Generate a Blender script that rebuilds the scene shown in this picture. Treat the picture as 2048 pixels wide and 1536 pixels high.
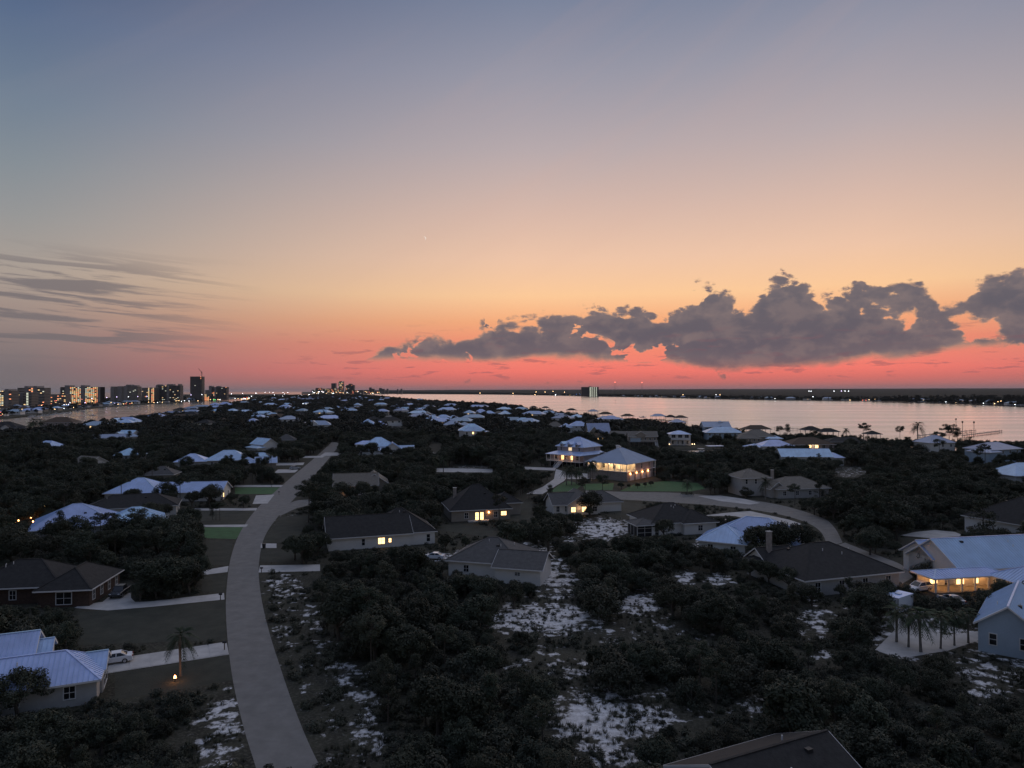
import bpy, bmesh, math, random
from mathutils import Vector, Matrix, noise
R = math.radians
for o in list(bpy.data.objects): bpy.data.objects.remove(o, do_unlink=True)
sc = bpy.context.scene
COL = sc.collection

# ------------------------------------------------------------------ camera
H, F = 37.0, 1400.0                       # camera height (m), focal length (photo px, 2048 wide)
cd = bpy.data.cameras.new('camera'); cam = bpy.data.objects.new('camera', cd); COL.objects.link(cam)
cd.sensor_width = 36.0; cd.lens = 36.0 * F / 2048; cd.clip_start = 0.5; cd.clip_end = 400000
CM = Matrix.Translation((0, 0, H)) @ Matrix.Rotation(R(90) + math.atan(13 / F), 4, 'X') @ Matrix.Rotation(R(-0.168), 4, 'Z')
cam.matrix_world = CM; sc.camera = cam
CM3, CMI = CM.to_3x3(), CM.inverted()
def ray(px, py): return CM3 @ Vector(((px - 1024) / F, -(py - 768) / F, -1.0))
def G(px, py, h=0.0):
    d = ray(px, py); t = (h - H) / d.z
    return Vector((d.x * t, d.y * t, h))
def at_depth(px, py, Y):
    d = ray(px, py); t = Y / d.y
    return Vector((d.x * t, Y, H + d.z * t))
def proj(v):
    l = CMI @ Vector(v)
    if l.z > -0.5: return (-9e9, -9e9)
    return (1024 + F * l.x / -l.z, 768 - F * l.y / -l.z)

# ------------------------------------------------------------------ world (dusk sky)
SUN_AZ, SUN_EL = 28.0, -3.0               # degrees right of the view axis / above the horizon (afterglow centre)
world = bpy.data.worlds.new('World'); sc.world = world; world.use_nodes = True
nt = world.node_tree; nt.nodes.clear()
def nd(t, **k):
    n = nt.nodes.new(t)
    for a, b in k.items(): setattr(n, a, b)
    return n
def setin(n, i, v):
    if isinstance(v, bpy.types.NodeSocket): nt.links.new(v, n.inputs[i])
    elif v is not None: n.inputs[i].default_value = v
def M(op, a, b=None, c=None, clamp=False):
    n = nd('ShaderNodeMath', operation=op); n.use_clamp = clamp
    setin(n, 0, a); setin(n, 1, b); setin(n, 2, c); return n.outputs[0]
def sstep(v, lo, hi, t0=0.0, t1=1.0):
    n = nd('ShaderNodeMapRange', interpolation_type='SMOOTHSTEP')
    for i, x in enumerate((v, lo, hi, t0, t1)): setin(n, i, x)
    return n.outputs[0]
def mixc(f, a, b, bt='MIX'):
    n = nd('ShaderNodeMix', data_type='RGBA', blend_type=bt); n.clamp_factor = True
    setin(n, 0, f); setin(n, 6, a); setin(n, 7, b); return n.outputs[2]
def lin(c):
    r = []
    for x in c[:3]:
        x /= 255.0
        r.append(x / 12.92 if x <= 0.04045 else ((x + 0.055) / 1.055) ** 2.4)
    return (*r, 1.0)
tc = nd('ShaderNodeTexCoord'); sx = nd('ShaderNodeSeparateXYZ')
nt.links.new(tc.outputs['Generated'], sx.inputs[0])
X_, Y_, Z_ = sx.outputs
AZ = M('ARCTAN2', X_, Y_)
S_ = M('MAXIMUM', Z_, 0.0)
POS = M('SQRT', S_)
def dirof(px, py):
    d = ray(px, py).normalized(); return math.atan2(d.x, d.y), d.z
def ramp(stops):
    n = nd('ShaderNodeValToRGB'); e = n.color_ramp.elements; n.color_ramp.interpolation = 'EASE'
    n.color_ramp.interpolation = 'LINEAR'
    while len(e) > 1: e.remove(e[-1])
    e[0].position = stops[0][0]; e[0].color = lin(stops[0][1])
    for p, c in stops[1:]:
        x = e.new(p); x.color = lin(c)
    nt.links.new(POS, n.inputs[0]); return n.outputs[0]
def yy(py, px=1024): return math.sqrt(max(dirof(px, py)[1], 0.0))
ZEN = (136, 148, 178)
warm = ramp([(0.0, (150, 100, 100)), (yy(774), (168, 108, 106)), (yy(758), (216, 113, 105)), (yy(742), (243, 121, 109)), (yy(728), (244, 127, 112)),
             (yy(690), (243, 139, 112)), (yy(645), (247, 170, 122)), (yy(592), (252, 201, 152)), (yy(520), (238, 196, 167)), (yy(430), (216, 184, 169)),
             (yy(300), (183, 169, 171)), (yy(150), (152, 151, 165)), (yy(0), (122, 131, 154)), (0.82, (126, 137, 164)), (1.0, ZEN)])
cool = ramp([(0.0, (114, 107, 110)), (yy(740), (121, 111, 114)), (yy(690), (140, 124, 122)), (yy(640), (160, 142, 134)),
             (yy(580), (170, 157, 147)), (yy(490), (150, 150, 150)), (yy(400), (132, 141, 149)), (yy(300), (113, 128, 146)), (yy(150), (89, 107, 137)),
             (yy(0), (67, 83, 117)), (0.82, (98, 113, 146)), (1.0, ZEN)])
ca = M('COSINE', M('SUBTRACT', AZ, R(14)))
tw = M('DIVIDE', M('SUBTRACT', M('MULTIPLY_ADD', ca, 0.5, 0.5), 0.825), 0.162, clamp=True); tw = M('POWER', tw, 1.3)
skyc = mixc(tw, cool, warm)
# --- clouds: laid out on (azimuth, height) of the sky dome
def xyz(a, b, c=0.0):
    n = nd('ShaderNodeCombineXYZ'); setin(n, 0, a); setin(n, 1, b); setin(n, 2, c); return n.outputs[0]
def fbm(vec, scale, detail=5, rough=0.55, dist=0.0, out=0):
    n = nd('ShaderNodeTexNoise'); setin(n, 'Vector', vec); setin(n, 'Scale', scale); setin(n, 'Detail', detail); setin(n, 'Roughness', rough)
    setin(n, 'Distortion', dist); n.noise_dimensions = '2D'; return n.outputs[out]
def puff(vec, scale, smooth=0.25):
    n = nd('ShaderNodeTexVoronoi', feature='F1', voronoi_dimensions='2D'); setin(n, 'Vector', vec); setin(n, 'Scale', scale)
    return M('MULTIPLY', n.outputs['Distance'], n.outputs['Distance'])
A0, A1 = dirof(740, 781)[0], dirof(2140, 781)[0]
an = M('DIVIDE', M('SUBTRACT', AZ, A0), A1 - A0)
def curve(pts, ymax=0.20):
    n = nd('ShaderNodeFloatCurve'); c = n.mapping.curves[0]
    P = []
    for px, py in pts:
        a, s = dirof(px, py); P.append(((a - A0) / (A1 - A0), s / ymax))
    c.points[0].location = P[0]; c.points[1].location = P[-1]
    for p in P[1:-1]: c.points.new(*p)
    n.mapping.update(); setin(n, 'Value', an); return M('MULTIPLY', n.outputs[0], ymax)
cv = xyz(M('MULTIPLY', AZ, 0.72), M('MULTIPLY', Z_, 1.2))
warp = fbm(cv, 22, 3, 0.5, out=1)
wv = nd('ShaderNodeVectorMath', operation='MULTIPLY_ADD'); setin(wv, 0, warp); wv.inputs[1].default_value = (0.016, 0.012, 0); setin(wv, 2, cv)
wv = wv.outputs[0]
b1 = puff(wv, 26, 0.35); b2 = puff(wv, 62, 0.3); b3 = puff(wv, 140, 0.3); fb = fbm(wv, 28, 10, 0.72)
bil = M('ADD', M('ADD', M('MULTIPLY', b1, -0.034), M('MULTIPLY', b2, -0.022)), M('MULTIPLY', b3, -0.011))
bil = M('ADD', bil, M('MULTIPLY_ADD', fb, 0.060, -0.0185))
bil0 = bil; bilw = M('MULTIPLY', bil0, sstep(AZ, dirof(800, 700)[0], dirof(1380, 700)[0], 0.42, 1.0))
def bank(top, bot, soft_bot=0.8, rag=0.14, bil=None):
    bil = bilw if bil is None else bil
    dt = M('SUBTRACT', curve(top), Z_); db = M('MULTIPLY', M('SUBTRACT', Z_, curve(bot)), soft_bot)
    return dt, db, M('MINIMUM', M('ADD', dt, bil), M('MULTIPLY_ADD', bil, rag, M('ADD', db, 0.003 if rag < .5 else 0.008)))
t1, d1, k1 = bank([(760, 700), (800, 682), (900, 672), (1000, 656), (1100, 646), (1200, 628), (1290, 622), (1360, 606), (1400, 574), (1450, 590), (1500, 610), (1530, 570), (1585, 556), (1640, 586),
                   (1700, 590), (1760, 600), (1830, 616), (1890, 640), (1960, 672), (2080, 678)],
                  [(760, 716), (830, 716), (1000, 720), (1100, 713), (1200, 718), (1330, 722), (1440, 738), (1560, 733), (1700, 722), (1850, 706), (1960, 688), (2080, 684)])
t2, d2, k2 = bank([(760, 790), (1640, 700), (1690, 606), (1735, 570), (1780, 578), (1830, 562), (1870, 584), (1895, 612), (1925, 596), (1962, 556), (2000, 552), (2040, 544), (2120, 545)],
                  [(760, 780), (1640, 640), (1690, 612), (1740, 602), (1800, 628), (1880, 640), (1915, 612), (1975, 640), (2020, 668), (2048, 676), (2120, 690)], 0.8, 0.8, M('MULTIPLY', bil0, 0.8))
t3, d3, k3 = bank([(760, 790), (940, 760), (960, 648), (1040, 632), (1130, 620), (1240, 618), (1330, 626), (1400, 660), (1480, 780), (2080, 790)],
                  [(760, 785), (940, 750), (960, 650), (1040, 664), (1130, 672), (1250, 690), (1330, 700), (1400, 706), (1480, 770), (2080, 788)], 0.8, 0.8)
holes = sstep(fbm(wv, 17, 5, 0.6, 0.4), 0.60, 0.68)
hmask = M('MULTIPLY', holes, sstep(AZ, dirof(1480, 700)[0], dirof(1330, 700)[0]))
kk = M('MAXIMUM', M('SUBTRACT', k1, M('MULTIPLY', hmask, 0.022)), M('MAXIMUM', k2, M('SUBTRACT', k3, M('MULTIPLY', holes, 0.06))))
front = sstep(Y_, 0.2, 0.4)
cmask = M('MULTIPLY', sstep(kk, -0.002, 0.006), front)
# cloud body: blue-grey, a little lighter where thin or billowing towards the light, redder near the horizon
bshade = fbm(wv, 34, 6, 0.6); lowm = sstep(Z_, 0.016, 0.05)
cl_dark = mixc(lowm, lin((112, 86, 94)), lin((86, 86, 100)))
cl_lite = mixc(lowm, lin((150, 104, 102)), lin((126, 112, 114)))
thin = M('SUBTRACT', 1.0, sstep(kk, 0.0, 0.032))
cl = mixc(M('ADD', M('MULTIPLY', thin, 0.40), M('MULTIPLY', sstep(bshade, 0.40, 0.68), 0.55), clamp=True), cl_dark, cl_lite)
rim = M('MULTIPLY', M('SUBTRACT', 1.0, sstep(kk, 0.0, 0.009)), 0.55)
cl = mixc(rim, cl, mixc(lowm, lin((205, 116, 104)), lin((206, 160, 128))))
skyc = mixc(M('MULTIPLY', cmask, 0.97), skyc, cl)
# thin stratus streaks on the left, small scraps under the bank, faint high cirrus
sv = xyz(M('MULTIPLY', AZ, 3.2), M('MULTIPLY', M('ADD', Z_, M('MULTIPLY', AZ, 0.05)), 52.0))
s1 = fbm(sv, 1.5, 6, 0.6, 0.3)
azm = sstep(AZ, dirof(560, 700)[0], dirof(150, 700)[0])
elm = M('MULTIPLY', sstep(Z_, dirof(300, 735)[1], dirof(300, 680)[1]), sstep(Z_, dirof(300, 490)[1], dirof(300, 570)[1]))
smask = M('MULTIPLY', M('MULTIPLY', sstep(s1, 0.47, 0.60), M('MULTIPLY', azm, elm)), 0.80)
skyc = mixc(M('MULTIPLY', smask, front), skyc, lin((112, 106, 110)))
sv2 = xyz(M('MULTIPLY', AZ, 9.0), M('MULTIPLY', Z_, 62.0))
s2 = fbm(sv2, 2.2, 5, 0.6, 0.2)
elm2 = M('MULTIPLY', sstep(Z_, 0.012, 0.02), sstep(Z_, 0.105, 0.05))
azm2 = sstep(AZ, dirof(420, 700)[0], dirof(800, 700)[0])
skyc = mixc(M('MULTIPLY', M('MULTIPLY', M('MULTIPLY', sstep(s2, 0.58, 0.68), elm2), M('MULTIPLY', azm2, front)), 0.45), skyc, lin((120, 86, 96)))
cr = xyz(M('MULTIPLY', M('SUBTRACT', AZ, M('MULTIPLY', Z_, 1.2)), 2.2), M('MULTIPLY', M('SUBTRACT', Z_, M('MULTIPLY', AZ, 0.45)), 11.0))
c3 = sstep(fbm(cr, 1.2, 5, 0.55, 0.6), 0.46, 0.75)
skyc = mixc(M('MULTIPLY', M('MULTIPLY', c3, 0.07), M('MULTIPLY', front, sstep(Z_, 0.05, 0.2))), skyc, mixc(tw, lin((146, 144, 152)), lin((214, 170, 152))))
nish = nd('ShaderNodeTexSky', sky_type='NISHITA'); nish.sun_disc = False
nish.sun_elevation = R(SUN_EL); nish.sun_rotation = R(SUN_AZ); nish.altitude = 0; nish.dust_density = 2.0
bgA, bgB, add, wo = nd('ShaderNodeBackground'), nd('ShaderNodeBackground'), nd('ShaderNodeAddShader'), nd('ShaderNodeOutputWorld')
nt.links.new(skyc, bgA.inputs[0]); bgA.inputs[1].default_value = 1.0
nt.links.new(nish.outputs[0], bgB.inputs[0]); bgB.inputs[1].default_value = 0.05
nt.links.new(bgA.outputs[0], add.inputs[0]); nt.links.new(bgB.outputs[0], add.inputs[1]); nt.links.new(add.outputs[0], wo.inputs[0])
world.cycles.sampling_method = 'MANUAL'; world.cycles.sample_map_resolution = 512

# ------------------------------------------------------------------ sun (afterglow, sun at the horizon behind the bay)
sd = bpy.data.lights.new('sun', 'SUN'); sun = bpy.data.objects.new('sun', sd); COL.objects.link(sun)
sd.energy = 0.65; sd.angle = R(90); sd.color = (1.0, 0.88, 0.80)
v = Vector((math.sin(R(SUN_AZ)) * math.cos(R(SUN_EL + 25)), math.cos(R(SUN_AZ)) * math.cos(R(SUN_EL + 25)), math.sin(R(SUN_EL + 25))))
sun.rotation_euler = v.to_track_quat('Z', 'Y').to_euler(); sun.location = (0, 0, 120)
vs = sc.view_settings
vs.view_transform = 'Standard'; vs.look = 'None'; vs.exposure = 0.0; vs.gamma = 1.0; vs.use_curve_mapping = False
sc.cycles.max_bounces = 5; sc.cycles.diffuse_bounces = 2; sc.cycles.glossy_bounces = 2; sc.cycles.transmission_bounces = 2
sc.cycles.caustics_reflective = False; sc.cycles.caustics_refractive = False

# ------------------------------------------------------------------ helpers
def link(o, parent=None):
    COL.objects.link(o)
    if parent is not None: o.parent = parent
    return o
def tag(o, label=None, cat=None, group=None, kind=None):
    if label: o['label'] = label
    if cat: o['category'] = cat
    if group: o['group'] = group
    if kind: o['kind'] = kind
    return o
def empty(name, loc, rz=0.0, label=None, cat=None, group=None):
    o = bpy.data.objects.new(name, None); o.empty_display_size = 0.3
    o.location = loc; o.rotation_euler = (0, 0, rz); link(o); return tag(o, label, cat, group)
class MB:
    def __init__(s): s.v, s.f, s.m = [], [], []
    def poly(s, pts, mi=0):
        i = len(s.v); s.v += [tuple(p) for p in pts]; s.f.append(tuple(range(i, i + len(pts)))); s.m.append(mi); return s
    def box(s, x0, x1, y0, y1, z0, z1, mi=0):
        i = len(s.v)
        s.v += [(x0, y0, z0), (x1, y0, z0), (x1, y1, z0), (x0, y1, z0), (x0, y0, z1), (x1, y0, z1), (x1, y1, z1), (x0, y1, z1)]
        for q in ((0, 3, 2, 1), (4, 5, 6, 7), (0, 1, 5, 4), (1, 2, 6, 5), (2, 3, 7, 6), (3, 0, 4, 7)): s.f.append(tuple(i + k for k in q)); s.m.append(mi)
        return s
    def cbox(s, cx, cy, cz, a, b, c, mi=0): return s.box(cx - a / 2, cx + a / 2, cy - b / 2, cy + b / 2, cz - c / 2, cz + c / 2, mi)
    def bar(s, p, q, r0, r1=None, n=6, mi=0, cap=True):
        p, q = Vector(p), Vector(q); r1 = r0 if r1 is None else r1
        d = (q - p).normalized(); u = d.orthogonal().normalized(); w = d.cross(u); i = len(s.v)
        for c, r in ((p, r0), (q, r1)):
            for k in range(n):
                a = 2 * math.pi * k / n; s.v.append(tuple(c + u * math.cos(a) * r + w * math.sin(a) * r))
        for k in range(n): s.f.append((i + k, i + (k + 1) % n, i + n + (k + 1) % n, i + n + k)); s.m.append(mi)
        if cap:
            s.f.append(tuple(i + k for k in reversed(range(n)))); s.f.append(tuple(i + n + k for k in range(n))); s.m += [mi, mi]
        return s
    def beam(s, p, q, w, h, mi=0):                       # rectangular bar, h along world z as far as possible
        p, q = Vector(p), Vector(q); d = (q - p).normalized()
        side = d.cross(Vector((0, 0, 1)))
        side = Vector((1, 0, 0)) if side.length < 1e-4 else side.normalized()
        up = side.cross(d); i = len(s.v)
        for c in (p, q):
            for a, b in ((-1, -1), (1, -1), (1, 1), (-1, 1)): s.v.append(tuple(c + side * a * w / 2 + up * b * h / 2))
        for k in ((0, 1, 2, 3), (7, 6, 5, 4), (0, 4, 5, 1), (1, 5, 6, 2), (2, 6, 7, 3), (3, 7, 4, 0)): s.f.append(tuple(i + x for x in k)); s.m.append(mi)
        return s
    def prism(s, pts, z0, z1, mi=0):                     # pts: ccw outline
        n = len(pts); i = len(s.v)
        s.v += [(x, y, z0) for x, y in pts] + [(x, y, z1) for x, y in pts]
        s.f.append(tuple(i + k for k in reversed(range(n)))); s.f.append(tuple(i + n + k for k in range(n))); s.m += [mi, mi]
        for k in range(n): s.f.append((i + k, i + (k + 1) % n, i + n + (k + 1) % n, i + n + k)); s.m.append(mi)
        return s
    def mesh(s, name, mats):
        me = bpy.data.meshes.new(name); me.from_pydata(s.v, [], s.f)
        for m_ in (mats if isinstance(mats, (list, tuple)) else [mats]): me.materials.append(m_)
        if any(s.m): me.polygons.foreach_set('material_index', s.m)
        me.update(); return me
    def build(s, name, mats, parent=None, loc=None, rz=0.0, smooth=False):
        me = s.mesh(name, mats)
        if smooth: me.polygons.foreach_set('use_smooth', [True] * len(me.polygons))
        o = link(bpy.data.objects.new(name, me), parent)
        if loc is not None: o.location = loc
        if rz: o.rotation_euler = (0, 0, rz)
        return o
def inst(name, me, parent=None, loc=(0, 0, 0), rz=0.0, sc_=1.0):
    o = link(bpy.data.objects.new(name, me), parent); o.location = loc; o.rotation_euler = (0, 0, rz); o.scale = (sc_, sc_, sc_); return o
def inpoly(x, y, P):
    c = False; j = len(P) - 1
    for i in range(len(P)):
        xi, yi = P[i]; xj, yj = P[j]
        if (yi > y) != (yj > y) and x < (xj - xi) * (y - yi) / (yj - yi) + xi: c = not c
        j = i
    return c
def hull(P):
    P = sorted(set(P))
    def half(Q):
        r = []
        for p in Q:
            while len(r) > 1 and (r[-1][0] - r[-2][0]) * (p[1] - r[-2][1]) - (r[-1][1] - r[-2][1]) * (p[0] - r[-2][0]) <= 0: r.pop()
            r.append(p)
        return r[:-1]
    return half(P) + half(P[::-1])
def interp(t, T):
    if t <= T[0][0]: return T[0][1]
    for (a, b), (c, d) in zip(T, T[1:]):
        if t <= c: return b + (d - b) * (t - a) / (c - a)
    return T[-1][1]

# ------------------------------------------------------------------ materials
def mat(name, col, rough=0.7, var=0.25, scale=0.6, metal=0.0, spec=0.3, col2=None, bump=0.0, bscale=8.0, objrand=0.0, emit=None, estr=0.0, sample=True, aniso=None):
    m = bpy.data.materials.new(name); m.use_nodes = True; t = m.node_tree; b = t.nodes['Principled BSDF']
    b.inputs['Roughness'].default_value = rough; b.inputs['Metallic'].default_value = metal; b.inputs['Specular IOR Level'].default_value = spec
    c0 = (*col, 1.0); c1 = (*(col2 if col2 else [max(0, x * (1 - var)) for x in col]), 1.0)
    tcn = t.nodes.new('ShaderNodeTexCoord'); mp = t.nodes.new('ShaderNodeMapping'); t.links.new(tcn.outputs['Object'], mp.inputs[0])
    if aniso: mp.inputs['Scale'].default_value = aniso
    n = t.nodes.new('ShaderNodeTexNoise'); n.inputs['Scale'].default_value = scale; n.inputs['Detail'].default_value = 5; n.inputs['Roughness'].default_value = 0.65
    t.links.new(mp.outputs[0], n.inputs['Vector'])
    r = t.nodes.new('ShaderNodeMapRange'); r.inputs[1].default_value = 0.32; r.inputs[2].default_value = 0.68; t.links.new(n.outputs[0], r.inputs[0])
    x = t.nodes.new('ShaderNodeMix'); x.data_type = 'RGBA'; x.inputs[6].default_value = c0; x.inputs[7].default_value = c1; t.links.new(r.outputs[0], x.inputs[0])
    out = x.outputs[2]
    if objrand:
        oi = t.nodes.new('ShaderNodeObjectInfo'); hs = t.nodes.new('ShaderNodeHueSaturation')
        mr = t.nodes.new('ShaderNodeMapRange'); mr.inputs[3].default_value = 1 - objrand; mr.inputs[4].default_value = 1 + objrand
        t.links.new(oi.outputs['Random'], mr.inputs[0]); t.links.new(mr.outputs[0], hs.inputs['Value']); t.links.new(out, hs.inputs['Color'])
        mh = t.nodes.new('ShaderNodeMapRange'); mh.inputs[3].default_value = 0.47; mh.inputs[4].default_value = 0.53
        fr = t.nodes.new('ShaderNodeMath'); fr.operation = 'FRACT'; ml = t.nodes.new('ShaderNodeMath'); ml.operation = 'MULTIPLY'; ml.inputs[1].default_value = 7.3
        t.links.new(oi.outputs['Random'], ml.inputs[0]); t.links.new(ml.outputs[0], fr.inputs[0]); t.links.new(fr.outputs[0], mh.inputs[0]); t.links.new(mh.outputs[0], hs.inputs['Hue'])
        out = hs.outputs[0]
    t.links.new(out, b.inputs['Base Color'])
    if bump:
        n2 = t.nodes.new('ShaderNodeTexNoise'); n2.inputs['Scale'].default_value = bscale; n2.inputs['Detail'].default_value = 4; t.links.new(tcn.outputs['Object'], n2.inputs['Vector'])
        bp = t.nodes.new('ShaderNodeBump'); bp.inputs['Strength'].default_value = bump; bp.inputs['Distance'].default_value = 0.1
        t.links.new(n2.outputs[0], bp.inputs['Height']); t.links.new(bp.outputs[0], b.inputs['Normal'])
    if emit:
        b.inputs['Emission Color'].default_value = (*emit, 1.0); b.inputs['Emission Strength'].default_value = estr
        if not sample: m.cycles.emission_sampling = 'NONE'
    return m
MT = {}
def siding(name, col, pitch=0.2):                        # lap siding: horizontal courses as relief
    m = mat(name, col, 0.65, 0.10, 0.5, spec=0.2); t = m.node_tree; b = t.nodes['Principled BSDF']
    w = t.nodes.new('ShaderNodeTexWave'); w.wave_type = 'BANDS'; w.bands_direction = 'Z'; w.wave_profile = 'SAW'; w.inputs['Scale'].default_value = 0.314 / pitch
    tcn = t.nodes.new('ShaderNodeTexCoord'); t.links.new(tcn.outputs['Object'], w.inputs['Vector'])
    bp = t.nodes.new('ShaderNodeBump'); bp.inputs['Strength'].default_value = 0.5; bp.inputs['Distance'].default_value = 0.03
    t.links.new(w.outputs['Fac'], bp.inputs['Height']); t.links.new(bp.outputs[0], b.inputs['Normal']); return m
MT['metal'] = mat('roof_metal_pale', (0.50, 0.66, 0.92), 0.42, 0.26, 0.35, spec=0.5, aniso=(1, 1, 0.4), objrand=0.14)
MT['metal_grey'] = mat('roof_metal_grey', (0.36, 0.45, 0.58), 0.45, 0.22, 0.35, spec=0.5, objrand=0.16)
MT['metal_rib'] = mat('roof_seam', (0.46, 0.60, 0.82), 0.4, 0.1)
MT['sh_dark'] = mat('shingle_dark', (0.042, 0.041, 0.040), 0.9, 0.4, 1.4, bump=0.4, bscale=6)
MT['sh_grey'] = mat('shingle_grey', (0.125, 0.12, 0.115), 0.9, 0.28, 1.4, bump=0.4, bscale=6)
MT['sh_tan'] = mat('shingle_tan', (0.23, 0.205, 0.17), 0.9, 0.25, 1.4, bump=0.4, bscale=6)
MT['sh_brown'] = mat('shingle_brown', (0.12, 0.085, 0.06), 0.9, 0.3, 1.4, bump=0.4, bscale=6)
MT['white'] = siding('siding_white', (0.72, 0.71, 0.69)); MT['cream'] = siding('siding_cream', (0.74, 0.71, 0.67))
MT['tan'] = siding('siding_tan', (0.34, 0.30, 0.25)); MT['grey'] = siding('siding_grey', (0.40, 0.40, 0.41)); MT['blue'] = siding('siding_pale_blue', (0.42, 0.52, 0.62))
MT['mauve'] = siding('siding_mauve', (0.42, 0.36, 0.36)); MT['stucco'] = mat('stucco', (0.46, 0.445, 0.425), 0.85, 0.15, 0.8, bump=0.2)
MT['brick'] = mat('brick_dark', (0.10, 0.065, 0.05), 0.9, 0.4, 3.0, bump=0.4); MT['stone'] = mat('stone_block', (0.36, 0.32, 0.29), 0.9, 0.35, 1.6, bump=0.5, bscale=3)
MT['trim'] = mat('trim_white', (0.72, 0.71, 0.70), 0.5, 0.08); MT['conc'] = mat('concrete', (0.56, 0.54, 0.51), 0.9, 0.3, 0.35, bump=0.15)
MT['glass'] = mat('window_glass', (0.02, 0.022, 0.026), 0.08, 0.3, spec=0.6)
MT['lit'] = mat('window_lit', (0.5, 0.35, 0.2), 0.4, 0.2, emit=(1.0, 0.60, 0.24), estr=3.2)
MT['lit_dim'] = mat('window_lit_dim', (0.4, 0.3, 0.2), 0.4, 0.2, emit=(1.0, 0.72, 0.40), estr=1.0)
MT['lit_far'] = mat('window_lit_far', (0.5, 0.35, 0.2), 0.4, 0.2, emit=(1.0, 0.66, 0.30), estr=1.35, sample=False)
MT['lit_red'] = mat('window_lit_amber', (0.5, 0.3, 0.2), 0.4, 0.2, emit=(1.0, 0.33, 0.14), estr=1.8, sample=False)
MT['lit_white'] = mat('window_lit_white', (0.5, 0.5, 0.5), 0.4, 0.2, emit=(0.95, 1.0, 0.78), estr=0.95, sample=False)
MT['lamp_amber'] = mat('lamp_amber', (0.8, 0.6, 0.4), 0.3, 0.1, emit=(1.0, 0.36, 0.12), estr=16.0)
MT['lamp_warm'] = mat('lamp_warm', (0.8, 0.7, 0.5), 0.3, 0.1, emit=(1.0, 0.70, 0.38), estr=14.0)
for nm, c_, e_ in (('lf_white', (0.9, 0.95, 1.0), 10), ('lf_violet', (0.75, 0.62, 1.0), 10), ('lf_amber', (1.0, 0.62, 0.28), 9), ('lf_red', (1.0, 0.18, 0.10), 6), ('lf_green', (0.12, 1.0, 0.25), 7), ('lf_blue', (0.2, 0.35, 1.0), 5)):
    MT[nm] = mat('lamp_' + nm[3:], (0.5, 0.5, 0.5), 0.3, 0.1, emit=c_, estr=e_, sample=False)
MT['wood'] = mat('weathered_wood', (0.20, 0.17, 0.14), 0.9, 0.4, 1.5, aniso=(1, 1, 6)); MT['bark'] = mat('bark', (0.10, 0.085, 0.07), 0.95, 0.4, 3.0, aniso=(1, 1, 0.3))
MT['palebark'] = mat('pale_bark', (0.22, 0.20, 0.18), 0.95, 0.4, 3.0, aniso=(1, 1, 0.3))
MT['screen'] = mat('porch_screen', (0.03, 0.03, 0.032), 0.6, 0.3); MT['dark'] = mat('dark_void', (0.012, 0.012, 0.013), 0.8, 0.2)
MT['iron'] = mat('dark_metal', (0.03, 0.03, 0.032), 0.5, 0.2); MT['plank'] = mat('deck_plank', (0.24, 0.21, 0.18), 0.9, 0.35, 2.0)
def foliage(name, c, c2):
    m = mat(name, c, 0.65, col2=c2, scale=0.9, spec=0.15, objrand=0.28); return m
MT['oakleaf'] = foliage('leaf_oak', (0.066, 0.073, 0.048), (0.034, 0.039, 0.027)); MT['scrubleaf'] = foliage('leaf_scrub', (0.072, 0.075, 0.053), (0.040, 0.043, 0.031))
MT['pineleaf'] = foliage('leaf_pine', (0.054, 0.063, 0.040), (0.032, 0.039, 0.026)); MT['palmleaf'] = foliage('leaf_palm', (0.055, 0.075, 0.038), (0.036, 0.046, 0.026))
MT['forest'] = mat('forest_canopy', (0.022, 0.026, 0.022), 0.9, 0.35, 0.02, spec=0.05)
MT['farleaf'] = foliage('leaf_far', (0.048, 0.051, 0.038), (0.029, 0.031, 0.024)); MT['grass'] = foliage('leaf_grass', (0.085, 0.085, 0.055), (0.055, 0.06, 0.04))

# water: rough-glossy sheet with a wind ripple
m = bpy.data.materials.new('bay_water'); m.use_nodes = True; t = m.node_tree; b = t.nodes['Principled BSDF']
b.inputs['Base Color'].default_value = (0.035, 0.045, 0.05, 1); b.inputs['Roughness'].default_value = 0.22; b.inputs['Specular IOR Level'].default_value = 0.5; b.inputs['IOR'].default_value = 1.55
tcn = t.nodes.new('ShaderNodeTexCoord'); mp = t.nodes.new('ShaderNodeMapping'); mp.inputs['Scale'].default_value = (0.004, 0.018, 1); mp.inputs['Rotation'].default_value = (0, 0, 0.25)
n1 = t.nodes.new('ShaderNodeTexNoise'); n1.inputs['Scale'].default_value = 1.0; n1.inputs['Detail'].default_value = 5; t.links.new(tcn.outputs['Object'], mp.inputs[0]); t.links.new(mp.outputs[0], n1.inputs['Vector'])
mr = t.nodes.new('ShaderNodeMapRange'); mr.inputs[1].default_value = 0.35; mr.inputs[2].default_value = 0.65; mr.inputs[3].default_value = 0.13; mr.inputs[4].default_value = 0.23
t.links.new(n1.outputs[0], mr.inputs[0]); t.links.new(mr.outputs[0], b.inputs['Roughness'])
n2 = t.nodes.new('ShaderNodeTexNoise'); n2.inputs['Scale'].default_value = 0.35; n2.inputs['Detail'].default_value = 3; t.links.new(tcn.outputs['Object'], n2.inputs['Vector'])
bp = t.nodes.new('ShaderNodeBump'); bp.inputs['Strength'].default_value = 0.10; bp.inputs['Distance'].default_value = 0.3; t.links.new(n2.outputs[0], bp.inputs['Height']); t.links.new(bp.outputs[0], b.inputs['Normal'])
MT['water'] = m

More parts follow.
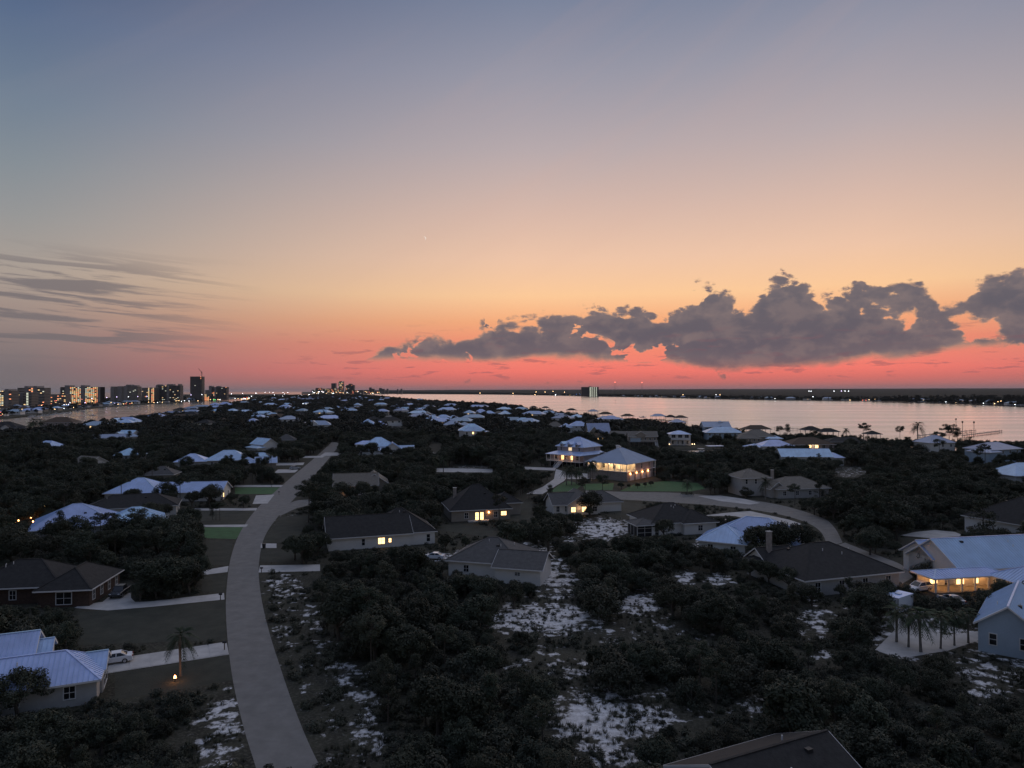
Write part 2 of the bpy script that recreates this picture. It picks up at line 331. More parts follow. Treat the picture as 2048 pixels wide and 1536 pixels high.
# ------------------------------------------------------------------ setting: water, land
WZ = -0.9
MB().poly([(-6e4, -3e3, WZ), (6e4, -3e3, WZ), (6e4, 6e4, WZ), (-6e4, 6e4, WZ)]).build('bay_water', MT['water'])['kind'] = 'structure'
XL = [(-200, -400), (0, -405), (400, -412), (725, -430), (965, -500), (1355, -604), (2150, -835), (3200, -1150), (4400, -1420), (5200, -1600)]
XR = [(-200, 540), (0, 500), (200, 420), (300, 360), (396, 285), (450, 246), (512, 182), (583, 158), (724, 138), (815, 102), (1024, 56), (1555, -30), (1900, -168), (2700, -430), (4400, -877), (5200, -1150)]
def sline(y, T): return interp(y, T) + 7 * noise.noise((y * 0.021, T[0][1], 0.3)) + 2.5 * noise.noise((y * 0.09, T[0][1], 2.3))
# small boat basin (pixels of the photograph, on the ground)
BASIN = [(1296, 903), (1340, 898), (1420, 897), (1462, 900), (1470, 908), (1446, 918), (1400, 922), (1350, 918), (1310, 911)]
BASINW = [tuple(G(*p)[:2]) for p in BASIN]
def on_land(x, y, mrg=0.0):
    if y > 5200: return False
    return sline(y, XL) + mrg < x < sline(y, XR) - mrg and not inpoly(x, y, BASINW)
# sand clearings: pixel ellipses (px, py, rx, ry, strength)
SAND = [(1085, 1238, 105, 26, 1.0), (1215, 1440, 115, 50, 1.0), (1225, 1505, 70, 40, .85), (1275, 1208, 48, 22, .9), (1180, 1258, 95, 20, .6), (1230, 1275, 70, 16, .6), (1120, 1160, 40, 18, .9), (1110, 1185, 50, 20, .7), (1205, 1058, 48, 18, 1.0),
        (1100, 1130, 40, 18, .8), (1140, 1078, 30, 8, .7), (1068, 1105, 36, 18, .85), (870, 1115, 30, 8, .9), (925, 1112, 50, 10, .8), (1140, 1340, 45, 26, .7), (1060, 1330, 60, 14, .6), (1090, 1300, 40, 16, .6), (1320, 1390, 40, 14, .6), (1410, 1435, 60, 18, .55), (1500, 1405, 34, 28, .7),
        (1440, 1160, 26, 12, .9), (1370, 1155, 20, 14, .9), (1400, 1090, 18, 10, .8), (1625, 1245, 34, 34, .8), (1650, 1310, 26, 12, .8), (1990, 1350, 90, 52, .75), (1590, 1390, 50, 10, .5), (1850, 1270, 90, 34, .9), (1640, 1225, 60, 12, .6), (1610, 1235, 30, 8, .7),
        (570, 1175, 36, 26, .75), (585, 1210, 30, 20, .6), (565, 1266, 16, 9, .9), (640, 1285, 48, 14, .6), (620, 1240, 24, 30, .7), (690, 1345, 30, 26, .8), (720, 1385, 34, 30, .78), (735, 1455, 34, 34, .82), (745, 1490, 34, 22, .7), (665, 1465, 26, 20, .7), (690, 1520, 40, 26, .65), (608, 1375, 12, 9, .8), (600, 1340, 26, 40, .45), (640, 1430, 26, 60, .4), (780, 1530, 34, 16, .6), (580, 1045, 34, 22, .55), (565, 1060, 26, 12, .5),
        (440, 1440, 46, 34, .8), (470, 1400, 24, 34, .7), (430, 1500, 50, 34, .75), (470, 1510, 24, 24, .6), (410, 1475, 40, 20, .45), (1560, 1180, 16, 8, .6), (1340, 1260, 50, 22, .55), (1300, 1240, 44, 20, .6), (1420, 1280, 22, 12, .7), (1000, 1260, 30, 12, .6), (980, 1310, 18, 8, .6), (940, 1400, 14, 8, .5), (455, 1330, 10, 6, .3),
        (940, 935, 40, 4, .6), (1390, 895, 60, 8, .7), (1700, 945, 40, 14, .6), (185, 1268, 34, 10, .35), (575, 1250, 40, 60, .48), (600, 1320, 46, 60, .48), (640, 1400, 50, 60, .46), (690, 1470, 60, 60, .5), (720, 1530, 70, 40, .5), (545, 1170, 26, 24, .5), (415, 1115, 14, 20, .25), (1490, 1085, 50, 14, .5), (1540, 1110, 40, 12, .5), (870, 895, 14, 14, .8), (750, 925, 20, 4, .5)]
def sandval(px, py):
    v = 0.0
    for a, b_, rx, ry, s in SAND:
        d = ((px - a) / rx) ** 2 + ((py - b_) / ry) ** 2
        if d < 3.0: v = max(v, s * max(0.0, 1.0 - d / 3.0) ** 0.6 if d > 0.6 else s)
    return v
def ground_mat(name, sandy):
    m = bpy.data.materials.new(name); m.use_nodes = True; t = m.node_tree; b = t.nodes['Principled BSDF']; b.inputs['Roughness'].default_value = 0.95; b.inputs['Specular IOR Level'].default_value = 0.1
    N = lambda k: t.nodes.new(k)
    tcn = N('ShaderNodeTexCoord'); L = t.links.new
    def ns(s, d=6, r=0.65):
        n = N('ShaderNodeTexNoise'); n.inputs['Scale'].default_value = s; n.inputs['Detail'].default_value = d; n.inputs['Roughness'].default_value = r; L(tcn.outputs['Object'], n.inputs['Vector']); return n.outputs[0]
    def mp(v, a, c, lo=0.0, hi=1.0):
        n = N('ShaderNodeMapRange'); n.interpolation_type = 'SMOOTHSTEP'
        L(v, n.inputs[0]); n.inputs[1].default_value = a; n.inputs[2].default_value = c; n.inputs[3].default_value = lo; n.inputs[4].default_value = hi; return n.outputs[0]
    def mx(f, a, c):
        n = N('ShaderNodeMix'); n.data_type = 'RGBA'; L(f, n.inputs[0])
        for i, x in ((6, a), (7, c)):
            if isinstance(x, tuple): n.inputs[i].default_value = (*x, 1)
            else: L(x, n.inputs[i])
        return n.outputs[2]
    base = mx(mp(ns(0.25), 0.35, 0.65), (0.058, 0.056, 0.040), (0.034, 0.033, 0.026))
    base = mx(mp(ns(2.6), 0.45, 0.7), base, (0.105, 0.100, 0.078))
    if sandy:
        at = N('ShaderNodeAttribute'); at.attribute_name = 'sand'
        ad = N('ShaderNodeMath'); ad.operation = 'ADD'; L(at.outputs['Fac'], ad.inputs[0])
        m1 = N('ShaderNodeMath'); m1.operation = 'MULTIPLY_ADD'; L(ns(0.45, 8, 0.66), m1.inputs[0]); m1.inputs[1].default_value = 2.6; m1.inputs[2].default_value = -1.74
        L(m1.outputs[0], ad.inputs[1])
        f = mp(ad.outputs[0], 0.16, 0.40)
        sandc = mx(mp(ns(1.3), 0.35, 0.65), (0.78, 0.77, 0.76), (0.52, 0.50, 0.48))
        sandc = mx(mp(ns(5.0, 3), 0.60, 0.70), sandc, (0.13, 0.12, 0.09))
        base = mx(f, base, sandc)
    L(base, b.inputs['Base Color'])
    bp = N('ShaderNodeBump'); bp.inputs['Strength'].default_value = 0.7; bp.inputs['Distance'].default_value = 0.15; L(ns(1.8), bp.inputs['Height']); L(bp.outputs[0], b.inputs['Normal'])
    return m
MT['ground'] = ground_mat('sandy_ground', True); MT['fargr'] = ground_mat('far_ground', False)
def make_ground():
    ys = []; y = -150.0
    while y < 5200: ys.append(y); y += 1.1 if 45 < y < 135 else (1.9 if 0 < y < 330 else (8 if y < 1200 else 40))
    cols = []
    for k in range(-60, 401): cols.append(k)
    verts, sand, faces = [], [], []
    NX = 321
    for y in ys:
        a, c = sline(y, XL), sline(y, XR)
        # central band dense, margins sparse
        lo, hi = max(a + 8, -70 - 0.62 * max(y, 0)), min(c - 8, 70 + 0.80 * max(y, 0))
        if lo >= hi - 5: lo, hi = a + 8, c - 8
        for i in range(NX):
            u = i / (NX - 1)
            if i < 4: x = a - 3 + (lo - a + 3) * i / 4
            elif i > NX - 5: x = hi + (c + 3 - hi) * (i - (NX - 5)) / 4
            else: x = lo + (hi - lo) * (i - 4) / (NX - 9)
            z = 0.0
            if i in (0, NX - 1): z = -2.0
            if y < 1000 and inpoly(x, y, BASINW): z = -2.2
            verts.append((x, y, z))
            s = 0.0
            if 40 < y < 420:
                px, py = proj((x, y, 0))
                if -100 < px < 2150: s = sandval(px, py)
            sand.append(max(s * 0.86, 0.13))
    for j in range(len(ys) - 1):
        for i in range(NX - 1):
            q = j * NX + i; faces.append((q, q + 1, q + NX + 1, q + NX))
    me = bpy.data.meshes.new('ground'); me.from_pydata(verts, [], faces); me.materials.append(MT['ground'])
    at = me.attributes.new('sand', 'FLOAT', 'POINT'); at.data.foreach_set('value', sand)
    o = link(bpy.data.objects.new('ground', me)); o['kind'] = 'structure'
make_ground()
def landsheet(name, pts, z=0.5, mat_='fargr'):
    b = MB(); n = len(pts); c = (sum(p[0] for p in pts) / n, sum(p[1] for p in pts) / n)
    ex = [(p[0] + (p[0] - c[0]) * 0.004, p[1] + (p[1] - c[1]) * 0.004) for p in pts]
    b.v = [(*p, z) for p in pts] + [(*p, -2.0) for p in ex]; b.f = [tuple(range(n))] + [(k, n + k, n + (k + 1) % n, (k + 1) % n) for k in range(n)]; b.m = [0] * len(b.f)
    o = b.build(name, MT[mat_]); o['kind'] = 'structure'; return o
# barrier island beyond the channel (left) and mainland beyond the bay (right)
ISL_N = [(500, -640), (970, -706), (1300, -830), (1630, -966), (1900, -1040), (2700, -1205), (3600, -1400), (4600, -1560), (5600, -1750), (9000, -2900)]
ISL_F = [(500, -1260), (970, -1330), (1630, -1560), (2700, -1900), (3600, -2250), (5600, -2900), (9000, -4600)]
yy_ = list(range(500, 9001, 170))
landsheet('barrier_island', [(interp(y, ISL_F), y) for y in yy_] + [(interp(y, ISL_N) + 12 * noise.noise((y * .01, 3, 1)), y) for y in reversed(yy_)])
MAIN = [(1483, 1085), (1700, 1140), (2130, 1192), (2530, 925), (3000, 800), (3570, 704), (4300, 470), (5180, 281), (6475, -111), (7400, -655), (8600, -1500)]
MS = []
for (a, b_), (c, d) in zip(MAIN, MAIN[1:]):
    for k in range(6):
        u = k / 6; yv = a + (c - a) * u; MS.append((b_ + (d - b_) * u + 26 * noise.noise((yv * .006, 7, 1)), yv))
landsheet('far_shore_ground', MS + [(-2700, 9000), (-12000, 40000), (50000, 40000), (50000, 1000), (6000, 200), (1700, 900)])

# ------------------------------------------------------------------ roads, driveways, lawns (sheets 4 mm apart)
CLEAR = []                                            # pixel polygons of ground that stays open (trees keep off)
def asphalt():
    m = mat('road_asphalt', (0.235, 0.224, 0.205), 0.9, 0.26, 0.5, spec=0.25, bump=0.25, bscale=14, aniso=(1, 1, 1)); return m
MT['road'] = asphalt(); MT['lawn'] = mat('lawn_grass', (0.075, 0.165, 0.065), 0.95, col2=(0.055, 0.11, 0.045), scale=0.5, bump=0.6, bscale=5)
MT['turf'] = mat('rough_turf', (0.058, 0.060, 0.044), 0.95, col2=(0.034, 0.036, 0.027), scale=0.35, bump=0.6, bscale=4)
def ribbon(px_l, px_r, name, m, z, sub=6):
    A = [G(*p) for p in px_l]; B = [G(*p) for p in px_r]
    def cr(P, t):
        n = len(P) - 1; i = min(int(t * n), n - 1); u = t * n - i
        p0, p1, p2, p3 = P[max(i - 1, 0)], P[i], P[i + 1], P[min(i + 2, n)]
        return 0.5 * ((2 * p1) + (p2 - p0) * u + (2 * p0 - 5 * p1 + 4 * p2 - p3) * u * u + (3 * p1 - p0 - 3 * p2 + p3) * u ** 3)
    n = (len(A) - 1) * sub; b = MB()
    for k in range(n + 1):
        for q in (cr(A, k / n), cr(B, k / n)): b.v.append((q.x, q.y, z))
    for k in range(n): b.f.append((2 * k, 2 * k + 1, 2 * k + 3, 2 * k + 2)); b.m.append(0)
    o = b.build(name, m); o['kind'] = 'structure'
    L = [proj(b.v[2 * k]) for k in range(n + 1)]; Rr = [proj(b.v[2 * k + 1]) for k in range(n + 1)]
    for k in range(n): CLEAR.append([L[k], Rr[k], Rr[k + 1], L[k + 1]])
    return o
RD_L = [(540, 1640), (512, 1536), (486, 1450), (464, 1350), (453, 1250), (453, 1180), (463, 1110), (484, 1058), (515, 1016), (556, 978), (588, 950), (622, 922), (650, 897), (664, 884)]
RD_R = [(715, 1640), (642, 1536), (594, 1430), (559, 1330), (536, 1255), (521, 1185), (518, 1125), (531, 1070), (562, 1026), (600, 985), (628, 952), (652, 924), (672, 899), (682, 886)]
ribbon(RD_L, RD_R, 'curving_road', MT['road'], 0.008)
ribbon([(552, 1022), (590, 1002), (625, 999)], [(560, 1032), (595, 1016), (625, 1010)], 'side_road', MT['road'], 0.004)
ribbon([(1170, 981), (1260, 984), (1360, 986), (1470, 996), (1560, 1010), (1640, 1034), (1668, 1054), (1685, 1085)], [(1170, 996), (1260, 1000), (1360, 1006), (1450, 1013), (1540, 1025), (1605, 1042), (1640, 1062), (1656, 1094)], 'cul_de_sac_road', MT['road'], 0.008)
ribbon([(1690, 1085), (1740, 1105), (1800, 1128), (1830, 1152)], [(1650, 1098), (1720, 1124), (1780, 1150), (1800, 1170)], 'lane', MT['road'], 0.004)
ribbon([(783, 855), (775, 845), (768, 838), (772, 830)], [(803, 855), (800, 846), (790, 838), (782, 830)], 'far_lane', MT['road'], 0.008)
def sheet(name, pts, m, z, clear=True):
    b = MB().poly([tuple(G(*p))[:2] + (z,) for p in pts]); me = b.mesh(name, MT[m])
    bm = bmesh.new(); bm.from_mesh(me); bmesh.ops.triangulate(bm, faces=bm.faces); bm.normal_update()
    for f_ in bm.faces:
        if f_.normal.z < 0: f_.normal_flip()
    bm.to_mesh(me); bm.free()
    o = link(bpy.data.objects.new(name, me)); o['kind'] = 'structure'
    if clear: CLEAR.append(pts)
    return o
def drive(pts, z=0.012): return sheet('driveway', pts, 'conc', z)
d0 = drive([(214, 1347), (458, 1309), (453, 1283), (390, 1295), (255, 1313), (215, 1320)])
ta, tb, ba, bb_ = (G(*q) for q in ((216, 1320), (453, 1284), (215, 1346), (457, 1308)))
for k in range(6):
    u0, u1 = k / 6 + .006, (k + 1) / 6 - .006; q = [ba.lerp(bb_, u0), ba.lerp(bb_, u1), ta.lerp(tb, u1), ta.lerp(tb, u0)]
    MB().prism([(v_.x, v_.y) for v_ in q], 0.014, 0.05 + .004 * (k % 2)).build('slab', MT['conc'], d0)
drive([(148, 1216), (215, 1221), (300, 1214), (449, 1199), (448, 1186), (300, 1203), (270, 1204), (262, 1196), (262, 1170), (222, 1170), (222, 1190), (205, 1204), (160, 1210)])
drive([(398, 1151), (455, 1144), (457, 1132), (405, 1141)]); drive([(405, 1054), (492, 1054), (496, 1049), (405, 1050)]); drive([(370, 1021), (512, 1021), (514, 1016), (370, 1017)])
drive([(465, 974), (562, 974), (566, 970), (470, 970)]); drive([(505, 1008), (535, 1007), (549, 989), (512, 991)]); drive([(545, 931), (606, 930), (609, 925), (545, 926)]); drive([(548, 946), (590, 945), (597, 939), (556, 939)])
drive([(517, 1145), (640, 1142), (640, 1129), (520, 1131)]); drive([(521, 1096), (553, 1096), (553, 1087), (522, 1087)]); drive([(640, 912), (675, 911), (685, 905), (650, 905)]); drive([(605, 916), (645, 915), (650, 912), (610, 912)])
drive([(1052, 988), (1085, 988), (1128, 962), (1140, 946), (1112, 938), (1108, 958), (1085, 974)])
drive([(1395, 992), (1440, 1002), (1500, 1009), (1520, 1006), (1490, 998), (1440, 991)]); drive([(1400, 1032), (1470, 1032), (1555, 1052), (1610, 1050), (1580, 1040), (1500, 1022), (1450, 1026)])
drive([(1800, 1071), (1860, 1076), (1930, 1072), (1910, 1064), (1870, 1060), (1830, 1064)]); drive([(1035, 938), (1110, 941), (1112, 936), (1035, 933)]); drive([(868, 944), (985, 945), (985, 938), (868, 936)], 0.016)
drive([(1750, 1300), (1800, 1318), (1900, 1300), (1960, 1280), (1960, 1262), (1890, 1270), (1850, 1255), (1820, 1228), (1775, 1232), (1790, 1260)])
drive([(1130, 958), (1190, 958), (1200, 950), (1140, 944)], 0.016)
def lawn(pts, m='lawn', z=0.004): return sheet('lawn', pts, m, z)
lawn([(408, 1076), (472, 1078), (490, 1054), (408, 1055)]); lawn([(470, 988), (545, 988), (562, 975), (470, 975)]); lawn([(400, 1048), (496, 1048), (514, 1022), (400, 1022)], 'turf'); lawn([(410, 1130), (456, 1130), (466, 1082), (412, 1080)], 'turf')
lawn([(404, 1184), (448, 1184), (455, 1148), (404, 1155)], 'turf'); lawn([(155, 1290), (452, 1280), (449, 1201), (300, 1216), (160, 1224)], 'turf'); lawn([(230, 1400), (470, 1360), (459, 1311), (230, 1347)], 'turf'); lawn([(522, 1124), (600, 1126), (600, 1098), (521, 1098)], 'turf')
lawn([(1100, 984), (1150, 982), (1165, 968), (1135, 962), (1118, 970)]); lawn([(1240, 982), (1380, 983), (1412, 977), (1395, 966), (1330, 962), (1270, 968)]); lawn([(1170, 980), (1225, 980), (1228, 966), (1165, 968)]); lawn([(1020, 1042), (1060, 1040), (1065, 1004), (1010, 1000)], 'turf')
lawn([(880, 1060), (1000, 1078), (985, 1058), (940, 1048), (875, 1050)], 'turf'); lawn([(1240, 1030), (1262, 1030), (1290, 1008), (1180, 998), (1175, 1010)], 'turf'); lawn([(1810, 1120), (1900, 1126), (1930, 1078), (1800, 1075)], 'turf')
lawn([(525, 1085), (590, 1085), (620, 1030), (560, 1034), (535, 1068)], 'turf')
PAVED = [c for c in CLEAR]
CHANNEL = [(0, 842), (0, 856), (50, 856), (90, 850), (180, 839), (260, 832), (330, 823), (400, 813), (480, 801), (505, 798), (440, 801), (330, 808), (256, 813), (190, 818), (100, 834)]
BAYPX = [(770, 791), (1000, 804), (1100, 819), (1200, 829), (1300, 839), (1400, 851), (1500, 859), (1560, 863), (1700, 867), (1850, 871), (1950, 879), (2048, 879), (2048, 815), (1536, 801), (1300, 795), (1000, 789)]
CLEAR += [CHANNEL, BAYPX, [(519, 1148), (640, 1146), (606, 1200), (600, 1240), (650, 1300), (690, 1340), (740, 1400), (765, 1450), (790, 1536), (640, 1536), (560, 1335), (521, 1190)], [(482, 1392), (420, 1402), (372, 1450), (365, 1500), (385, 1536), (510, 1536)]]
for px, py, rx, ry, s in SAND:
    if s >= 0.55 and rx * ry > 150: CLEAR.append([(px + rx * (1.0 if s > .85 else .8) * math.cos(a), py + ry * (1.0 if s > .85 else .8) * math.sin(a)) for a in [k * math.pi / 4 for k in range(8)]])

# ------------------------------------------------------------------ houses
HOUSES = []                                           # dicts: root, short, pos, radius, outline (px), depth
WINM = {}
def window_mesh(w, h, kind, cross=True):
    k = (round(w, 2), round(h, 2), kind)
    if k not in WINM:
        fr = MB(); t_ = 0.11
        for a in ((-w / 2 - t_, -w / 2, -h / 2 - t_, h / 2 + t_), (w / 2, w / 2 + t_, -h / 2 - t_, h / 2 + t_), (-w / 2, w / 2, h / 2, h / 2 + t_), (-w / 2, w / 2, -h / 2 - t_, -h / 2)):
            fr.box(a[0], a[1], -0.09, 0.0, a[2], a[3])
        if w > 0.8: fr.box(-0.03, 0.03, -0.075, -0.002, -h / 2, h / 2)
        fr.box(-w / 2, w / 2, -0.07, -0.002, -0.03, 0.03)
        pa = MB().box(-w / 2, w / 2, -0.04, -0.003, -h / 2, h / 2)
        WINM[k] = (fr.mesh('window', MT['trim']), pa.mesh('pane', MT[kind]))
    return WINM[k]
DIRS = {'f': (0, -1, 0.0), 'b': (0, 1, math.pi), 'l': (-1, 0, -math.pi / 2), 'r': (1, 0, math.pi / 2)}
def win(root, blk, side, u, z, w, h, kind='glass', name='window'):
    dx, dy, a = DIRS[side]
    x = blk['o'][0] + dx * blk['L'] / 2 if dx else u; y = blk['o'][1] + dy * blk['W'] / 2 if dy else u
    fm, pm = window_mesh(w, h, kind)
    f = inst(name, fm, root, (x + dx * 0.004, y + dy * 0.004, z), a); inst('pane', pm, f); return f
def roof_geo(t, L, W, ze, p, ov):
    """faces (top side) of a hip or gable roof over L x W, ridge along x unless W > L or t ends with y"""
    swap = t.endswith('y') or (t == 'hip' and W > L)
    a, b = (W / 2, L / 2) if swap else (L / 2, W / 2)
    a += ov; b += ov; zr = ze + p * b
    r = a if t.startswith('gable') else max(a - b, 0.0)
    c = [(-a, -b, ze), (a, -b, ze), (a, b, ze), (-a, b, ze)]; r0, r1 = (-r, 0, zr), (r, 0, zr)
    if t.startswith('gable'): fs = [[c[0], c[1], r1, r0], [c[2], c[3], r0, r1]]
    elif r < 0.05: ap = (0, 0, zr); fs = [[c[0], c[1], ap], [c[1], c[2], ap], [c[2], c[3], ap], [c[3], c[0], ap]]
    else: fs = [[c[0], c[1], r1, r0], [c[1], c[2], r1], [c[2], c[3], r0, r1], [c[3], c[0], r0]]
    if swap: fs = [[(-q[1], q[0], q[2]) for q in f] for f in fs]
    return fs, zr
def add_roof(root, blk, mname, ribs, trim):
    ox, oy = blk['o']; fs, zr = roof_geo(blk['t'], blk['L'], blk['W'], blk['ze'], blk['p'], blk['ov'])
    th = 0.22; b = MB()
    for f in fs:
        q = [(x + ox, y + oy, z) for x, y, z in f]; b.poly(q); b.poly([(x, y, z - th) for x, y, z in reversed(q)])
    # fascia round every open edge
    ed = {}
    for f in fs:
        for p_, q_ in zip(f, f[1:] + f[:1]):
            k = tuple(sorted((tuple(round(c, 3) for c in p_), tuple(round(c, 3) for c in q_)))); ed.setdefault(k, []).append((p_, q_))
    fa = MB()
    for k, l in ed.items():
        if len(l) == 1:
            p_, q_ = l[0]; p1, q1 = (p_[0] + ox, p_[1] + oy, p_[2]), (q_[0] + ox, q_[1] + oy, q_[2])
            b.poly([(p1[0], p1[1], p1[2] - th), (q1[0], q1[1], q1[2] - th), q1, p1])
            c = Vector((ox, oy, 0)); mid = (Vector(p1) + Vector(q1)) / 2; out = Vector(((mid - c).x, (mid - c).y, 0))
            d = (Vector(q1) - Vector(p1)).normalized(); nrm = d.cross(Vector((0, 0, 1)))
            nrm = nrm.normalized() if nrm.length > 1e-4 else Vector((1, 0, 0))
            if nrm.dot(out) < 0: nrm = -nrm
            e = nrm * 0.02
            fa.beam(Vector(p1) + e + Vector((0, 0, -0.12)), Vector(q1) + e + Vector((0, 0, -0.12)), 0.05, 0.22)
    ro = b.build('roof', MT[mname], root)
    # ridge and hip caps
    cp = MB()
    for k, l in ed.items():
        if len(l) == 2:
            p_, q_ = l[0]; up = Vector((0, 0, 0.03))
            cp.beam(Vector((p_[0] + ox, p_[1] + oy, p_[2])) + up, Vector((q_[0] + ox, q_[1] + oy, q_[2])) + up, 0.26, 0.07)
    if cp.v: cp.build('ridge_cap', MT[mname], ro)
    if trim: fa.build('fascia', MT[trim], ro)
    if ribs:
        rb = MB()
        for f in fs:
            P = [Vector(q) for q in f]; n = (P[1] - P[0]).cross(P[2] - P[0]).normalized(); n = n if n.z > 0 else -n
            s = Vector((n.x, n.y, 0)).normalized(); s = (s - n * s.dot(n)).normalized(); tdir = n.cross(s).normalized()
            ts = [q.dot(tdir) for q in P]; k = min(ts) + ribs / 2
            while k < max(ts):
                xs = []
                for i in range(len(P)):
                    a, c = P[i], P[(i + 1) % len(P)]; ta, tb = a.dot(tdir) - k, c.dot(tdir) - k
                    if (ta < 0) != (tb < 0): xs.append(a + (c - a) * (ta / (ta - tb)))
                if len(xs) == 2 and (xs[0] - xs[1]).length > 0.3:
                    o_ = Vector((ox, oy, 0)) + n * 0.03; rb.beam(xs[0] + o_, xs[1] + o_, 0.05, 0.07)
                k += ribs
        x = rb.build('standing_seams', MT['metal_rib'], ro); x['kind'] = 'stuff'
    return zr
def B(o, L, W, ze=3.0, p=0.5, t='hip', z0=0.0, ov=0.6, wall=None, roof=None): return dict(o=o, L=L, W=W, ze=ze, p=p * 1.13, t=t, z0=z0, ov=ov, wall=wall, roof=roof)
def ridge_of(b): return roof_geo(b['t'], b['L'], b['W'], b['ze'], b['p'], b['ov'])[1]
def house(label, short, px, rot, blocks, wall='white', roof='metal', al=None, wins=(), ribs=0.0, vis=None, cat='house', group=None, trim='trim', name='house', chim=None, front=4.0):
    """px: photo pixel of the local point al (default: middle of the first block's ridge)"""
    b0 = blocks[0]; zr = ridge_of(b0)
    if al is None: al = (b0['o'][0], b0['o'][1], zr)
    a = R(rot); p = G(px[0], px[1], al[2]); c, s = math.cos(a), math.sin(a)
    loc = (p.x - (al[0] * c - al[1] * s), p.y - (al[0] * s + al[1] * c), 0.0)
    root = empty(name, loc, a, label, cat, group)
    pts = []
    for b in blocks:
        w = MB(); ox, oy = b['o']; L2, W2 = b['L'] / 2, b['W'] / 2
        w.box(ox - L2, ox + L2, oy - W2, oy + W2, b['z0'], b['ze'] + b['p'] * b['ov'] - 0.24)
        if b['t'].startswith('gable'):
            zt = b['ze'] + b['p'] * b['ov'] - 0.24
            if b['t'] == 'gable':
                for sx_ in (-1, 1): w.poly([(ox + sx_ * L2, oy - W2, zt), (ox + sx_ * L2, oy + W2, zt), (ox + sx_ * L2, oy, zt + b['p'] * W2)])
            else:
                for sy_ in (-1, 1): w.poly([(ox - L2, oy + sy_ * W2, zt), (ox + L2, oy + sy_ * W2, zt), (ox, oy + sy_ * W2, zt + b['p'] * L2)])
        w.build('wall', MT[b['wall'] or wall], root)
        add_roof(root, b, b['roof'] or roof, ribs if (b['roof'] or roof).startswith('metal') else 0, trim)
        vz = vis if vis is not None else b['ze'] - 0.6
        for x in (-L2 - b['ov'], L2 + b['ov']):
            for y in (-W2 - b['ov'], W2 + b['ov']):
                for z in (vz, ridge_of(b) if b['t'].startswith('gable') else b['ze']): pts.append(((ox + x) * c - (oy + y) * s + loc[0], (ox + x) * s + (oy + y) * c + loc[1], z))
        pts.append((ox * c - oy * s + loc[0], ox * s + oy * c + loc[1], ridge_of(b)))
    for (bi, side, n, z, w_, h_, kind) in wins:
        b = blocks[bi]; span = b['W'] if side in 'lr' else b['L']
        n_, lit = (n if isinstance(n, tuple) else (n, ()))
        for k in range(n_):
            u = (k + 0.5) / n_ * span - span / 2
            win(root, b, side, u + (b['o'][1] if side in 'lr' else b['o'][0]), z, w_, h_, kind if not lit else ('lit' if k in lit else kind))
    if loc[1] < 330 and b0['t'] in ('hip', 'gable') and b0['L'] >= b0['W']:
        rv = random.Random(int(loc[0] * 7)); bb = b0['W'] / 2 + b0['ov']
        for k in range(4):
            x = rv.uniform(-.3, .3) * b0['L']; y = rv.choice((-1, 1)) * rv.uniform(.15, .5) * b0['W'] / 2; z = b0['ze'] + b0['p'] * (bb - abs(y))
            if b0['t'] == 'hip': z = min(z, b0['ze'] + b0['p'] * (b0['L'] / 2 + b0['ov'] - abs(x)))
            x, y = x + b0['o'][0], y + b0['o'][1]
            if k < 3: MB().bar((x, y, z - .15), (x, y, z + .45), .07, n=8).build('vent_pipe', MT['trim'], root)
            else: MB().box(x - .3, x + .3, y - .25, y + .25, z - .3, z + .22).build('roof_vent', MT['iron'], root)
    if chim:
        x, y, z = chim; ch = MB().box(x - .45, x + .45, y - .35, y + .35, 2.5, z).build('chimney', MT['stone'], root)
        MB().box(x - .55, x + .55, y - .45, y + .45, z + 0.002, z + .15).build('chimney_cap', MT['conc'], ch)
    rad = max(math.hypot(b['o'][0], b['o'][1]) + math.hypot(b['L'], b['W']) / 2 for b in blocks)
    foot = [(b['o'][0], b['o'][1], b['L'] / 2 + 1.2, b['W'] / 2 + 1.2) for b in blocks]
    hs = dict(root=root, short=short, pos=loc, rad=rad, rot=a, foot=foot, outline=hull([proj(q) for q in pts]), depth=loc[1], blocks=blocks, center=(loc[0], loc[1]))
    HOUSES.append(hs); return hs
def in_house(x, y, mrg=0.0):
    for h in HOUSES:
        dx, dy = x - h['pos'][0], y - h['pos'][1]
        if dx * dx + dy * dy > (h['rad'] + mrg + 3) ** 2: continue
        c, s = math.cos(-h['rot']), math.sin(-h['rot']); lx, ly = dx * c - dy * s, dx * s + dy * c
        for ox, oy, a, b in h['foot']:
            if abs(lx - ox) < a + mrg and abs(ly - oy) < b + mrg: return True
    return False
def lamp_light(root, loc, power, col=(1.0, 0.55, 0.25), rad=0.12):
    l = bpy.data.lights.new('lamp_light', 'POINT'); l.energy = power; l.color = col; l.shadow_soft_size = rad
    o = link(bpy.data.objects.new('lamp_light', l), root); o.location = loc; return o
def sconce(root, loc, power, mm='lamp_amber', r=0.2, off=(0, -0.35, 0), name='wall_lamp', col=(1.0, 0.50, 0.22)):
    b = MB()
    for k in range(8):
        a0, a1 = k * math.pi / 4, (k + 1) * math.pi / 4
        b.poly([(r * math.cos(a0), r * math.sin(a0), -r), (r * math.cos(a1), r * math.sin(a1), -r), (.7 * r * math.cos(a1), .7 * r * math.sin(a1), r), (.7 * r * math.cos(a0), .7 * r * math.sin(a0), r)])
    b.poly([(.7 * r * math.cos(k * math.pi / 4), .7 * r * math.sin(k * math.pi / 4), r) for k in range(8)]); b.poly([(r * math.cos(k * math.pi / 4), r * math.sin(k * math.pi / 4), -r) for k in reversed(range(8))])
    o = b.build(name, MT[mm], root, loc); lamp_light(root, Vector(loc) + Vector(off), power, col); return o

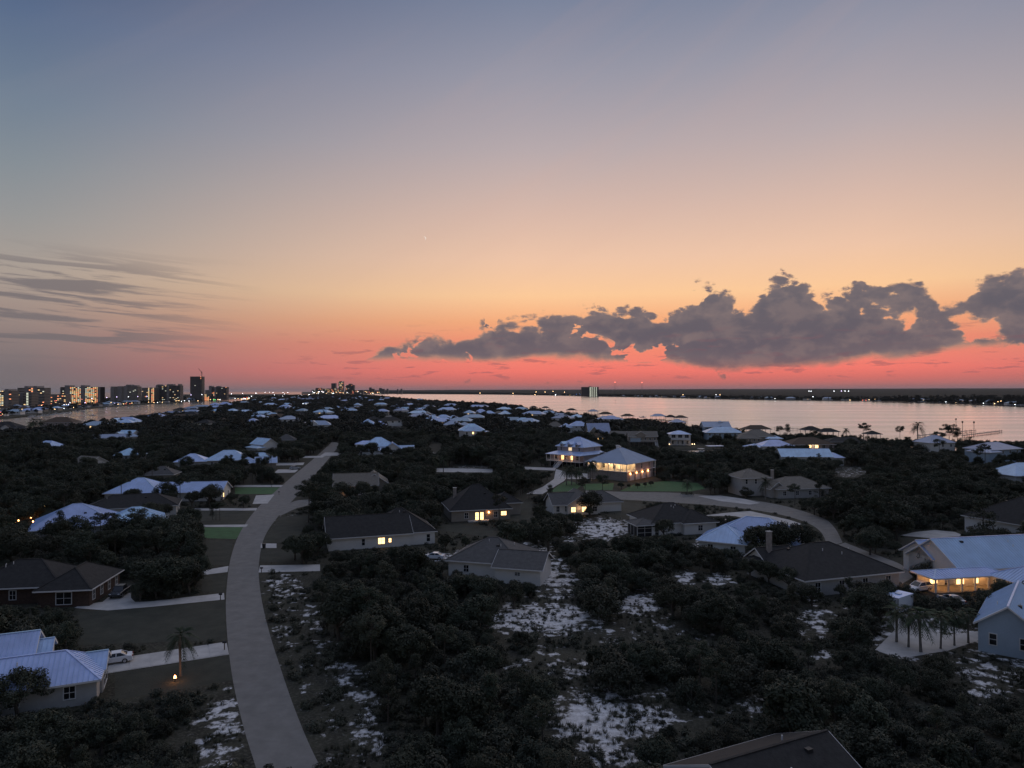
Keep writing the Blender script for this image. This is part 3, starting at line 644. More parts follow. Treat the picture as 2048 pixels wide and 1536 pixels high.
# ---- near and middle houses, left of the curving road
house('white metal roofed house with dormer beside a white sedan', 'dormered house by the white sedan', (133, 1300), 24,
      [B((0, 0), 22, 7.2, 2.9, .58, ov=.5), B((-4.6, 4.9), 16, 6.4, 4.6, .58, 'gable', ov=.5), B((3.4, 4.4), 3.6, 3.0, 4.8, .6, 'gable', z0=2.5, ov=.3), B((8.8, 1.7), 5, 4.6, 2.9, .5, 'gable', ov=.4)], 'stucco', 'metal',
      al=(7.4, 0, 5.6), ribs=0.55, vis=1.0, wins=[(0, 'f', 4, 1.7, 1.1, 1.4, 'glass'), (3, 'r', 1, 1.3, 3.4, 2.0, 'glass')])
house('dark roofed brick house with pale window and pickup in the drive', 'brick house with the pickup', (60, 1118), 8,
      [B((0, 0), 15, 11, 3, .52), B((9.6, -2.2), 8.2, 12.5, 3, .52)], 'brick', 'sh_dark', vis=0.5, wins=[(1, 'f', 1, 1.5, 2.4, 2.0, 'glass'), (1, 'r', 4, 1.6, .9, 1.6, 'glass'), (0, 'f', 3, 1.6, 1.0, 1.5, 'glass')])
house('broad white hip roofed house among trees with green yard light', 'broad white house by the lit garden', (155, 1007), 28,
      [B((0, 0), 19, 17, 3, .46), B((13.5, -2.5), 13, 11, 3, .46)], 'stucco', 'metal', ribs=0.9, vis=2.2, wins=[(1, 'f', 3, 1.6, 1.2, 1.4, 'glass')])
house('charcoal roofed house with long pale wall behind the broad white roof', 'long pale walled house', (357, 1010), 21, [B((0, 0), 24, 12.5, 3, .40)], 'cream', 'sh_dark', al=(12.6, -6.8, 3), vis=0.8, wins=[(0, 'f', 5, 1.6, 1.3, 1.3, 'glass'), (0, 'r', 2, 1.6, 1.2, 1.4, 'glass')])
house('white roofed ranch house with long low wing and weathervane', 'long white ranch house', (282, 955), 6, [B((0, 0), 17, 15, 3, .47), B((18.5, -2.5), 21, 11, 3, .42, 'gable')], 'cream', 'metal', ribs=1.0, vis=1.6, wins=[(1, 'f', 5, 1.6, 1.2, 1.4, 'glass'), (1, 'r', (2, (0,)), 1.6, .8, 1.4, 'glass')])
house('small charcoal pyramid roofed house behind the ranch house', 'small charcoal pyramid roof', (325, 932), 10, [B((0, 0), 11, 9.5, 3, .5)], 'tan', 'sh_grey')
house('large white house of two joined hip roofs by driveways', 'twin hipped white house', (458, 900), 14, [B((0, 0), 20, 15, 3.2, .48), B((14, -1), 16, 11, 3.2, .42), B((-16.5, -2), 14, 12, 3.0, .46)], 'stucco', 'metal', vis=1.8, wins=[(1, 'f', 4, 1.7, 1.1, 1.4, 'glass'), (0, 'f', 3, 1.7, 1.1, 1.4, 'glass')])
house('tilted looking white roofed house deep in the left oaks', 'lone white roof in the oaks', (98, 881), -24, [B((0, 0), 17, 11, 3, .5)], 'stucco', 'metal')
house('small white hip roofed cottage in a gap of oaks', 'white cottage in the oak gap', (262, 896), 5, [B((0, 0), 13, 11, 3, .5)], 'white', 'metal', vis=1.5, wins=[(0, 'f', 3, 1.7, 1.1, 1.3, 'glass')])
house('narrow light grey roofed house half hidden by oaks', 'half hidden grey roof', (180, 912), -28, [B((0, 0), 13, 8.5, 3, .5, 'gable')], 'cream', 'sh_tan')
house('long low grey roof running back through the trees', 'long low grey roof', (222, 868), 32, [B((0, 0), 22, 9, 3, .45, 'gable'), B((13, 1), 9, 10, 3.4, .5)], 'cream', 'metal_grey')
house('white gabled house beside the long low grey roof', 'white gables by the channel oaks', (258, 860), -12, [B((0, 0), 12, 9, 4, .6, 'gable'), B((-3, -5), 6, 6, 4, .6, 'gabley')], 'white', 'metal')
house('wide brown hip roofed house on the channel bank', 'wide brown channel house', (123, 834), 8, [B((0, 0), 30, 20, 6.2, .42, ov=1.0)], 'mauve', 'sh_brown', vis=4.2, wins=[(0, 'f', 7, 4.9, 1.5, 1.5, 'glass')])
house('dark hip roofed waterfront house with white gable', 'dark roofed channel house', (12, 843), 12, [B((0, 0), 24, 18, 6.0, .46, ov=1.0), B((5, -9), 9, 8, 5.2, .6, 'gabley')], 'white', 'sh_dark', vis=4)
house('lower dark hip roof beside the palms on the channel', 'low dark roof by the channel palms', (40, 853), 10, [B((0, 0), 15, 12, 4, .4)], 'white', 'sh_dark')
house('pale blue metal roof at the channel beside a tall oak', 'pale blue channel roof', (181, 845), 10, [B((0, 0), 17, 13, 4, .42)], 'blue', 'metal_grey')
house('large white many gabled house on the channel bank', 'many gabled channel house', (255, 834), -8, [B((0, 0), 24, 13, 5.5, .5), B((-7, -7), 10, 9, 5.0, .6, 'gabley'), B((11, -5), 12, 9, 4.5, .5)], 'white', 'metal', vis=4)
house('low brown roofed house on the channel bank', 'low brown channel roof', (288, 829), 6, [B((0, 0), 24, 12, 4, .35)], 'tan', 'sh_brown')
house('wide dark roofed channel house with shadowed eaves', 'wide dark channel roof', (318, 827), 4, [B((0, 0), 34, 15, 4, .35)], 'tan', 'sh_brown')
house('blue grey low roofed house above the channel docks', 'blue grey channel roof', (345, 822), 4, [B((0, 0), 26, 12, 4.5, .35)], 'blue', 'metal_grey')
house('square pavilion house with dark roof over the channel', 'dark pavilion by the channel', (361, 815), 0, [B((0, 0), 18, 15, 6.5, .38, ov=1.4)], 'white', 'sh_dark', vis=4.5, wins=[(0, 'f', (5, (4,)), 5.4, 1.6, 1.6, 'glass')])
house('pale grey hip roofed house beside the dark pavilion', 'pale roof by the pavilion', (383, 813), 0, [B((0, 0), 26, 16, 6, .36)], 'white', 'metal_grey')
house('long brown and grey roof on the far channel bend', 'long roof on the channel bend', (405, 810), 6, [B((0, 0), 34, 15, 6, .3)], 'tan', 'metal_grey')
house('white triple hipped house on the channel bend', 'triple hipped house', (450, 804), 4, [B((0, 0), 26, 18, 7, .5), B((-20, -6), 20, 15, 6.5, .5), B((16, -16), 30, 16, 5, .42)], 'white', 'metal', vis=5)
# ---- centre, beside and beyond the road
house('white steep gabled house turned away from the road', 'steep white gabled house', (528, 876), -42, [B((0, 0), 15, 9, 5.2, .62, 'gable'), B((2, -6.5), 13, 5, 3.6, .3, 'hip')], 'white', 'metal', vis=2.5, wins=[(0, 'l', 2, 4.0, 1, 1.4, 'glass')])
house('small tan cottage with a lit side by the driveways', 'small tan cottage', (532, 913), 20, [B((0, 0), 9, 7.5, 3, .55, 'gable'), B((-8, 2), 8, 8, 3, .5)], 'tan', 'metal', vis=1.2, wins=[(0, 'r', 1, 1.6, 1.2, 1.2, 'lit_dim')])
house('grey hip roofed house sunk in oaks beyond the driveways', 'grey roof sunk in oaks', (573, 868), 8, [B((0, 0), 12, 11, 3, .55)], 'tan', 'sh_grey')
house('wide pale house with two roof dormers among oaks', 'wide house with two dormers', (635, 841), 4, [B((0, 0), 27, 12, 3.6, .55), B((-3, -3.2), 8, 8, 5, .6, 'gabley', z0=3, ov=.3), B((-11, -2), 8, 12, 3.2, .6, 'gabley')], 'white', 'metal_grey')
house('white hip roofed house with long left wing', 'white house with left wing', (545, 825), 6, [B((0, 0), 20, 14, 4.2, .5), B((-17, -3), 22, 10, 3.4, .4), B((-5, -8), 8, 8, 4, .6, 'gabley')], 'white', 'metal')
house('tall white stepped house with porch roofs', 'tall white stepped house', (571, 809), 0, [B((0, 0), 20, 14, 7.0, .45), B((0, -8), 26, 7, 4.2, .35), B((21, -1), 13, 9, 4, .4)], 'white', 'metal', vis=3, wins=[(0, 'f', 4, 5.6, 1.3, 1.5, 'glass')])
house('low pale roofed house before the road lights', 'low pale roof by the road lights', (583, 803), 4, [B((0, 0), 26, 13, 4.5, .4)], 'white', 'metal_grey')
house('large mauve grey roofed house on the wooded ridge', 'mauve grey roofed house', (617, 796), -6, [B((0, 0), 40, 18, 6.5, .45), B((14, -6), 18, 14, 6, .5)], 'white', 'metal_grey')
house('white cottage pair roof beside the two storey lookout', 'white roof by the lookout house', (675, 812), 8, [B((0, 0), 14, 12, 4.5, .55), B((12, 3), 14, 9, 4, .45)], 'white', 'metal')
house('two storey white lookout house with glowing orange porch', 'white lookout house', (715, 806), -4, [B((0, 0), 11.5, 10, 9.5, .5, ov=.8), B((1, -6.2), 12, 3, 5.2, .3), B((-11, -4), 12, 8, 4.4, .05, 'hip'), B((7.4, -1), 5, 8, 8.4, .3)], 'white', 'metal', vis=1.5,
      wins=[(0, 'f', 4, 8.3, 1.3, 1.4, 'glass'), (1, 'f', (3, (1,)), 3.4, 2.0, 1.8, 'glass')])
house('white house with bright pyramid roof and right wing', 'bright pyramid roofed house', (736, 838), 10, [B((0, 0), 15, 14, 5.2, .55), B((11, -1), 13, 11, 4.6, .5), B((9, -9), 12, 9, 3.6, .45)], 'white', 'metal', vis=2.5, wins=[(0, 'f', 3, 3.8, 1.3, 1.5, 'glass')])
house('big white metal roofed house with gable wing and porch dormer', 'big house with porch dormer', (757, 874), 10, [B((0, 0), 17, 14, 5.0, .58), B((-2.5, -9.5), 18, 6, 3.2, .36), B((8.0, -8.5), 8.5, 11, 4.0, .62, 'gabley'), B((-3, -10.2), 4.5, 3.2, 4.4, .25, 'hip', z0=3.2, ov=.3), B((15.5, -5), 9, 8, 3.2, .4, 'gable'), B((-7, 3), 12, 8, 6.0, .35)],
      'white', 'metal', ribs=1.2, vis=1.4, wins=[(2, 'f', 2, 1.7, 1.2, 1.6, 'glass'), (3, 'f', 2, 3.9, 1.0, .9, 'glass'), (0, 'f', 3, 4.0, 1, 1, 'glass')])
house('tall pale two storey house with stacked hip roofs and red door lamp', 'tall stacked hip roofed house', (943, 847), 4, [B((0, 2), 19, 15, 6.8, .52, ov=.8), B((1, -8), 14, 8, 6.6, .58), B((11.5, 1), 3, 8, 5.5, .2)], 'cream', 'metal', vis=0.3,
      wins=[(1, 'f', (3, (1,)), 5.2, 1.2, 1.5, 'glass'), (1, 'f', 3, 1.9, 1.1, 1.6, 'glass'), (0, 'f', 5, 2.0, 1.1, 1.5, 'glass')])
house('pale roofed house stepping up behind the grey hip roof', 'stepped pale roofed house', (887, 829), -4, [B((0, 0), 18, 13, 5.4, .5), B((12, -3), 13, 11, 5, .52), B((-1, -8), 18, 7, 3.8, .4)], 'white', 'metal', vis=3)
house('mauve grey hip roofed house before the tall stacked house', 'mauve grey hip roof', (905, 840), 2, [B((0, 0), 17, 14, 5.4, .5), B((11, 2), 11, 12, 5, .4)], 'tan', 'metal_grey', vis=3, wins=[(0, 'f', 3, 4.0, 1, 1.4, 'glass')])
house('pale gable fronted house with broad eaves beyond the oaks', 'pale gable fronted house', (855, 823), 6, [B((0, 0), 15, 12, 4.6, .6, 'gabley'), B((5, 5), 12, 9, 5, .3)], 'white', 'metal', vis=3)
house('broad white hip roof beyond the far lane', 'broad hip beyond the far lane', (810, 814), 0, [B((0, 0), 26, 16, 4.5, .5), B((-12, 6), 14, 12, 5, .55)], 'white', 'metal')
house('dark grey peaked roof behind the broad white hip', 'dark grey peaked roof', (793, 808), 8, [B((0, 0), 16, 16, 6, .6), B((-8, -5), 13, 11, 5, .55)], 'white', 'metal_grey')
house('square white belvedere house above the treetops', 'white belvedere house', (839, 816), 0, [B((0, 0), 9, 8, 8.0, .4, ov=.9)], 'cream', 'metal', vis=5, wins=[(0, 'f', 3, 6.6, 1.4, 1.2, 'glass')])
house('long white walled house half sunk in trees', 'long white walled house', (865, 810), 2, [B((0, 0), 26, 12, 6, .25)], 'cream', 'sh_grey', vis=4, wins=[(0, 'f', 5, 4.8, 1.4, 1.4, 'glass')])
house('grey metal roofed house near the bay pines', 'grey roof near the bay pines', (900, 814), 0, [B((0, 0), 22, 14, 5, .45), B((15, 1), 18, 10, 4.2, .3)], 'white', 'metal', vis=3.4)
house('white house with lit amber porch beyond the oaks', 'white house with amber porch', (962, 818), 4, [B((0, 0), 20, 16, 5, .55), B((12, -6), 16, 12, 4.4, .5), B((26, -3), 14, 10, 5, .35, wall='tan', roof='sh_tan')], 'white', 'metal', vis=3, wins=[(1, 'f', (3, (0, 1)), 2.9, 1.4, 1.3, 'lit_dim')])
house('small pale pyramid roofed house by the bay oaks', 'small pale pyramid house', (1010, 821), 0, [B((0, 0), 14, 12, 4.6, .5)], 'white', 'metal', vis=3.4)
house('tan roofed house with garage lit by an orange door lamp', 'tan house with orange door lamp', (712, 946), 12, [B((0, 0), 15, 11, 3.4, .55, 'gable'), B((6.5, 5), 9, 12, 3.4, .6, 'gabley')], 'tan', 'sh_tan', vis=0.6, wins=[])
house('steep charcoal roofed house with glowing french doors', 'charcoal house with french doors', (952, 968), 14, [B((0, 0), 17, 15, 3.2, .68), B((9.5, 4), 8, 9, 3.6, .5)], 'tan', 'sh_dark', vis=0.8, wins=[(0, 'f', 2, 1.6, 1.0, 1.6, 'glass')], chim=(-6, 2, 8.2))
house('charcoal roofed white walled house with two lit windows', 'white walled house with lit windows', (875, 1062), 18, [B((4.5, .5), 15, 14, 3.0, .58), B((-3.5, -1), 19, 12.6, 3.0, .50, 'gable')], 'cream', 'sh_dark', al=(12.6, -7.1, 3.0), vis=0.3,
      wins=[(1, 'f', (4, ()), 1.5, .01, .01, 'glass')] if 0 else [])
house('grey hip roofed house with white side wall in scrub', 'grey house in the scrub', (988, 1074), -16, [B((0, 0), 15, 13, 3.2, .45), B((7.5, -4.5), 9, 9, 3.1, .42, 'gable')], 'cream', 'sh_grey', vis=1.2, wins=[(0, 'f', 2, 1.7, 1.0, 1.3, 'glass'), (1, 'f', 1, 2.0, 1.0, .6, 'glass')])
# ---- right of centre
house('pale grey gabled house with lit tan porch', 'gabled house with lit porch', (1158, 981), 12, [B((0, 0), 10, 10, 3, .55, 'gabley'), B((-5, 1), 8, 9, 3, .5, 'gable'), B((8, 3), 10, 9, 3, .5)], 'cream', 'sh_grey', vis=0.8, wins=[(1, 'f', 3, 1.7, .9, 1.6, 'glass'), (0, 'f', (3, (0, 1)), 1.6, 1.3, 1.4, 'glass')])
house('charcoal hip roofed house with screened corner porch', 'charcoal house with screen porch', (1338, 1005), 14, [B((0, 0), 16.5, 14, 3, .46), B((-9.5, -4.5), 6, 6, 2.9, .3, wall='screen', roof='sh_grey'), B((4.5, -4), 9, 9, 3, .45)], 'cream', 'sh_dark', vis=0.6, wins=[(2, 'f', 1, 1.6, 1.2, 1.3, 'glass')])
house('white metal roofed house behind dark oaks beside pale driveway', 'white roof by the pale driveway', (1515, 1034), -28, [B((0, 0), 19, 14, 3, .5), B((-6, -6), 10, 10, 3, .48)], 'white', 'metal', ribs=0.9, vis=2.0, wins=[(1, 'f', 2, 1.6, 1.1, 1.3, 'glass')])
house('huge dark hip roofed house with stone chimney tower', 'huge dark hip roofed house', (1640, 1084), 17, [B((0, 0), 21, 17, 3.1, .42), B((-6, 6.5), 7, 6, 3.2, .6, 'gable', wall='white')], 'stucco', 'sh_dark', vis=2.5, wins=[(0, 'f', 4, 1.6, 1.1, 1.6, 'glass')], chim=(-7.5, 5.5, 8.8))
house('dark roofed white walled house with row of dormer windows', 'dark house with dormer row', (2062, 992), 22, [B((0, 0), 25, 17, 4.6, .52), B((-8, -8.5), 9, 7, 3.2, .5)], 'white', 'sh_dark', vis=0.4, wins=[(0, 'f', 3, 2.2, 1.3, 1.6, 'glass'), (1, 'f', 3, 1.6, .8, 1.6, 'glass')])
house('pale stucco house with turret like pyramid roof and long wing', 'turreted stucco house', (1497, 937), 10, [B((0, 0), 10.5, 10, 6.3, .42), B((13.5, -6.0), 19, 13, 3.2, .42), B((5, -8), 5, 5, 3, .7, 'gabley')], 'stucco', 'sh_tan', vis=0.5, wins=[(0, 'f', 3, 5.0, .8, 1.6, 'glass'), (1, 'f', 4, 1.7, 1.1, 1.4, 'glass')], chim=(8, -2, 8.4))
house('white wide roofed house behind a row of round oaks', 'wide white roof behind oaks', (1606, 897), -3, [B((0, 0), 24, 11, 4.2, .52, 'gable'), B((14, -1), 7, 9, 3.8, .45)], 'white', 'metal', vis=3)
house('brown hip roofed house with warm lit porch', 'brown house with warm porch', (1614, 874), 0, [B((0, 0), 25, 17, 4.6, .36, ov=1.0)], 'mauve', 'sh_brown', vis=2.4, wins=[(0, 'f', (6, (2, 3)), 3.4, 1.8, 1.7, 'glass')])
house('white low hip roofed house beside the brown house', 'white hip by the brown house', (1548, 879), 0, [B((0, 0), 18, 13, 4.8, .42), B((-12, -1), 9, 9, 4.2, .3)], 'white', 'metal', vis=2.6, wins=[(0, 'f', 3, 3.7, 1.1, 1.3, 'glass')])
house('tan hip roofed bay house with row of porch windows', 'tan bay house', (1512, 859), -4, [B((0, 0), 20, 15, 6.4, .45), B((-7, -7), 14, 9, 5.6, .4), B((9, -6), 10, 8, 5.2, .35, roof='metal')], 'tan', 'sh_tan', vis=2.5, wins=[(1, 'f', 5, 4.2, 1.1, 1.5, 'glass')])
house('wide pale blue roofed two storey bay house', 'wide blue roofed bay house', (1445, 853), -4, [B((0, 0), 25, 15, 6.2, .42, ov=1.0)], 'blue', 'metal', vis=2.4, wins=[(0, 'f', 7, 4.8, 1.1, 1.5, 'glass'), (0, 'f', 7, 2.0, 1.1, 1.5, 'glass')])
house('dark gabled bay house with cupola', 'dark gabled bay house', (1430, 843), 0, [B((0, 0), 21, 13, 7.5, .5, 'gable'), B((4, 0), 3, 3, 11.0, .5, z0=8, ov=.4)], 'blue', 'metal_grey', vis=5, wins=[(0, 'f', 4, 6.0, 1.2, 1.3, 'glass')])
house('pale two storey house with balcony columns by the boat basin', 'balconied house by the basin', (1358, 861), -6, [B((0, 0), 13, 11, 7.4, .30, ov=.9)], 'cream', 'metal', vis=0.2, wins=[(0, 'f', (3, ()), 6.0, 2.6, 1.9, 'glass'), (0, 'f', 4, 2.0, 1.2, 2.0, 'glass')])
house('tan raised gabled house on stilts with front gable', 'tan house on stilts', (1284, 862), -3, [B((0, 0), 18.5, 10, 6.4, .52, 'gable', z0=2.9), B((-1.5, -2.5), 5.5, 7, 8.0, .5, 'gabley', z0=6.0, ov=.3), B((-5, -5.4), 6.5, 2.5, 5.6, .3, z0=2.9, ov=.3, wall='blue')], 'tan', 'sh_tan', vis=0.3, wins=[(0, 'f', (6, ()), 4.8, 1.1, 1.6, 'glass')])
house('white hip roofed house with square left wing and small windows', 'white hip house with square wing', (1157, 842), -4, [B((0, 0), 17, 13, 6.4, .5), B((-11, -2), 11, 12, 5.2, .5)], 'white', 'metal', vis=1.8, wins=[(0, 'f', 4, 5.4, 1.0, 1.2, 'glass'), (0, 'f', 3, 2.4, 1.0, 1.4, 'glass')])
house('steep grey roofed chalet with tan gable', 'steep grey roofed chalet', (1195, 846), 8, [B((0, 0), 17, 13, 3.6, .95, 'gable'), B((-5, -5), 7, 7, 4.6, .9, 'gabley')], 'tan', 'metal_grey', vis=2.5, wins=[(0, 'f', 3, 3, 1.1, 1.3, 'glass')])
house('pale tan hip roofed house beside the white hip house', 'pale tan hip roof', (1110, 843), 0, [B((0, 0), 13, 10, 4.5, .6)], 'cream', 'sh_tan', vis=3.4)
house('grey metal roofed house near the boathouses', 'grey roof near the boathouses', (1209, 832), -4, [B((0, 0), 17, 12, 4.6, .45), B((14, -1), 15, 10, 4.0, .4)], 'white', 'metal_grey', vis=3.2)
house('pair of joined white hip roofs with pale chimney', 'joined white hip roofs', (1046, 835), 2, [B((0, 0), 17, 12, 4.6, .5), B((9, -5), 14, 11, 4.2, .48), B((-12, 6), 14, 11, 5.2, .5, 'gable', roof='metal_grey')], 'white', 'metal', vis=3, chim=(-19.5, 6, 9.5))
house('pale slate roofed house half hidden by bay oaks', 'slate roof in the bay oaks', (1120, 826), 0, [B((0, 0), 20, 12, 4.6, .42), B((-12, 2), 8, 9, 4, .4)], 'blue', 'metal_grey', vis=3.6)
house('white roofed house behind the bay pier', 'white roof behind the pier', (1042, 814), 8, [B((0, 0), 22, 14, 5, .45), B((-22, 8), 16, 13, 5, .45)], 'white', 'metal', vis=3.8)
house('brown shingled low roof beside the lit glazed house', 'brown low roof', (1245, 862), -24, [B((0, 0), 18, 10, 3.2, .45, 'gable')], 'cream', 'sh_tan', vis=2.6)
house('house with two glowing amber windows behind dark shrubs', 'house with amber windows', (1190, 866), 0, [B((0, 0), 14, 9, 3.2, .45), ], 'tan', 'sh_brown', vis=1.4, wins=[(0, 'f', (4, (2, 3)), 1.8, .8, 1.5, 'glass')])
house('grey roofed outbuilding right of the porch house', 'grey outbuilding', (1182, 882), -25, [B((0, 0), 12, 9, 5.0, .5)], 'stucco', 'sh_grey', vis=2.5, wins=[(0, 'f', 2, 3.6, .8, 1.2, 'glass')])
house('tall pale blue walled bay house with dark roof', 'tall blue walled bay house', (1985, 884), 22, [B((0, 0), 22, 14, 6.6, .36, ov=.8), B((-11, -3), 9, 11, 5.6, .4)], 'blue', 'metal_grey', vis=0.8, wins=[(0, 'r', 3, 5.2, 1.0, 1.3, 'glass'), (0, 'f', 4, 5.2, 1.1, 1.4, 'glass')])
house('grey roofed bay house beside a tall umbrella pine', 'grey bay house by the pine', (1868, 870), 10, [B((0, 0), 16, 13, 6.4, .5)], 'cream', 'metal_grey', vis=2, wins=[(0, 'f', 3, 4.8, 1.1, 1.4, 'glass')])
house('bright white roof at the wood edge below the blue walled house', 'bright white roof by the wood', (2046, 925), 8, [B((0, 0), 20, 14, 3.4, .5)], 'white', 'metal', vis=2)
house('low green dark roof by the bay palms', 'low dark roof by the bay palms', (1690, 874), -2, [B((0, 0), 26, 14, 4.0, .3)], 'tan', 'sh_dark', vis=3.2)
house('white metal roofed ranch with glowing orange porch', 'ranch with orange porch', (1868, 1158), 10, [B((5.5, 3), 23, 13, 3.4, .55, 'gable'), B((-1.5, 7.0), 9, 8, 3.8, .55, 'gable'), B((-6.5, -4.2), 15, 4.6, 3.0, .26, z0=2.75), B((5.5, -12.0), 15, 11, 3.0, .5)], 'cream', 'metal', ribs=0.6, vis=0.6, al=(-14.6, -7.1, 3.0), wins=[(3, 'l', 1, 1.4, 1.4, 2.0, 'glass')])
house('pale blue gable ended house with small windows at sandy lot', 'pale blue gable ended house', (2016, 1216), 50, [B((0, 0), 16, 7, 4.0, .66, 'gable', ov=.5)], 'blue', 'metal', ribs=0.6, al=(-8, 0, 6.7), vis=0.3, wins=[(0, 'l', 2, 2.0, .8, 1.5, 'glass')])
house('charcoal shingled roof with pale gable rising from black scrub', 'charcoal roof in black scrub', (1652, 1461), 25, [B((0, 0), 12.4, 11, 3.2, .435, 'gable')], 'cream', 'sh_dark', al=(6.6, 0, 6.2), vis=1.5)

# ---- details on single houses
def hfind(s): return next(h for h in HOUSES if h['short'] == s)
h = hfind('white walled house with lit windows'); b1_ = h['blocks'][1]; r_ = h['root']
for u, w_, h_, k_ in ((2.4, .7, 1.5, 'glass'), (6.6, 1.5, 1.4, 'lit'), (8.6, .6, .9, 'lit')): win(r_, b1_, 'f', b1_['o'][0] + u - 4, 1.6, w_, h_, k_)
MB().box(6.0, 12.0, -6.8, -6.3, 0, 2.9).build('wall', MT['cream'], r_)
win(r_, dict(o=(9, -4), L=6, W=5.6), 'f', 10.4, 1.5, .8, 1.7, 'glass')
h = hfind('tan house with orange door lamp'); r_ = h['root']
MB().box(0.5, 5.5, -5.56, -5.5, 0.02, 2.4).build('garage_door', MT['cream'], r_); sconce(r_, (-4.2, -5.75, 2.5), 110, off=(0, -.6, 0)); win(r_, h['blocks'][0], 'f', -2.5, 1.5, 1.2, 1.4)
h = hfind('charcoal house with french doors'); r_ = h['root']; b_ = h['blocks'][0]
for u in (-1.2, 0.2): win(r_, b_, 'f', u, 1.25, .9, 2.2, 'lit', 'french_door')
win(r_, b_, 'f', 6.6, 1.8, 1.5, 1.1, 'lit'); sconce(r_, (2.2, -7.7, 2.3), 18)
MB().box(-4, 2.2, -9.6, -7.6, 0, .3).build('terrace', MT['conc'], r_)
h = hfind('gabled house with lit porch'); r_ = h['root']; lamp_light(r_, (-1.5, -5.9, 2.0), 30)
h = hfind('tall stacked hip roofed house'); sconce(h['root'], (8.6, -6.2, 2.0), 90, 'lamp_amber', .35, off=(0, -.8, 0), col=(1, .22, .1))
h = hfind('white lookout house'); lamp_light(h['root'], (0.5, -8.4, 3.6), 160)
h = hfind('brown house with warm porch'); lamp_light(h['root'], (0, -9.8, 3.6), 110, (1, .75, .45))
h = hfind('charcoal house with screen porch'); r_ = h['root']
fr = MB()
for x in (-12.5, -10.5, -8.5, -6.6):
    fr.box(x - .05, x + .05, -7.56, -7.505, 0, 2.9)
for z in (0.9, 2.0): fr.box(-12.5, -6.6, -7.55, -7.502, z - .04, z + .04)
for y in (-7.4, -5.4, -3.4, -1.6): fr.box(-12.56, -12.505, y - .05, y + .05, 0, 2.9)
fr.build('screen_frame', MT['trim'], r_)
MB().box(-8.6, -7.7, -7.58, -7.5, .05, 2.2).build('screen_door', MT['trim'], r_)
h = hfind('dark house with dormer row'); r_ = h['root']
dm = MB().box(-9.5, -5.0, -8.2, -4.5, 4.9, 6.3).build('dormer', MT['white'], r_)
for x in (-8.6, -7.25, -5.9): inst('dormer_window', window_mesh(.8, .8, 'glass')[1], dm, (x, -8.21, 5.6))
MB().poly([(-10, -8.7, 6.32), (-4.5, -8.7, 6.32), (-4.5, -4.0, 7.1), (-10, -4.0, 7.1)]).poly([(-10, -8.7, 6.2), (-10, -4.0, 6.98), (-4.5, -4.0, 6.98), (-4.5, -8.7, 6.2)]).build('dormer_roof', MT['sh_dark'], dm)
h = hfind('tan house on stilts'); r_ = h['root']
for x in (-9, -6, -3, 0, 3, 6, 9):
    for y in (-7.2, -4.6): MB().box(x - .15, x + .15, y - .15, y + .15, 0, 2.9).build('stilt', MT['wood'], r_)
MB().box(-9.4, 9.4, -7.4, -4.95, 2.72, 2.9).build('deck', MT['plank'], r_)
rl = MB()
for k in range(26): rl.box(-9.3 + k * .74, -9.24 + k * .74, -7.38, -7.32, 2.9, 3.9)
rl.box(-9.3, 9.3, -7.4, -7.3, 3.9, 3.98).build('railing', MT['trim'], r_)
st = MB()
for k in range(10): st.box(7.4, 9.0, -7.4 - .5 * (k + 1), -7.4 - .5 * k, 2.7 - .29 * (k + 1), 2.78 - .29 * (k + 1) + .05)
st.beam((7.4, -7.4, 2.6), (7.4, -12.4, -.1), .08, .3).beam((9.0, -7.4, 2.6), (9.0, -12.4, -.1), .08, .3).beam((7.4, -7.4, 3.8), (7.4, -12.4, .95), .07, .08).beam((9.0, -7.4, 3.8), (9.0, -12.4, .95), .07, .08).build('stair', MT['trim'], r_)
h = hfind('balconied house by the basin'); r_ = h['root']
MB().box(-6.6, 6.6, -7.6, -5.5, 3.7, 3.95).build('balcony', MT['trim'], r_)
for x in (-6.4, -2.2, 2.2, 6.4): MB().box(x - .2, x + .2, -7.5, -7.1, 0, 7.3).build('column', MT['trim'], r_)
rl = MB().box(-6.5, 6.5, -7.58, -7.5, 4.85, 4.95)
for k in range(30): rl.box(-6.4 + k * .44, -6.36 + k * .44, -7.56, -7.52, 3.95, 4.85)
rl.build('railing', MT['trim'], r_)
for x in (-7.4, 7.6, 9.0): sconce(r_, (x, -7.6, 1.0), 6, 'lamp_warm', .16)
h = hfind('dark house with dormer row')
h = hfind('long white ranch house'); wv_ = MB().bar((14, -2.5, 5.2), (14, -2.5, 6.6), .03).box(13.6, 14.5, -2.52, -2.48, 6.3, 6.5); wv_.bar((14, -2.5, 5.0), (14, -2.5, 5.7), .35, .1).build('weathervane', MT['trim'], h['root'])
# glowing porch of the ranch house on the right
h = hfind('ranch with orange porch'); r_ = h['root']
for x in (-13.6, -11.0, -8.2, -5.4, -2.6, .4): MB().box(x - .12, x + .12, -6.45, -6.2, 0, 2.9).build('porch_post', MT['trim'], r_)
MB().box(-13.9, .9, -6.6, -1.9, 0, .25).build('porch_floor', MT['plank'], r_)
MB().box(-13.8, -8.05, -2.2, -2.0, .25, 3.2).build('porch_wall', MT['cream'], r_)
for x, y, w_ in ((-10.5, -2.21, 1.6), (-6.0, -3.51, 1.6), (-2.6, -3.51, 1.0)): inst('pane', window_mesh(w_, 1.8, 'lit')[1], inst('window', window_mesh(w_, 1.8, 'lit')[0], r_, (x, y, 1.6)))
for x in (-12.0, -9.0, -5.0, -1.5): lamp_light(r_, (x, -4.4, 2.4), 75, (1, .46, .16))
sconce(r_, (-16.5, .5, 2.6), 70, 'lamp_amber', .25, off=(-.6, -.4, 0))

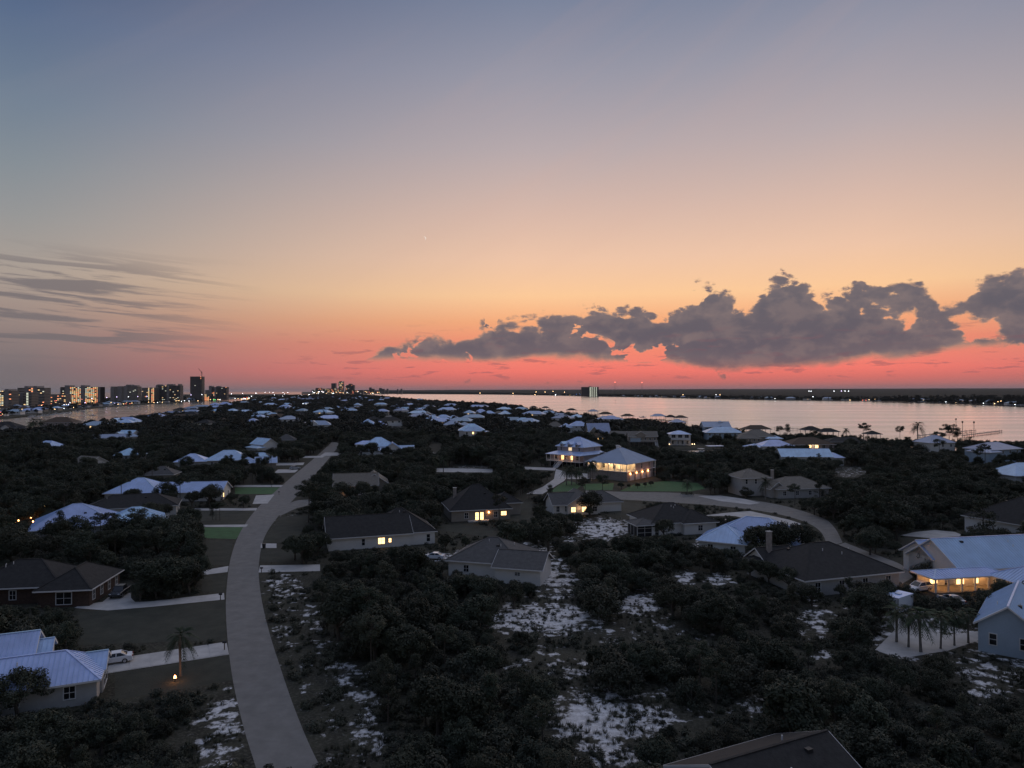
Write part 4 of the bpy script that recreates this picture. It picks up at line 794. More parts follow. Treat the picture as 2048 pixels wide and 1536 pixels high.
# ---- lit glazed-porch house, seen corner on
def px_house(label, short, px, al, rot):
    a = R(rot); p = G(px[0], px[1], al[2]); c, s = math.cos(a), math.sin(a)
    loc = (p.x - (al[0] * c - al[1] * s), p.y - (al[0] * s + al[1] * c), 0.0)
    return empty('house', loc, a, label, 'house'), loc, a
def reg(root, loc, a, short, L, W, ztop, vis, extra=()):
    c, s = math.cos(a), math.sin(a); pts = []
    for x in (-L / 2, L / 2):
        for y in (-W / 2, W / 2):
            for z in (vis, ztop - 5): pts.append((x * c - y * s + loc[0], x * s + y * c + loc[1], z))
    pts.append((loc[0], loc[1], ztop))
    HOUSES.append(dict(root=root, short=short, pos=loc, rad=math.hypot(L, W) / 2, rot=a, foot=[(0, 0, L / 2 + 1.5, W / 2 + 1.5)], outline=hull([proj(q) for q in pts]), depth=loc[1], blocks=[], center=loc[:2]))
root, loc, a = px_house('grey blue pyramid roofed house with glowing wraparound porch', 'glowing porch house', (1255, 929), (-11.9, -10.4, 7.0), 50)
L2, W2 = 11.0, 9.5
MB().box(-L2, L2, -W2, W2, 0, 3.55).build('ground_floor_wall', MT['stone'], root)
MB().box(-L2 - .15, L2 + 2.0, -W2 - .15, W2 + .15, 3.555, 3.8).build('deck', MT['trim'], root)
MB().box(-8.2, L2, -6.9, W2, 3.81, 7.05).box(-4.2, L2, -W2, -6.905, 3.81, 7.05).box(-L2, -8.205, 5.2, W2, 3.81, 7.05).build('wall', MT['cream'], root)
MB().box(-4.0, L2 + .05, -W2 - .05, -W2 - .003, 3.82, 7.04).build('side_wall', MT['mauve'], root)
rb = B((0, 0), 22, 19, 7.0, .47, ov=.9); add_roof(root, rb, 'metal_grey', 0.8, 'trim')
for y in (-9.4, -6.6, -3.7, -.8, 2.1, 5.0): MB().box(-L2, -L2 + .22, y - .12, y + .12, 3.8, 6.95).build('porch_post', MT['trim'], root)
for x in (-7.6, -4.3): MB().box(x - .12, x + .12, -W2, -W2 + .22, 3.8, 6.95).build('porch_post', MT['trim'], root)
for x, y in ((L2 + 1.8, -W2 + .1), (L2 + 1.8, 0)): MB().box(x - .12, x + .12, y - .12, y + .12, 0, 6.9).build('porch_post', MT['trim'], root)
rl = MB()
for y0, y1 in ((-9.4, -6.6), (-6.6, -3.7), (-3.7, -.8), (-.8, 2.1), (2.1, 5.0)):
    rl.box(-L2 + .05, -L2 + .12, y0 + .12, y1 - .12, 4.62, 4.70)
    rl.box(-L2 + .05, -L2 + .12, y0 + .12, y1 - .12, 3.95, 4.02)
for x0, x1 in ((-10.8, -7.6), (-7.6, -4.3)): rl.box(x0 + .12, x1 - .12, -W2 + .05, -W2 + .12, 4.62, 4.7)
rl.box(L2 + .2, L2 + 1.9, -W2, -W2 + .08, 4.7, 4.8).build('railing', MT['trim'], root)
def w2(x, y, z, a_, w_, h_, k_='glass'):
    f = inst('window', window_mesh(w_, h_, k_)[0], root, (x, y, z), a_); inst('pane', window_mesh(w_, h_, k_)[1], f)
for y, w_ in ((3.4, 1.5), (-2.0, 1.1), (-4.8, 1.5)): w2(-8.21, y, 5.5, -math.pi / 2, w_, 1.8, 'lit_dim' if y < -4 else 'glass')
w2(-L2 - .004, 7.4, 5.5, -math.pi / 2, 1.8, 2.0)
w2(1.0, -W2 - .055, 5.4, 0, .9, 2.0); w2(7.2, -W2 - .055, 5.6, 0, 1.1, 1.6)
for x in (-8.4, -3.6, 1.2, 6.0):
    MB().box(x - .1, x + 3.1, -W2 - .06, -W2 - .004, .03, 2.5).build('garage_door', MT['cream'], root)
for x in (-9.6, -4.6, .2, 5.0): sconce(root, (x + 1.0, -W2 - .3, 2.95), 60, 'lamp_amber', .24, off=(0, -.5, 0), col=(1, .42, .18))
for y in (-8.0, -4.2, -.6, 3.0): lamp_light(root, (-9.4, y, 6.6), 190, (1, .60, .26), .15)
lamp_light(root, (-6.2, -8.2, 6.6), 170, (1, .60, .26), .15)
for y in (6.2, 8.8): sconce(root, (-L2 - .25, y, 6.75), 16, 'lamp_warm', .14, off=(-.3, 0, -.1))
for y in (-3.0, -.2): sconce(root, (-9.6, y, 6.4), 4, 'lamp_warm', .14, off=(0, 0, -.3), name='porch_lamp')
ch = MB().box(6.2, 7.2, 5.0, 6.0, 8.5, 12.6).build('chimney', MT['trim'], root); MB().box(6.0, 7.4, 4.8, 6.2, 12.602, 12.9).build('chimney_cap', MT['trim'], ch)
ch = MB().box(7.9, 8.7, 5.0, 5.8, 8.5, 12.2).build('chimney', MT['trim'], root); MB().box(7.8, 8.8, 4.9, 5.9, 12.202, 12.4).build('chimney_cap', MT['trim'], ch)
reg(root, loc, a, 'glowing porch house', 24, 21, 11.9, 0.3)

# ---- two storey house with skirt roof, dormers and lit front porch
root, loc, a = px_house('two storey pale mauve house with dormers, skirt roof and lit porch', 'dormered porch house', (1160, 912), (-12.4, -10.6, 6.1), 48)
MB().box(-8.9, 9, -10, 10, 0, 6.2).build('wall', MT['mauve'], root)
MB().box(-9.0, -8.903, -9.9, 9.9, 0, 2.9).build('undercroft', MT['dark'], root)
MB().box(-6, 8, -8, 8, 6.9, 9.6).build('upper_wall', MT['mauve'], root)
o4, i4 = [(-12.4, -10.6), (9.7, -10.6), (9.7, 10.6), (-12.4, 10.6)], [(-5.9, -7.9), (7.9, -7.9), (7.9, 7.9), (-5.9, 7.9)]
sk = MB()
for k in range(4):
    p, q, r2, s2 = o4[k], o4[(k + 1) % 4], i4[(k + 1) % 4], i4[k]
    sk.poly([(*p, 6.1), (*q, 6.1), (*r2, 7.35), (*s2, 7.35)]); sk.poly([(*q, 5.9), (*p, 5.9), (*s2, 7.15), (*r2, 7.15)]); sk.poly([(*p, 5.9), (*q, 5.9), (*q, 6.1), (*p, 6.1)])
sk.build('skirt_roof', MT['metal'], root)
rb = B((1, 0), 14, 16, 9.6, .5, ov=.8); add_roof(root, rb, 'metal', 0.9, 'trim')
for y in (-4.6, 0.0, 4.6):
    d = MB().box(-7.0, -4.0, y - .9, y + .9, 9.2, 10.9).build('dormer', MT['mauve'], root)
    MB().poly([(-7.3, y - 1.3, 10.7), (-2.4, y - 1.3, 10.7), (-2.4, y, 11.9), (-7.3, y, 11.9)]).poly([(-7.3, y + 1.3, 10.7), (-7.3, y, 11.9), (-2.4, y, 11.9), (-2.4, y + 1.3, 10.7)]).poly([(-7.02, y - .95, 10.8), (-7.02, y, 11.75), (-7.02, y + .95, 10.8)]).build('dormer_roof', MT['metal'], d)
    f = inst('window', window_mesh(.9, 1.2, 'glass')[0], d, (-7.004, y, 10.1), -math.pi / 2); inst('pane', window_mesh(.9, 1.2, 'glass')[1], f)
def w3(x, y, z, a_, w_, h_, k_='glass'):
    f = inst('window', window_mesh(w_, h_, k_)[0], root, (x, y, z), a_); inst('pane', window_mesh(w_, h_, k_)[1], f)
w3(-6.004, 0, 8.5, -math.pi / 2, 2.0, 1.7, 'lit_dim'); w3(-6.004, 5.5, 8.4, -math.pi / 2, 1, 1.5); w3(-6.004, -5.5, 8.4, -math.pi / 2, 1, 1.5); w3(3, -8.004, 8.4, 0, .9, 1.3); w3(2, -10.004, 4.7, 0, 1, 1.3)
for y, k_ in ((-6.5, 'glass'), (-3, 'lit'), (0.2, 'glass'), (2.4, 'lit'), (6.5, 'glass')): w3(-8.904, y, 4.4, -math.pi / 2, 1.3, 2.1, k_)
MB().box(-12.2, -9.01, -10.2, 10.2, 2.72, 2.95).build('deck', MT['trim'], root)
for y in [-10.0 + 2.5 * k for k in range(9)]:
    MB().box(-12.2, -12.0, y - .1, y + .1, 2.95, 5.95).build('porch_post', MT['trim'], root); MB().box(-12.15, -12.0, y - .1, y + .1, 0, 2.72).build('pier', MT['stone'], root)
rl = MB()
for k in range(8):
    if k == 4: continue
    y0 = -10 + 2.5 * k; rl.box(-12.16, -12.08, y0 + .1, y0 + 2.4, 3.85, 3.95)
    for j in range(6): rl.box(-12.15, -12.09, y0 + .3 + .38 * j, y0 + .36 + .38 * j, 2.96, 3.85)
rl.build('railing', MT['trim'], root)
st = MB()
for k in range(10): st.box(-12.25 - .42 * (k + 1), -12.25 - .42 * k, .1, 2.4, 2.6 - .28 * k - .1, 2.66 - .28 * k)
for y in (.05, 2.45): st.beam((-12.2, y, 2.6), (-16.5, y, -.1), .1, .34).beam((-12.2, y, 3.7), (-16.5, y, .9), .08, .1)
st.build('stair', MT['trim'], root)
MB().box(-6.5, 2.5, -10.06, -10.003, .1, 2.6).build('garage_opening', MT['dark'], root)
for y in (-3.0, 2.4): lamp_light(root, (-10.4, y, 5.5), 70, (1, .42, .18))
reg(root, loc, a, 'dormered porch house', 22, 21, 13.4, 1.5)

# ------------------------------------------------------------------ garden lights seen burning
def garden_lamp(px, power, label, mm='lamp_amber', col=(1, .42, .15), hgt=.5, r=.16, h0=0.0):
    p = G(px[0], px[1], hgt); o = empty('garden_lamp', (p.x, p.y, 0), 0, label, 'lamp', 'garden lamps')
    MB().bar((0, 0, 0), (0, 0, hgt), .04).build('stake', MT['iron'], o); MB().bar((0, 0, hgt), (0, 0, hgt + 2 * r), r, r * .6, 8).build('lens', MT[mm], o)
    lamp_light(o, (0, -.1, hgt + 2 * r + .25), power, col); return o
garden_lamp((350, 1356), 26, 'small orange ground lamp under the roadside palm')
for k, q in enumerate([(20, 1037), (32, 1034), (37, 1042), (30, 1046), (62, 1036), (66, 1044), (52, 1031), (77, 1041), (46, 1039)]): garden_lamp(q, 26, 'amber garden lamp in the lit garden of the broad white house', hgt=1.4, r=.16)
garden_lamp((8, 1066), 55, 'green floodlight on grass at the broad white house', 'lf_green', (.1, 1, .3), .4)
p = G(86, 1020, 0); o = empty('tall_lit_window', (p.x, p.y, 0), R(20), 'tall amber lit window glowing among dark oaks', 'arbor')  # tall lit window among the oaks, built as glowing panels between posts
for x in (-.9, .9): MB().box(x - .1, x + .1, -.1, .1, 0, 3.6).build('post', MT['wood'], o)
MB().box(-1.2, 1.2, -.3, .3, 3.6, 3.8).build('beam', MT['wood'], o)
for x in (-.45, .45): MB().box(x - .28, x + .28, -.06, .06, .6, 3.3).build('lit_panel', MT['lit'], o)
lamp_light(o, (0, -1.2, 2), 60, (1, .45, .15))
for q in ((115, 936), (52, 919), (52, 925)): garden_lamp(q, 10, 'white path lamp shining among the left oaks', 'lamp_warm', (1, .9, .8), 1.2)

# ------------------------------------------------------------------ towers and condominiums across the channel
MT['cbody'] = mat('condo_glazing', (0.095, 0.088, 0.084), 0.5, 0.4, 0.15); MT['cslab'] = mat('condo_slab', (0.52, 0.46, 0.41), 0.8, 0.2, 0.1); MT['cslabd'] = mat('condo_slab_dark', (0.22, 0.20, 0.20), 0.8, 0.2, 0.1); MT['cpier'] = mat('condo_wall', (0.32, 0.29, 0.275), 0.85, 0.25, 0.1)
rc = random.Random(11)
def condo(label, x0, x1, ytop, Y, lit=(), piers=(), slab='cslab', frac=.07, depth=24, kinds=('lit_far', 'lit_far', 'lit_red', 'lit_white'), heads=(), name='condominium', base=0.5, fl=3.3, group=None):
    A = at_depth(x0, 780, Y); C = at_depth(x1, 780, Y); top = at_depth((x0 + x1) / 2, ytop, Y).z
    W = C.x - A.x; n = max(2, int((top - base) / fl)); fh = (top - base) / n
    o = empty(name, ((A.x + C.x) / 2, Y, base), 0, label, 'building', group)
    MB().box(-W / 2, W / 2, 1.4, depth, 0, top - base - .2).build('body', MT['cbody'], o)
    sm = MB().box(-W / 2 - .3, W / 2 + .3, 0, depth + .3, -.4, .0).mesh('balcony_slab', MT[slab])
    rm = MB().box(-W / 2, W / 2, .1, .25, 0.0, 1.0).mesh('balustrade', MT[slab])
    for k in range(1, n + 1):
        s = inst('balcony_slab', sm, o, (0, 0, k * fh))
        if k < n: inst('balustrade', rm, s)
    for u0, u1, up in piers:
        MB().box(-W / 2 + u0 * W, -W / 2 + u1 * W, -.5, depth + .6, 0, top - base + up).build('stair_tower', MT['cpier'], o)
    for u0, u1, up in heads: MB().box(-W / 2 + u0 * W, -W / 2 + u1 * W, 3, depth - 3, top - base + .002, top - base + up).build('penthouse', MT['cpier'], o)
    nb = max(3, int(W / 5.2)); bw = W / nb; cache = {}
    for i in range(nb):
        u = (i + .5) / nb
        if any(a_ - .01 < u < b_ + .01 for a_, b_, _ in piers): continue
        f = frac
        for a_, b_, ff, *kk_ in lit:
            if a_ <= u <= b_: f = ff
        kk_ = kinds
        for a_, b_, ff, *ks in lit:
            if a_ <= u <= b_ and ks: kk_ = ks[0]
        for k in range(n):
            if rc.random() < f:
                kd = rc.choice(kk_)
                if kd not in cache: cache[kd] = MB().box(-bw * .36, bw * .36, -.1, 0, .35, fh * .74).mesh('lit_window', MT[kd])
                inst('lit_window', cache[kd], o, (-W / 2 + (i + .5) * bw, 1.39, k * fh))
    return o
AM, YE = ('lit_red', 'lit_red', 'lit_far'), ('lit_far', 'lit_white', 'lit_far')
condo('grey condominium with a white lit stair column at the beach', -40, 22, 781, 1480, [(.62, .75, .9, ('lit_white', 'lit_far'))], [(.80, .92, 3)], frac=.1)
condo('lower grey condominium wing with one lit stair column', 24, 62, 785, 1530, [(.7, .85, .95, ('lit_white',))], [(.05, .25, 0), (.4, .55, 0)])
condo('tan condominium with amber lit top and foot floors', 34, 88, 775.5, 1620, [(.3, .62, .30, AM), (.62, .95, .22, AM)], [(.28, .40, 4), (.62, .74, 4)], frac=.1)
condo('low wide lit condominium annex beside the brightest tower', 100, 131, 788.5, 1850, [(.0, 1, .3, AM)], [], 'cslab')
condo('broad condominium with rows of glowing yellow windows', 120, 200, 774, 1980, [(.24, .52, .85, YE + ('lit_red',)), (.62, .84, .85, YE + ('lit_red',)), (.86, .93, .9, ('lit_red', 'lit_far'))], [(.12, .235, 5), (.52, .62, 5), (.94, 1.0, 0)], 'cslabd', frac=.2)
condo('stepped dark condominium with pale stair towers', 221, 275, 773, 2230, [], [(.0, .12, -4), (.28, .42, 1), (.50, .62, 2)], 'cslab', frac=.05, heads=[(.55, .75, 6), (.8, .95, 4)])
condo('narrow condominium with two glowing stair columns', 283, 311, 775.5, 2380, [(.42, .56, .95, ('lit_white', 'lit_far')), (.7, .84, .95, ('lit_far', 'lit_red'))], [(.58, .7, 1)], frac=.03)
condo('block shaped dark condominium with scattered white windows', 311, 360, 771, 2420, [], [(.02, .1, 2), (.46, .56, 1)], 'cslabd', frac=.10, kinds=('lit_white', 'lit_far'), heads=[(.05, .2, 4), (.45, .7, 5), (.9, .98, 5)])
condo('unfinished dark tower with a crane at its side', 380, 402.5, 753, 2750, [], [], 'cslabd', frac=.01, depth=30, name='unfinished_tower')
condo('dark red condominium right of the unfinished tower', 418, 453, 774, 2900, [], [(.0, .14, 5), (.3, .4, 0)], 'cslabd', frac=.07, heads=[(.4, .6, 4)])
condo('small grey block behind the dark red condominium', 410, 420, 780, 3300, [], [], 'cslab', frac=.0)
condo('low amber lit lobby building under the crane tower', 405, 418, 788.5, 2860, [(0, 1, .8, ('lit_far', 'lit_red'))], [], 'cslab', fl=4)
# tower crane
p = at_depth(403.6, 790, 2755); o = empty('tower_crane', (p.x, 2755, .5), 0, 'thin lattice tower crane beside the unfinished tower', 'crane'); zt = at_depth(403, 741, 2755).z
cr_ = MB()
for sx_ in (-1, 1):
    for sy_ in (-1, 1): cr_.bar((sx_ * .9, sy_ * .9, 0), (sx_ * .9, sy_ * .9, zt - 8), .28, n=4)
for k in range(int(zt / 4) - 2): cr_.bar((-.9, -.9, 4 * k), (.9, -.9, 4 * k + 4), .2, n=4)
cr_.build('mast', MT['iron'], o); MB().bar((0, 0, zt - 8), (0, 0, zt), .9, .2, 6).build('cat_head', MT['iron'], o)
MB().beam((-4, 6, zt - 7), (2, -34, zt + 6), 1.0, 1.0).build('jib', MT['iron'], o); MB().cbox(-3, 5, zt - 8, 3, 3, 2.4).build('counterweight', MT['cpier'], o); MB().cbox(1, -1.5, zt - 9.5, 1.8, 1.8, 2.0).build('cab', MT['iron'], o)
# distant skyline at the island's end
sky_b = [('wide hazy hotel block at the foot of the far towers', 650, 686, 777, 5600, .12), ('slab shaped tower left of the tallest far tower', 662.5, 671, 766.5, 5750, .02), ('tallest lit tower of the far skyline', 677, 686, 762.5, 5700, .22), ('sloping hazy tower right of the tallest far tower', 691, 708, 770, 5800, .06),
         ('low far block at the left foot of the skyline', 623, 640, 779.5, 5400, .12), ('stepped amber lit block in the far skyline', 631, 642, 776, 5500, .25), ('small far block between stepped block and slab tower', 644, 651, 777.5, 5650, .1), ('low wide hazy block right of the far towers', 707, 726, 780.5, 5700, .04)]
for lb, a_, b_, yt, Y, fr_ in sky_b: condo(lb, a_, b_, yt, Y, frac=fr_, slab='cslabd', fl=6.5, depth=40)
condo('narrow crown on the sloping far tower', 697, 704, 767.5, 5830, frac=.0, slab='cslabd', fl=8, depth=30)
for a_, b_, yt in ((738, 742.5, 775), (743.5, 748.5, 777.5), (758, 763, 776), (764, 769, 777.8), (773, 776, 777.5), (794, 796, 778), (801, 804, 777.6), (728, 735, 780)):
    condo('tiny hazy tower on the farthest stretch of coast', a_, b_, yt, 8200, frac=0.02, slab='cslabd', fl=9, depth=40, group='farthest coast towers')
condo('lone dark condominium with white lit stair columns over the bay', 1163, 1197.5, 774, 4200, [(.48, .56, 1, ('lit_white',)), (.62, .68, 1, ('lit_white',)), (.72, .8, 1, ('lit_white',)), (.84, .9, 1, ('lit_white',))], [], 'cslabd', frac=.0, fl=5, heads=[(.45, .58, 4)])
for px_, yt, lb in ((1230, 765, 'thin radio mast with red lamp left on the far shore'), (1284, 765.5, 'lattice radio mast right of the lone condominium')):
    p = at_depth(px_, 780, 6000); zt = at_depth(px_, yt, 6000).z; o = empty('radio_mast', (p.x, 6000, 0), 0, lb, 'mast')
    MB().bar((0, 0, 0), (0, 0, zt), 2.2, 1.6, 4).build('mast', MT['cpier'], o); MB().bar((0, 0, zt), (0, 0, zt + 5), 2.6, 2.6, 6).build('beacon', MT['lf_red'], o)

# ------------------------------------------------------------------ bay shore: boathouses, piers, boats
def make_boathouse(L, W, eave, rm, p=.42):
    root = empty('boathouse', (0, 0, 0))
    b = B((0, 0), L, W, eave, p, ov=1.0); add_roof(root, b, rm, 0, 'trim')
    MB().box(-L / 2, L / 2, -W / 2, W / 2, .55, .8).build('deck', MT['plank'], root)
    pm = MB().bar((0, 0, -2.5), (0, 0, eave + .3), .18, n=6).mesh('post', MT['wood'])
    for i in range(4):
        for y in (-W / 2 + .2, W / 2 - .2): inst('post', pm, root, (-L / 2 + .3 + i * (L - .6) / 3, y, 0))
    return root
def copy_tree(o, parent=None):
    c = o.copy(); COL.objects.link(c); c.parent = parent
    for ch in o.children: copy_tree(ch, c)
    return c
bh = {}
def boathouse(px, py, label, L=14, W=9, eave=4.4, rm='sh_dark', rot=0, pier=True, group='boathouses over the bay'):
    k = (L, W, eave, rm)
    if k not in bh: bh[k] = make_boathouse(*k); r_ = bh[k]
    else: r_ = copy_tree(bh[k])
    p = G(px, py, eave + .42 * (W / 2 + 1) + WZ); r_.location = (p.x, p.y, WZ); r_.rotation_euler = (0, 0, R(rot)); tag(r_, label, 'boathouse', group)
    if pier: make_pier((sline(p.y, XR) - 3, p.y + 1.0), (p.x - L / 2 - .2, p.y + 1.0), 'timber pier leading out to ' + label.replace('boathouse', 'the boathouse', 1) if 0 else None)
    return r_
def make_pier(a, b, label, cat='pier', w=1.8, name='pier', group='timber piers over the bay'):
    a, b = Vector((*a, 0)), Vector((*b, 0)); d = b - a; n = max(2, int(d.length / 5)); r_ = empty(name, (a.x, a.y, WZ), math.atan2(d.y, d.x), label or 'timber pier reaching over the bay to a boathouse', cat, group)
    MB().box(0, d.length, -w / 2, w / 2, 1.0, 1.2).build('deck', MT['plank'], r_)
    pm = MB().bar((0, 0, -2), (0, 0, 2.1), .16, n=5).mesh('piling', MT['wood'])
    for k in range(n + 1): inst('piling', pm, r_, (d.length * k / n, (w / 2 + .18) * (1 if k % 2 else -1), 0))
    return r_
boathouse(1067, 812, 'small dark boathouse beyond the slate roof', 15, 11, 5, 'sh_dark'); boathouse(1091, 813, 'dark boathouse beside the bay oaks', 14, 10, 4.6, 'sh_dark')
boathouse(1143, 817, 'dark boathouse in front of the piling row', 16, 11, 4.6, 'sh_dark'); boathouse(1186, 819, 'pale roofed boathouse with lit lamps', 15, 11, 5.2, 'metal_grey'); boathouse(1211, 824, 'wide brown boathouse with lamps under its roof', 18, 12, 4.6, 'sh_brown')
boathouse(1255, 828, 'brown boathouse standing far out on the bay', 15, 10, 4.4, 'sh_brown'); boathouse(1316, 828, 'pale hipped boathouse pair on the bay', 17, 10, 5, 'metal_grey'); boathouse(1341, 830, 'dark boathouse between two hipped boathouses', 12, 10, 4.8, 'sh_dark')
boathouse(1361, 831, 'brown boathouse with open deck on the bay', 14, 10, 4.8, 'sh_brown'); boathouse(1354, 839, 'grey boathouse near the balconied house', 14, 11, 5, 'metal_grey'); boathouse(1512, 851, 'red brown boathouse behind the tan bay house', 20, 11, 6, 'sh_brown')
boathouse(1621, 853, 'dark two deck boathouse behind round topped pines', 13, 10, 5.6, 'sh_dark'); boathouse(1655, 857, 'dark boathouse with flag behind the brown house', 14, 9, 5.0, 'sh_dark'); boathouse(1744, 862, 'open dark boathouse behind the umbrella pine', 9, 8, 4.8, 'sh_dark')
for (a_, b_, lb) in (((1836, 874), (1948, 863), 'long dark timber jetty beside the tall palm'), ((1925, 874), (2003, 864), 'shorter dark jetty with tilted channel markers'), ((1550, 858), (1620, 861), 'pale low pier between the bay pines'), ((1155, 822), (1216, 822), 'pier with a row of tall pilings')):
    a3, b3 = G(*a_, WZ), G(*b_, WZ); make_pier(a3[:2], b3[:2], lb, w=2.6, group=None)
for px_, py_, hh, lb in ((1925, 862, 9, 'channel marker post off the jetties'), (1948, 860, 8, 'thin marker pole beyond the jetty'), (1912, 850, 7, 'dark topped channel daymark in the bay'), (1231, 806, 9, 'lone marker pile out in the bay')):
    p = G(px_, py_, WZ); o = empty('channel_marker', (p.x, p.y, WZ), 0, lb, 'marker'); MB().bar((0, 0, -2), (0, 0, hh), .22, .2, 6).build('pile', MT['wood'], o); MB().cbox(0, 0, hh - .8, 1.4, .3, 1.6).build('board', MT['iron'], o)
def make_boat(L=7.5, top=True, hullc='trim'):
    r_ = empty('motorboat', (0, 0, 0)); W = L * .17; b = MB(); N = 9; rings = []
    for i in range(N):
        t = i / (N - 1); x = -L / 2 + L * t; k = 1 - max(0, (t - .55) / .45) ** 2.2; w = W * (0.92 if t < .1 else 1) * max(k, .02); sh = .75 + .35 * t * t; kb = -.25 + .7 * max(0, (t - .6) / .4) ** 2
        rings.append([(x, -w, sh), (x, -w * .82, .15 + kb * .5), (x, 0, kb), (x, w * .82, .15 + kb * .5), (x, w, sh)])
    for q in rings: b.v += q
    for i in range(N - 1):
        for j in range(4): b.f.append((i * 5 + j, i * 5 + j + 1, i * 5 + 6 + j, i * 5 + 5 + j)); b.m.append(0)
        b.f.append((i * 5, i * 5 + 5, i * 5 + 9, i * 5 + 4)); b.m.append(0)
    b.f.append((4, 3, 2, 1, 0)); b.m.append(0); b.build('hull', MT[hullc], r_)
    MB().prism([(-L * .12, -W * .6), (L * .16, -W * .45), (L * .16, W * .45), (-L * .12, W * .6)], .8, 1.5).build('console', MT['trim'], r_)
    MB().box(L * .02, L * .06, -W * .5, W * .5, 1.502, 2.0).build('windshield', MT['glass'], r_)
    if top:
        MB().box(-L * .18, L * .12, -W * .75, W * .75, 2.55, 2.65).build('hardtop', MT['trim'], r_)
        for x in (-L * .15, L * .1):
            for y in (-W * .6, W * .6): MB().bar((x, y, .8), (x, y, 2.55), .04).build('strut', MT['iron'], r_)
    MB().box(-L / 2 - .5, -L / 2 - .02, -.25, .25, .2, 1.5).build('outboard_motor', MT['iron'], r_)
    return r_
boats = [make_boat(8.5), make_boat(6.5, False), make_boat(12, True)]
first = [True] * 3
def boat(k, px, py, rot, label, z=None, group=None):
    r_ = boats[k] if first[k] else copy_tree(boats[k]); first[k] = False
    zz = WZ - .1 if z is None else z; p = G(px, py, zz); r_.location = (p.x, p.y, zz); r_.rotation_euler = (0, 0, R(rot)); return tag(r_, label, 'boat', group)
boat(2, 1403, 906, 8, 'long white cabin boat moored in the boat basin'); boat(1, 1352, 915, 20, 'small white covered boat in the basin'); boat(1, 1391, 916, 70, 'upright turned white skiff at the basin edge'); boat(0, 1425, 913, 5, 'white boat with hardtop under the canopy side of the basin')
boat(0, 1286, 835, 0, 'dark fishing boat on a lift by the bay piers', 1.2); boat(0, 186, 831, 10, 'small motorboat heading along the channel'); boat(0, 1950, 814, 0, 'dark boat drifting near the far bay shore'); boat(2, 1074, 792, 0, 'tour boat lit on the far bay')
rb_ = random.Random(5)
for k in range(22):
    x = 55 + k * 5.2 + rb_.uniform(-2, 2); y = interp(x, [(55, 835), (100, 831), (165, 823)]) - rb_.uniform(0, 3); boat(rb_.choice((0, 1)), x, y, rb_.uniform(-20, 60), 'moored boat at the lit channel marina', group='boats at the channel marina')
# pilings and canopy by the basin
p = G(1430, 902); o = empty('boat_canopy', (p.x, p.y, 0), R(8), 'pale flat canopy over a boat slip at the basin', 'canopy')
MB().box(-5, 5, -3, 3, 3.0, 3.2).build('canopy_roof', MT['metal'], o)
for x in (-4.6, 0, 4.6):
    for y in (-2.6, 2.6): MB().bar((x, y, -2), (x, y, 3.0), .14).build('post', MT['wood'], o)

# ------------------------------------------------------------------ lamps along the far channel bank and roads
def lamp_mesh(mm, r, hgt):
    return (MB().bar((0, 0, 0), (0, 0, hgt), .14, .1, 5).mesh('pole', MT['iron']), MB().bar((0, 0, hgt), (0, 0, hgt + r * .9), r, r * .75, 8).mesh('lamp_head', MT[mm]))
LM = {}
def street_lamp(px, py, Y, mm, r=None, label=None, group='lights across the channel'):
    p = at_depth(px, py, Y); hgt = max(2.5, round(p.z - .5)); r = r or Y * .00042
    k = (mm, hgt, round(r, 1))
    if k not in LM: LM[k] = lamp_mesh(mm, max(round(r, 1), .2), hgt)
    col = mm[3:]
    o = empty('lamp_post', (p.x, Y, .5), 0, label or f'{col} lamp burning on the far channel bank', 'lamp', group)
    inst('pole', LM[k][0], o); inst('lamp_head', LM[k][1], o); return o
LT = [(45, 831, 'white'), (66, 831, 'white'), (72, 830, 'amber'), (46, 835, 'violet'), (65, 835.5, 'violet'), (110, 820, 'amber'), (118, 823, 'amber'), (128, 819, 'white'), (141, 821, 'white'), (147, 823, 'amber'), (85, 809.5, 'red'), (83, 811, 'amber'), (110, 801.5, 'red'), (113, 802, 'red'), (164, 798.5, 'red'), (184, 797, 'violet'),
      (170, 805.5, 'violet'), (185, 803, 'amber'), (176, 810, 'amber'), (166, 814, 'white'), (173, 817, 'white'), (215, 817, 'red'), (195, 812.5, 'blue'), (213.5, 795.5, 'violet'), (233.5, 794.5, 'violet'), (275.5, 793.5, 'violet'), (257, 794, 'white'), (222, 805, 'amber'), (230, 806, 'violet'), (236, 809, 'amber'), (241, 808.5, 'red'), (247, 808.5, 'amber'), (252, 809.5, 'red'), (260, 808, 'red'), (264, 806, 'amber'),
      (137, 809, 'violet'), (128, 810, 'white'), (133, 809, 'amber'), (140, 806, 'white'), (294, 793, 'violet'), (297, 804, 'amber'), (308, 808, 'amber'), (315, 808.5, 'white'), (325, 806, 'amber'), (352, 802, 'amber'), (358, 801.5, 'amber'), (363, 803, 'white'), (369, 802, 'white'), (378, 804, 'white'), (382, 790, 'violet'), (396, 804.5, 'amber'), (404, 789.5, 'white'), (421, 799, 'amber'), (427, 801, 'green'), (430, 799.5, 'green'), (436, 799.5, 'amber'),
      (452, 790, 'white'), (463, 788, 'white'), (457, 791, 'amber'), (485.5, 787, 'white'), (511.5, 786.5, 'white'), (488, 796, 'red'), (494, 795, 'red'), (498, 795.5, 'white'), (503, 793, 'white'), (440, 800.5, 'white'), (448, 799, 'amber'), (470, 797, 'white'), (476, 797.5, 'amber'), (1, 825, 'red'), (5, 829, 'amber'), (2, 835, 'red')]
for px_, py_, c_ in LT: street_lamp(px_, py_, interp(px_, [(0, 1010), (110, 1350), (200, 1750), (300, 2100), (400, 2550), (512, 3400)]), 'lf_' + c_)
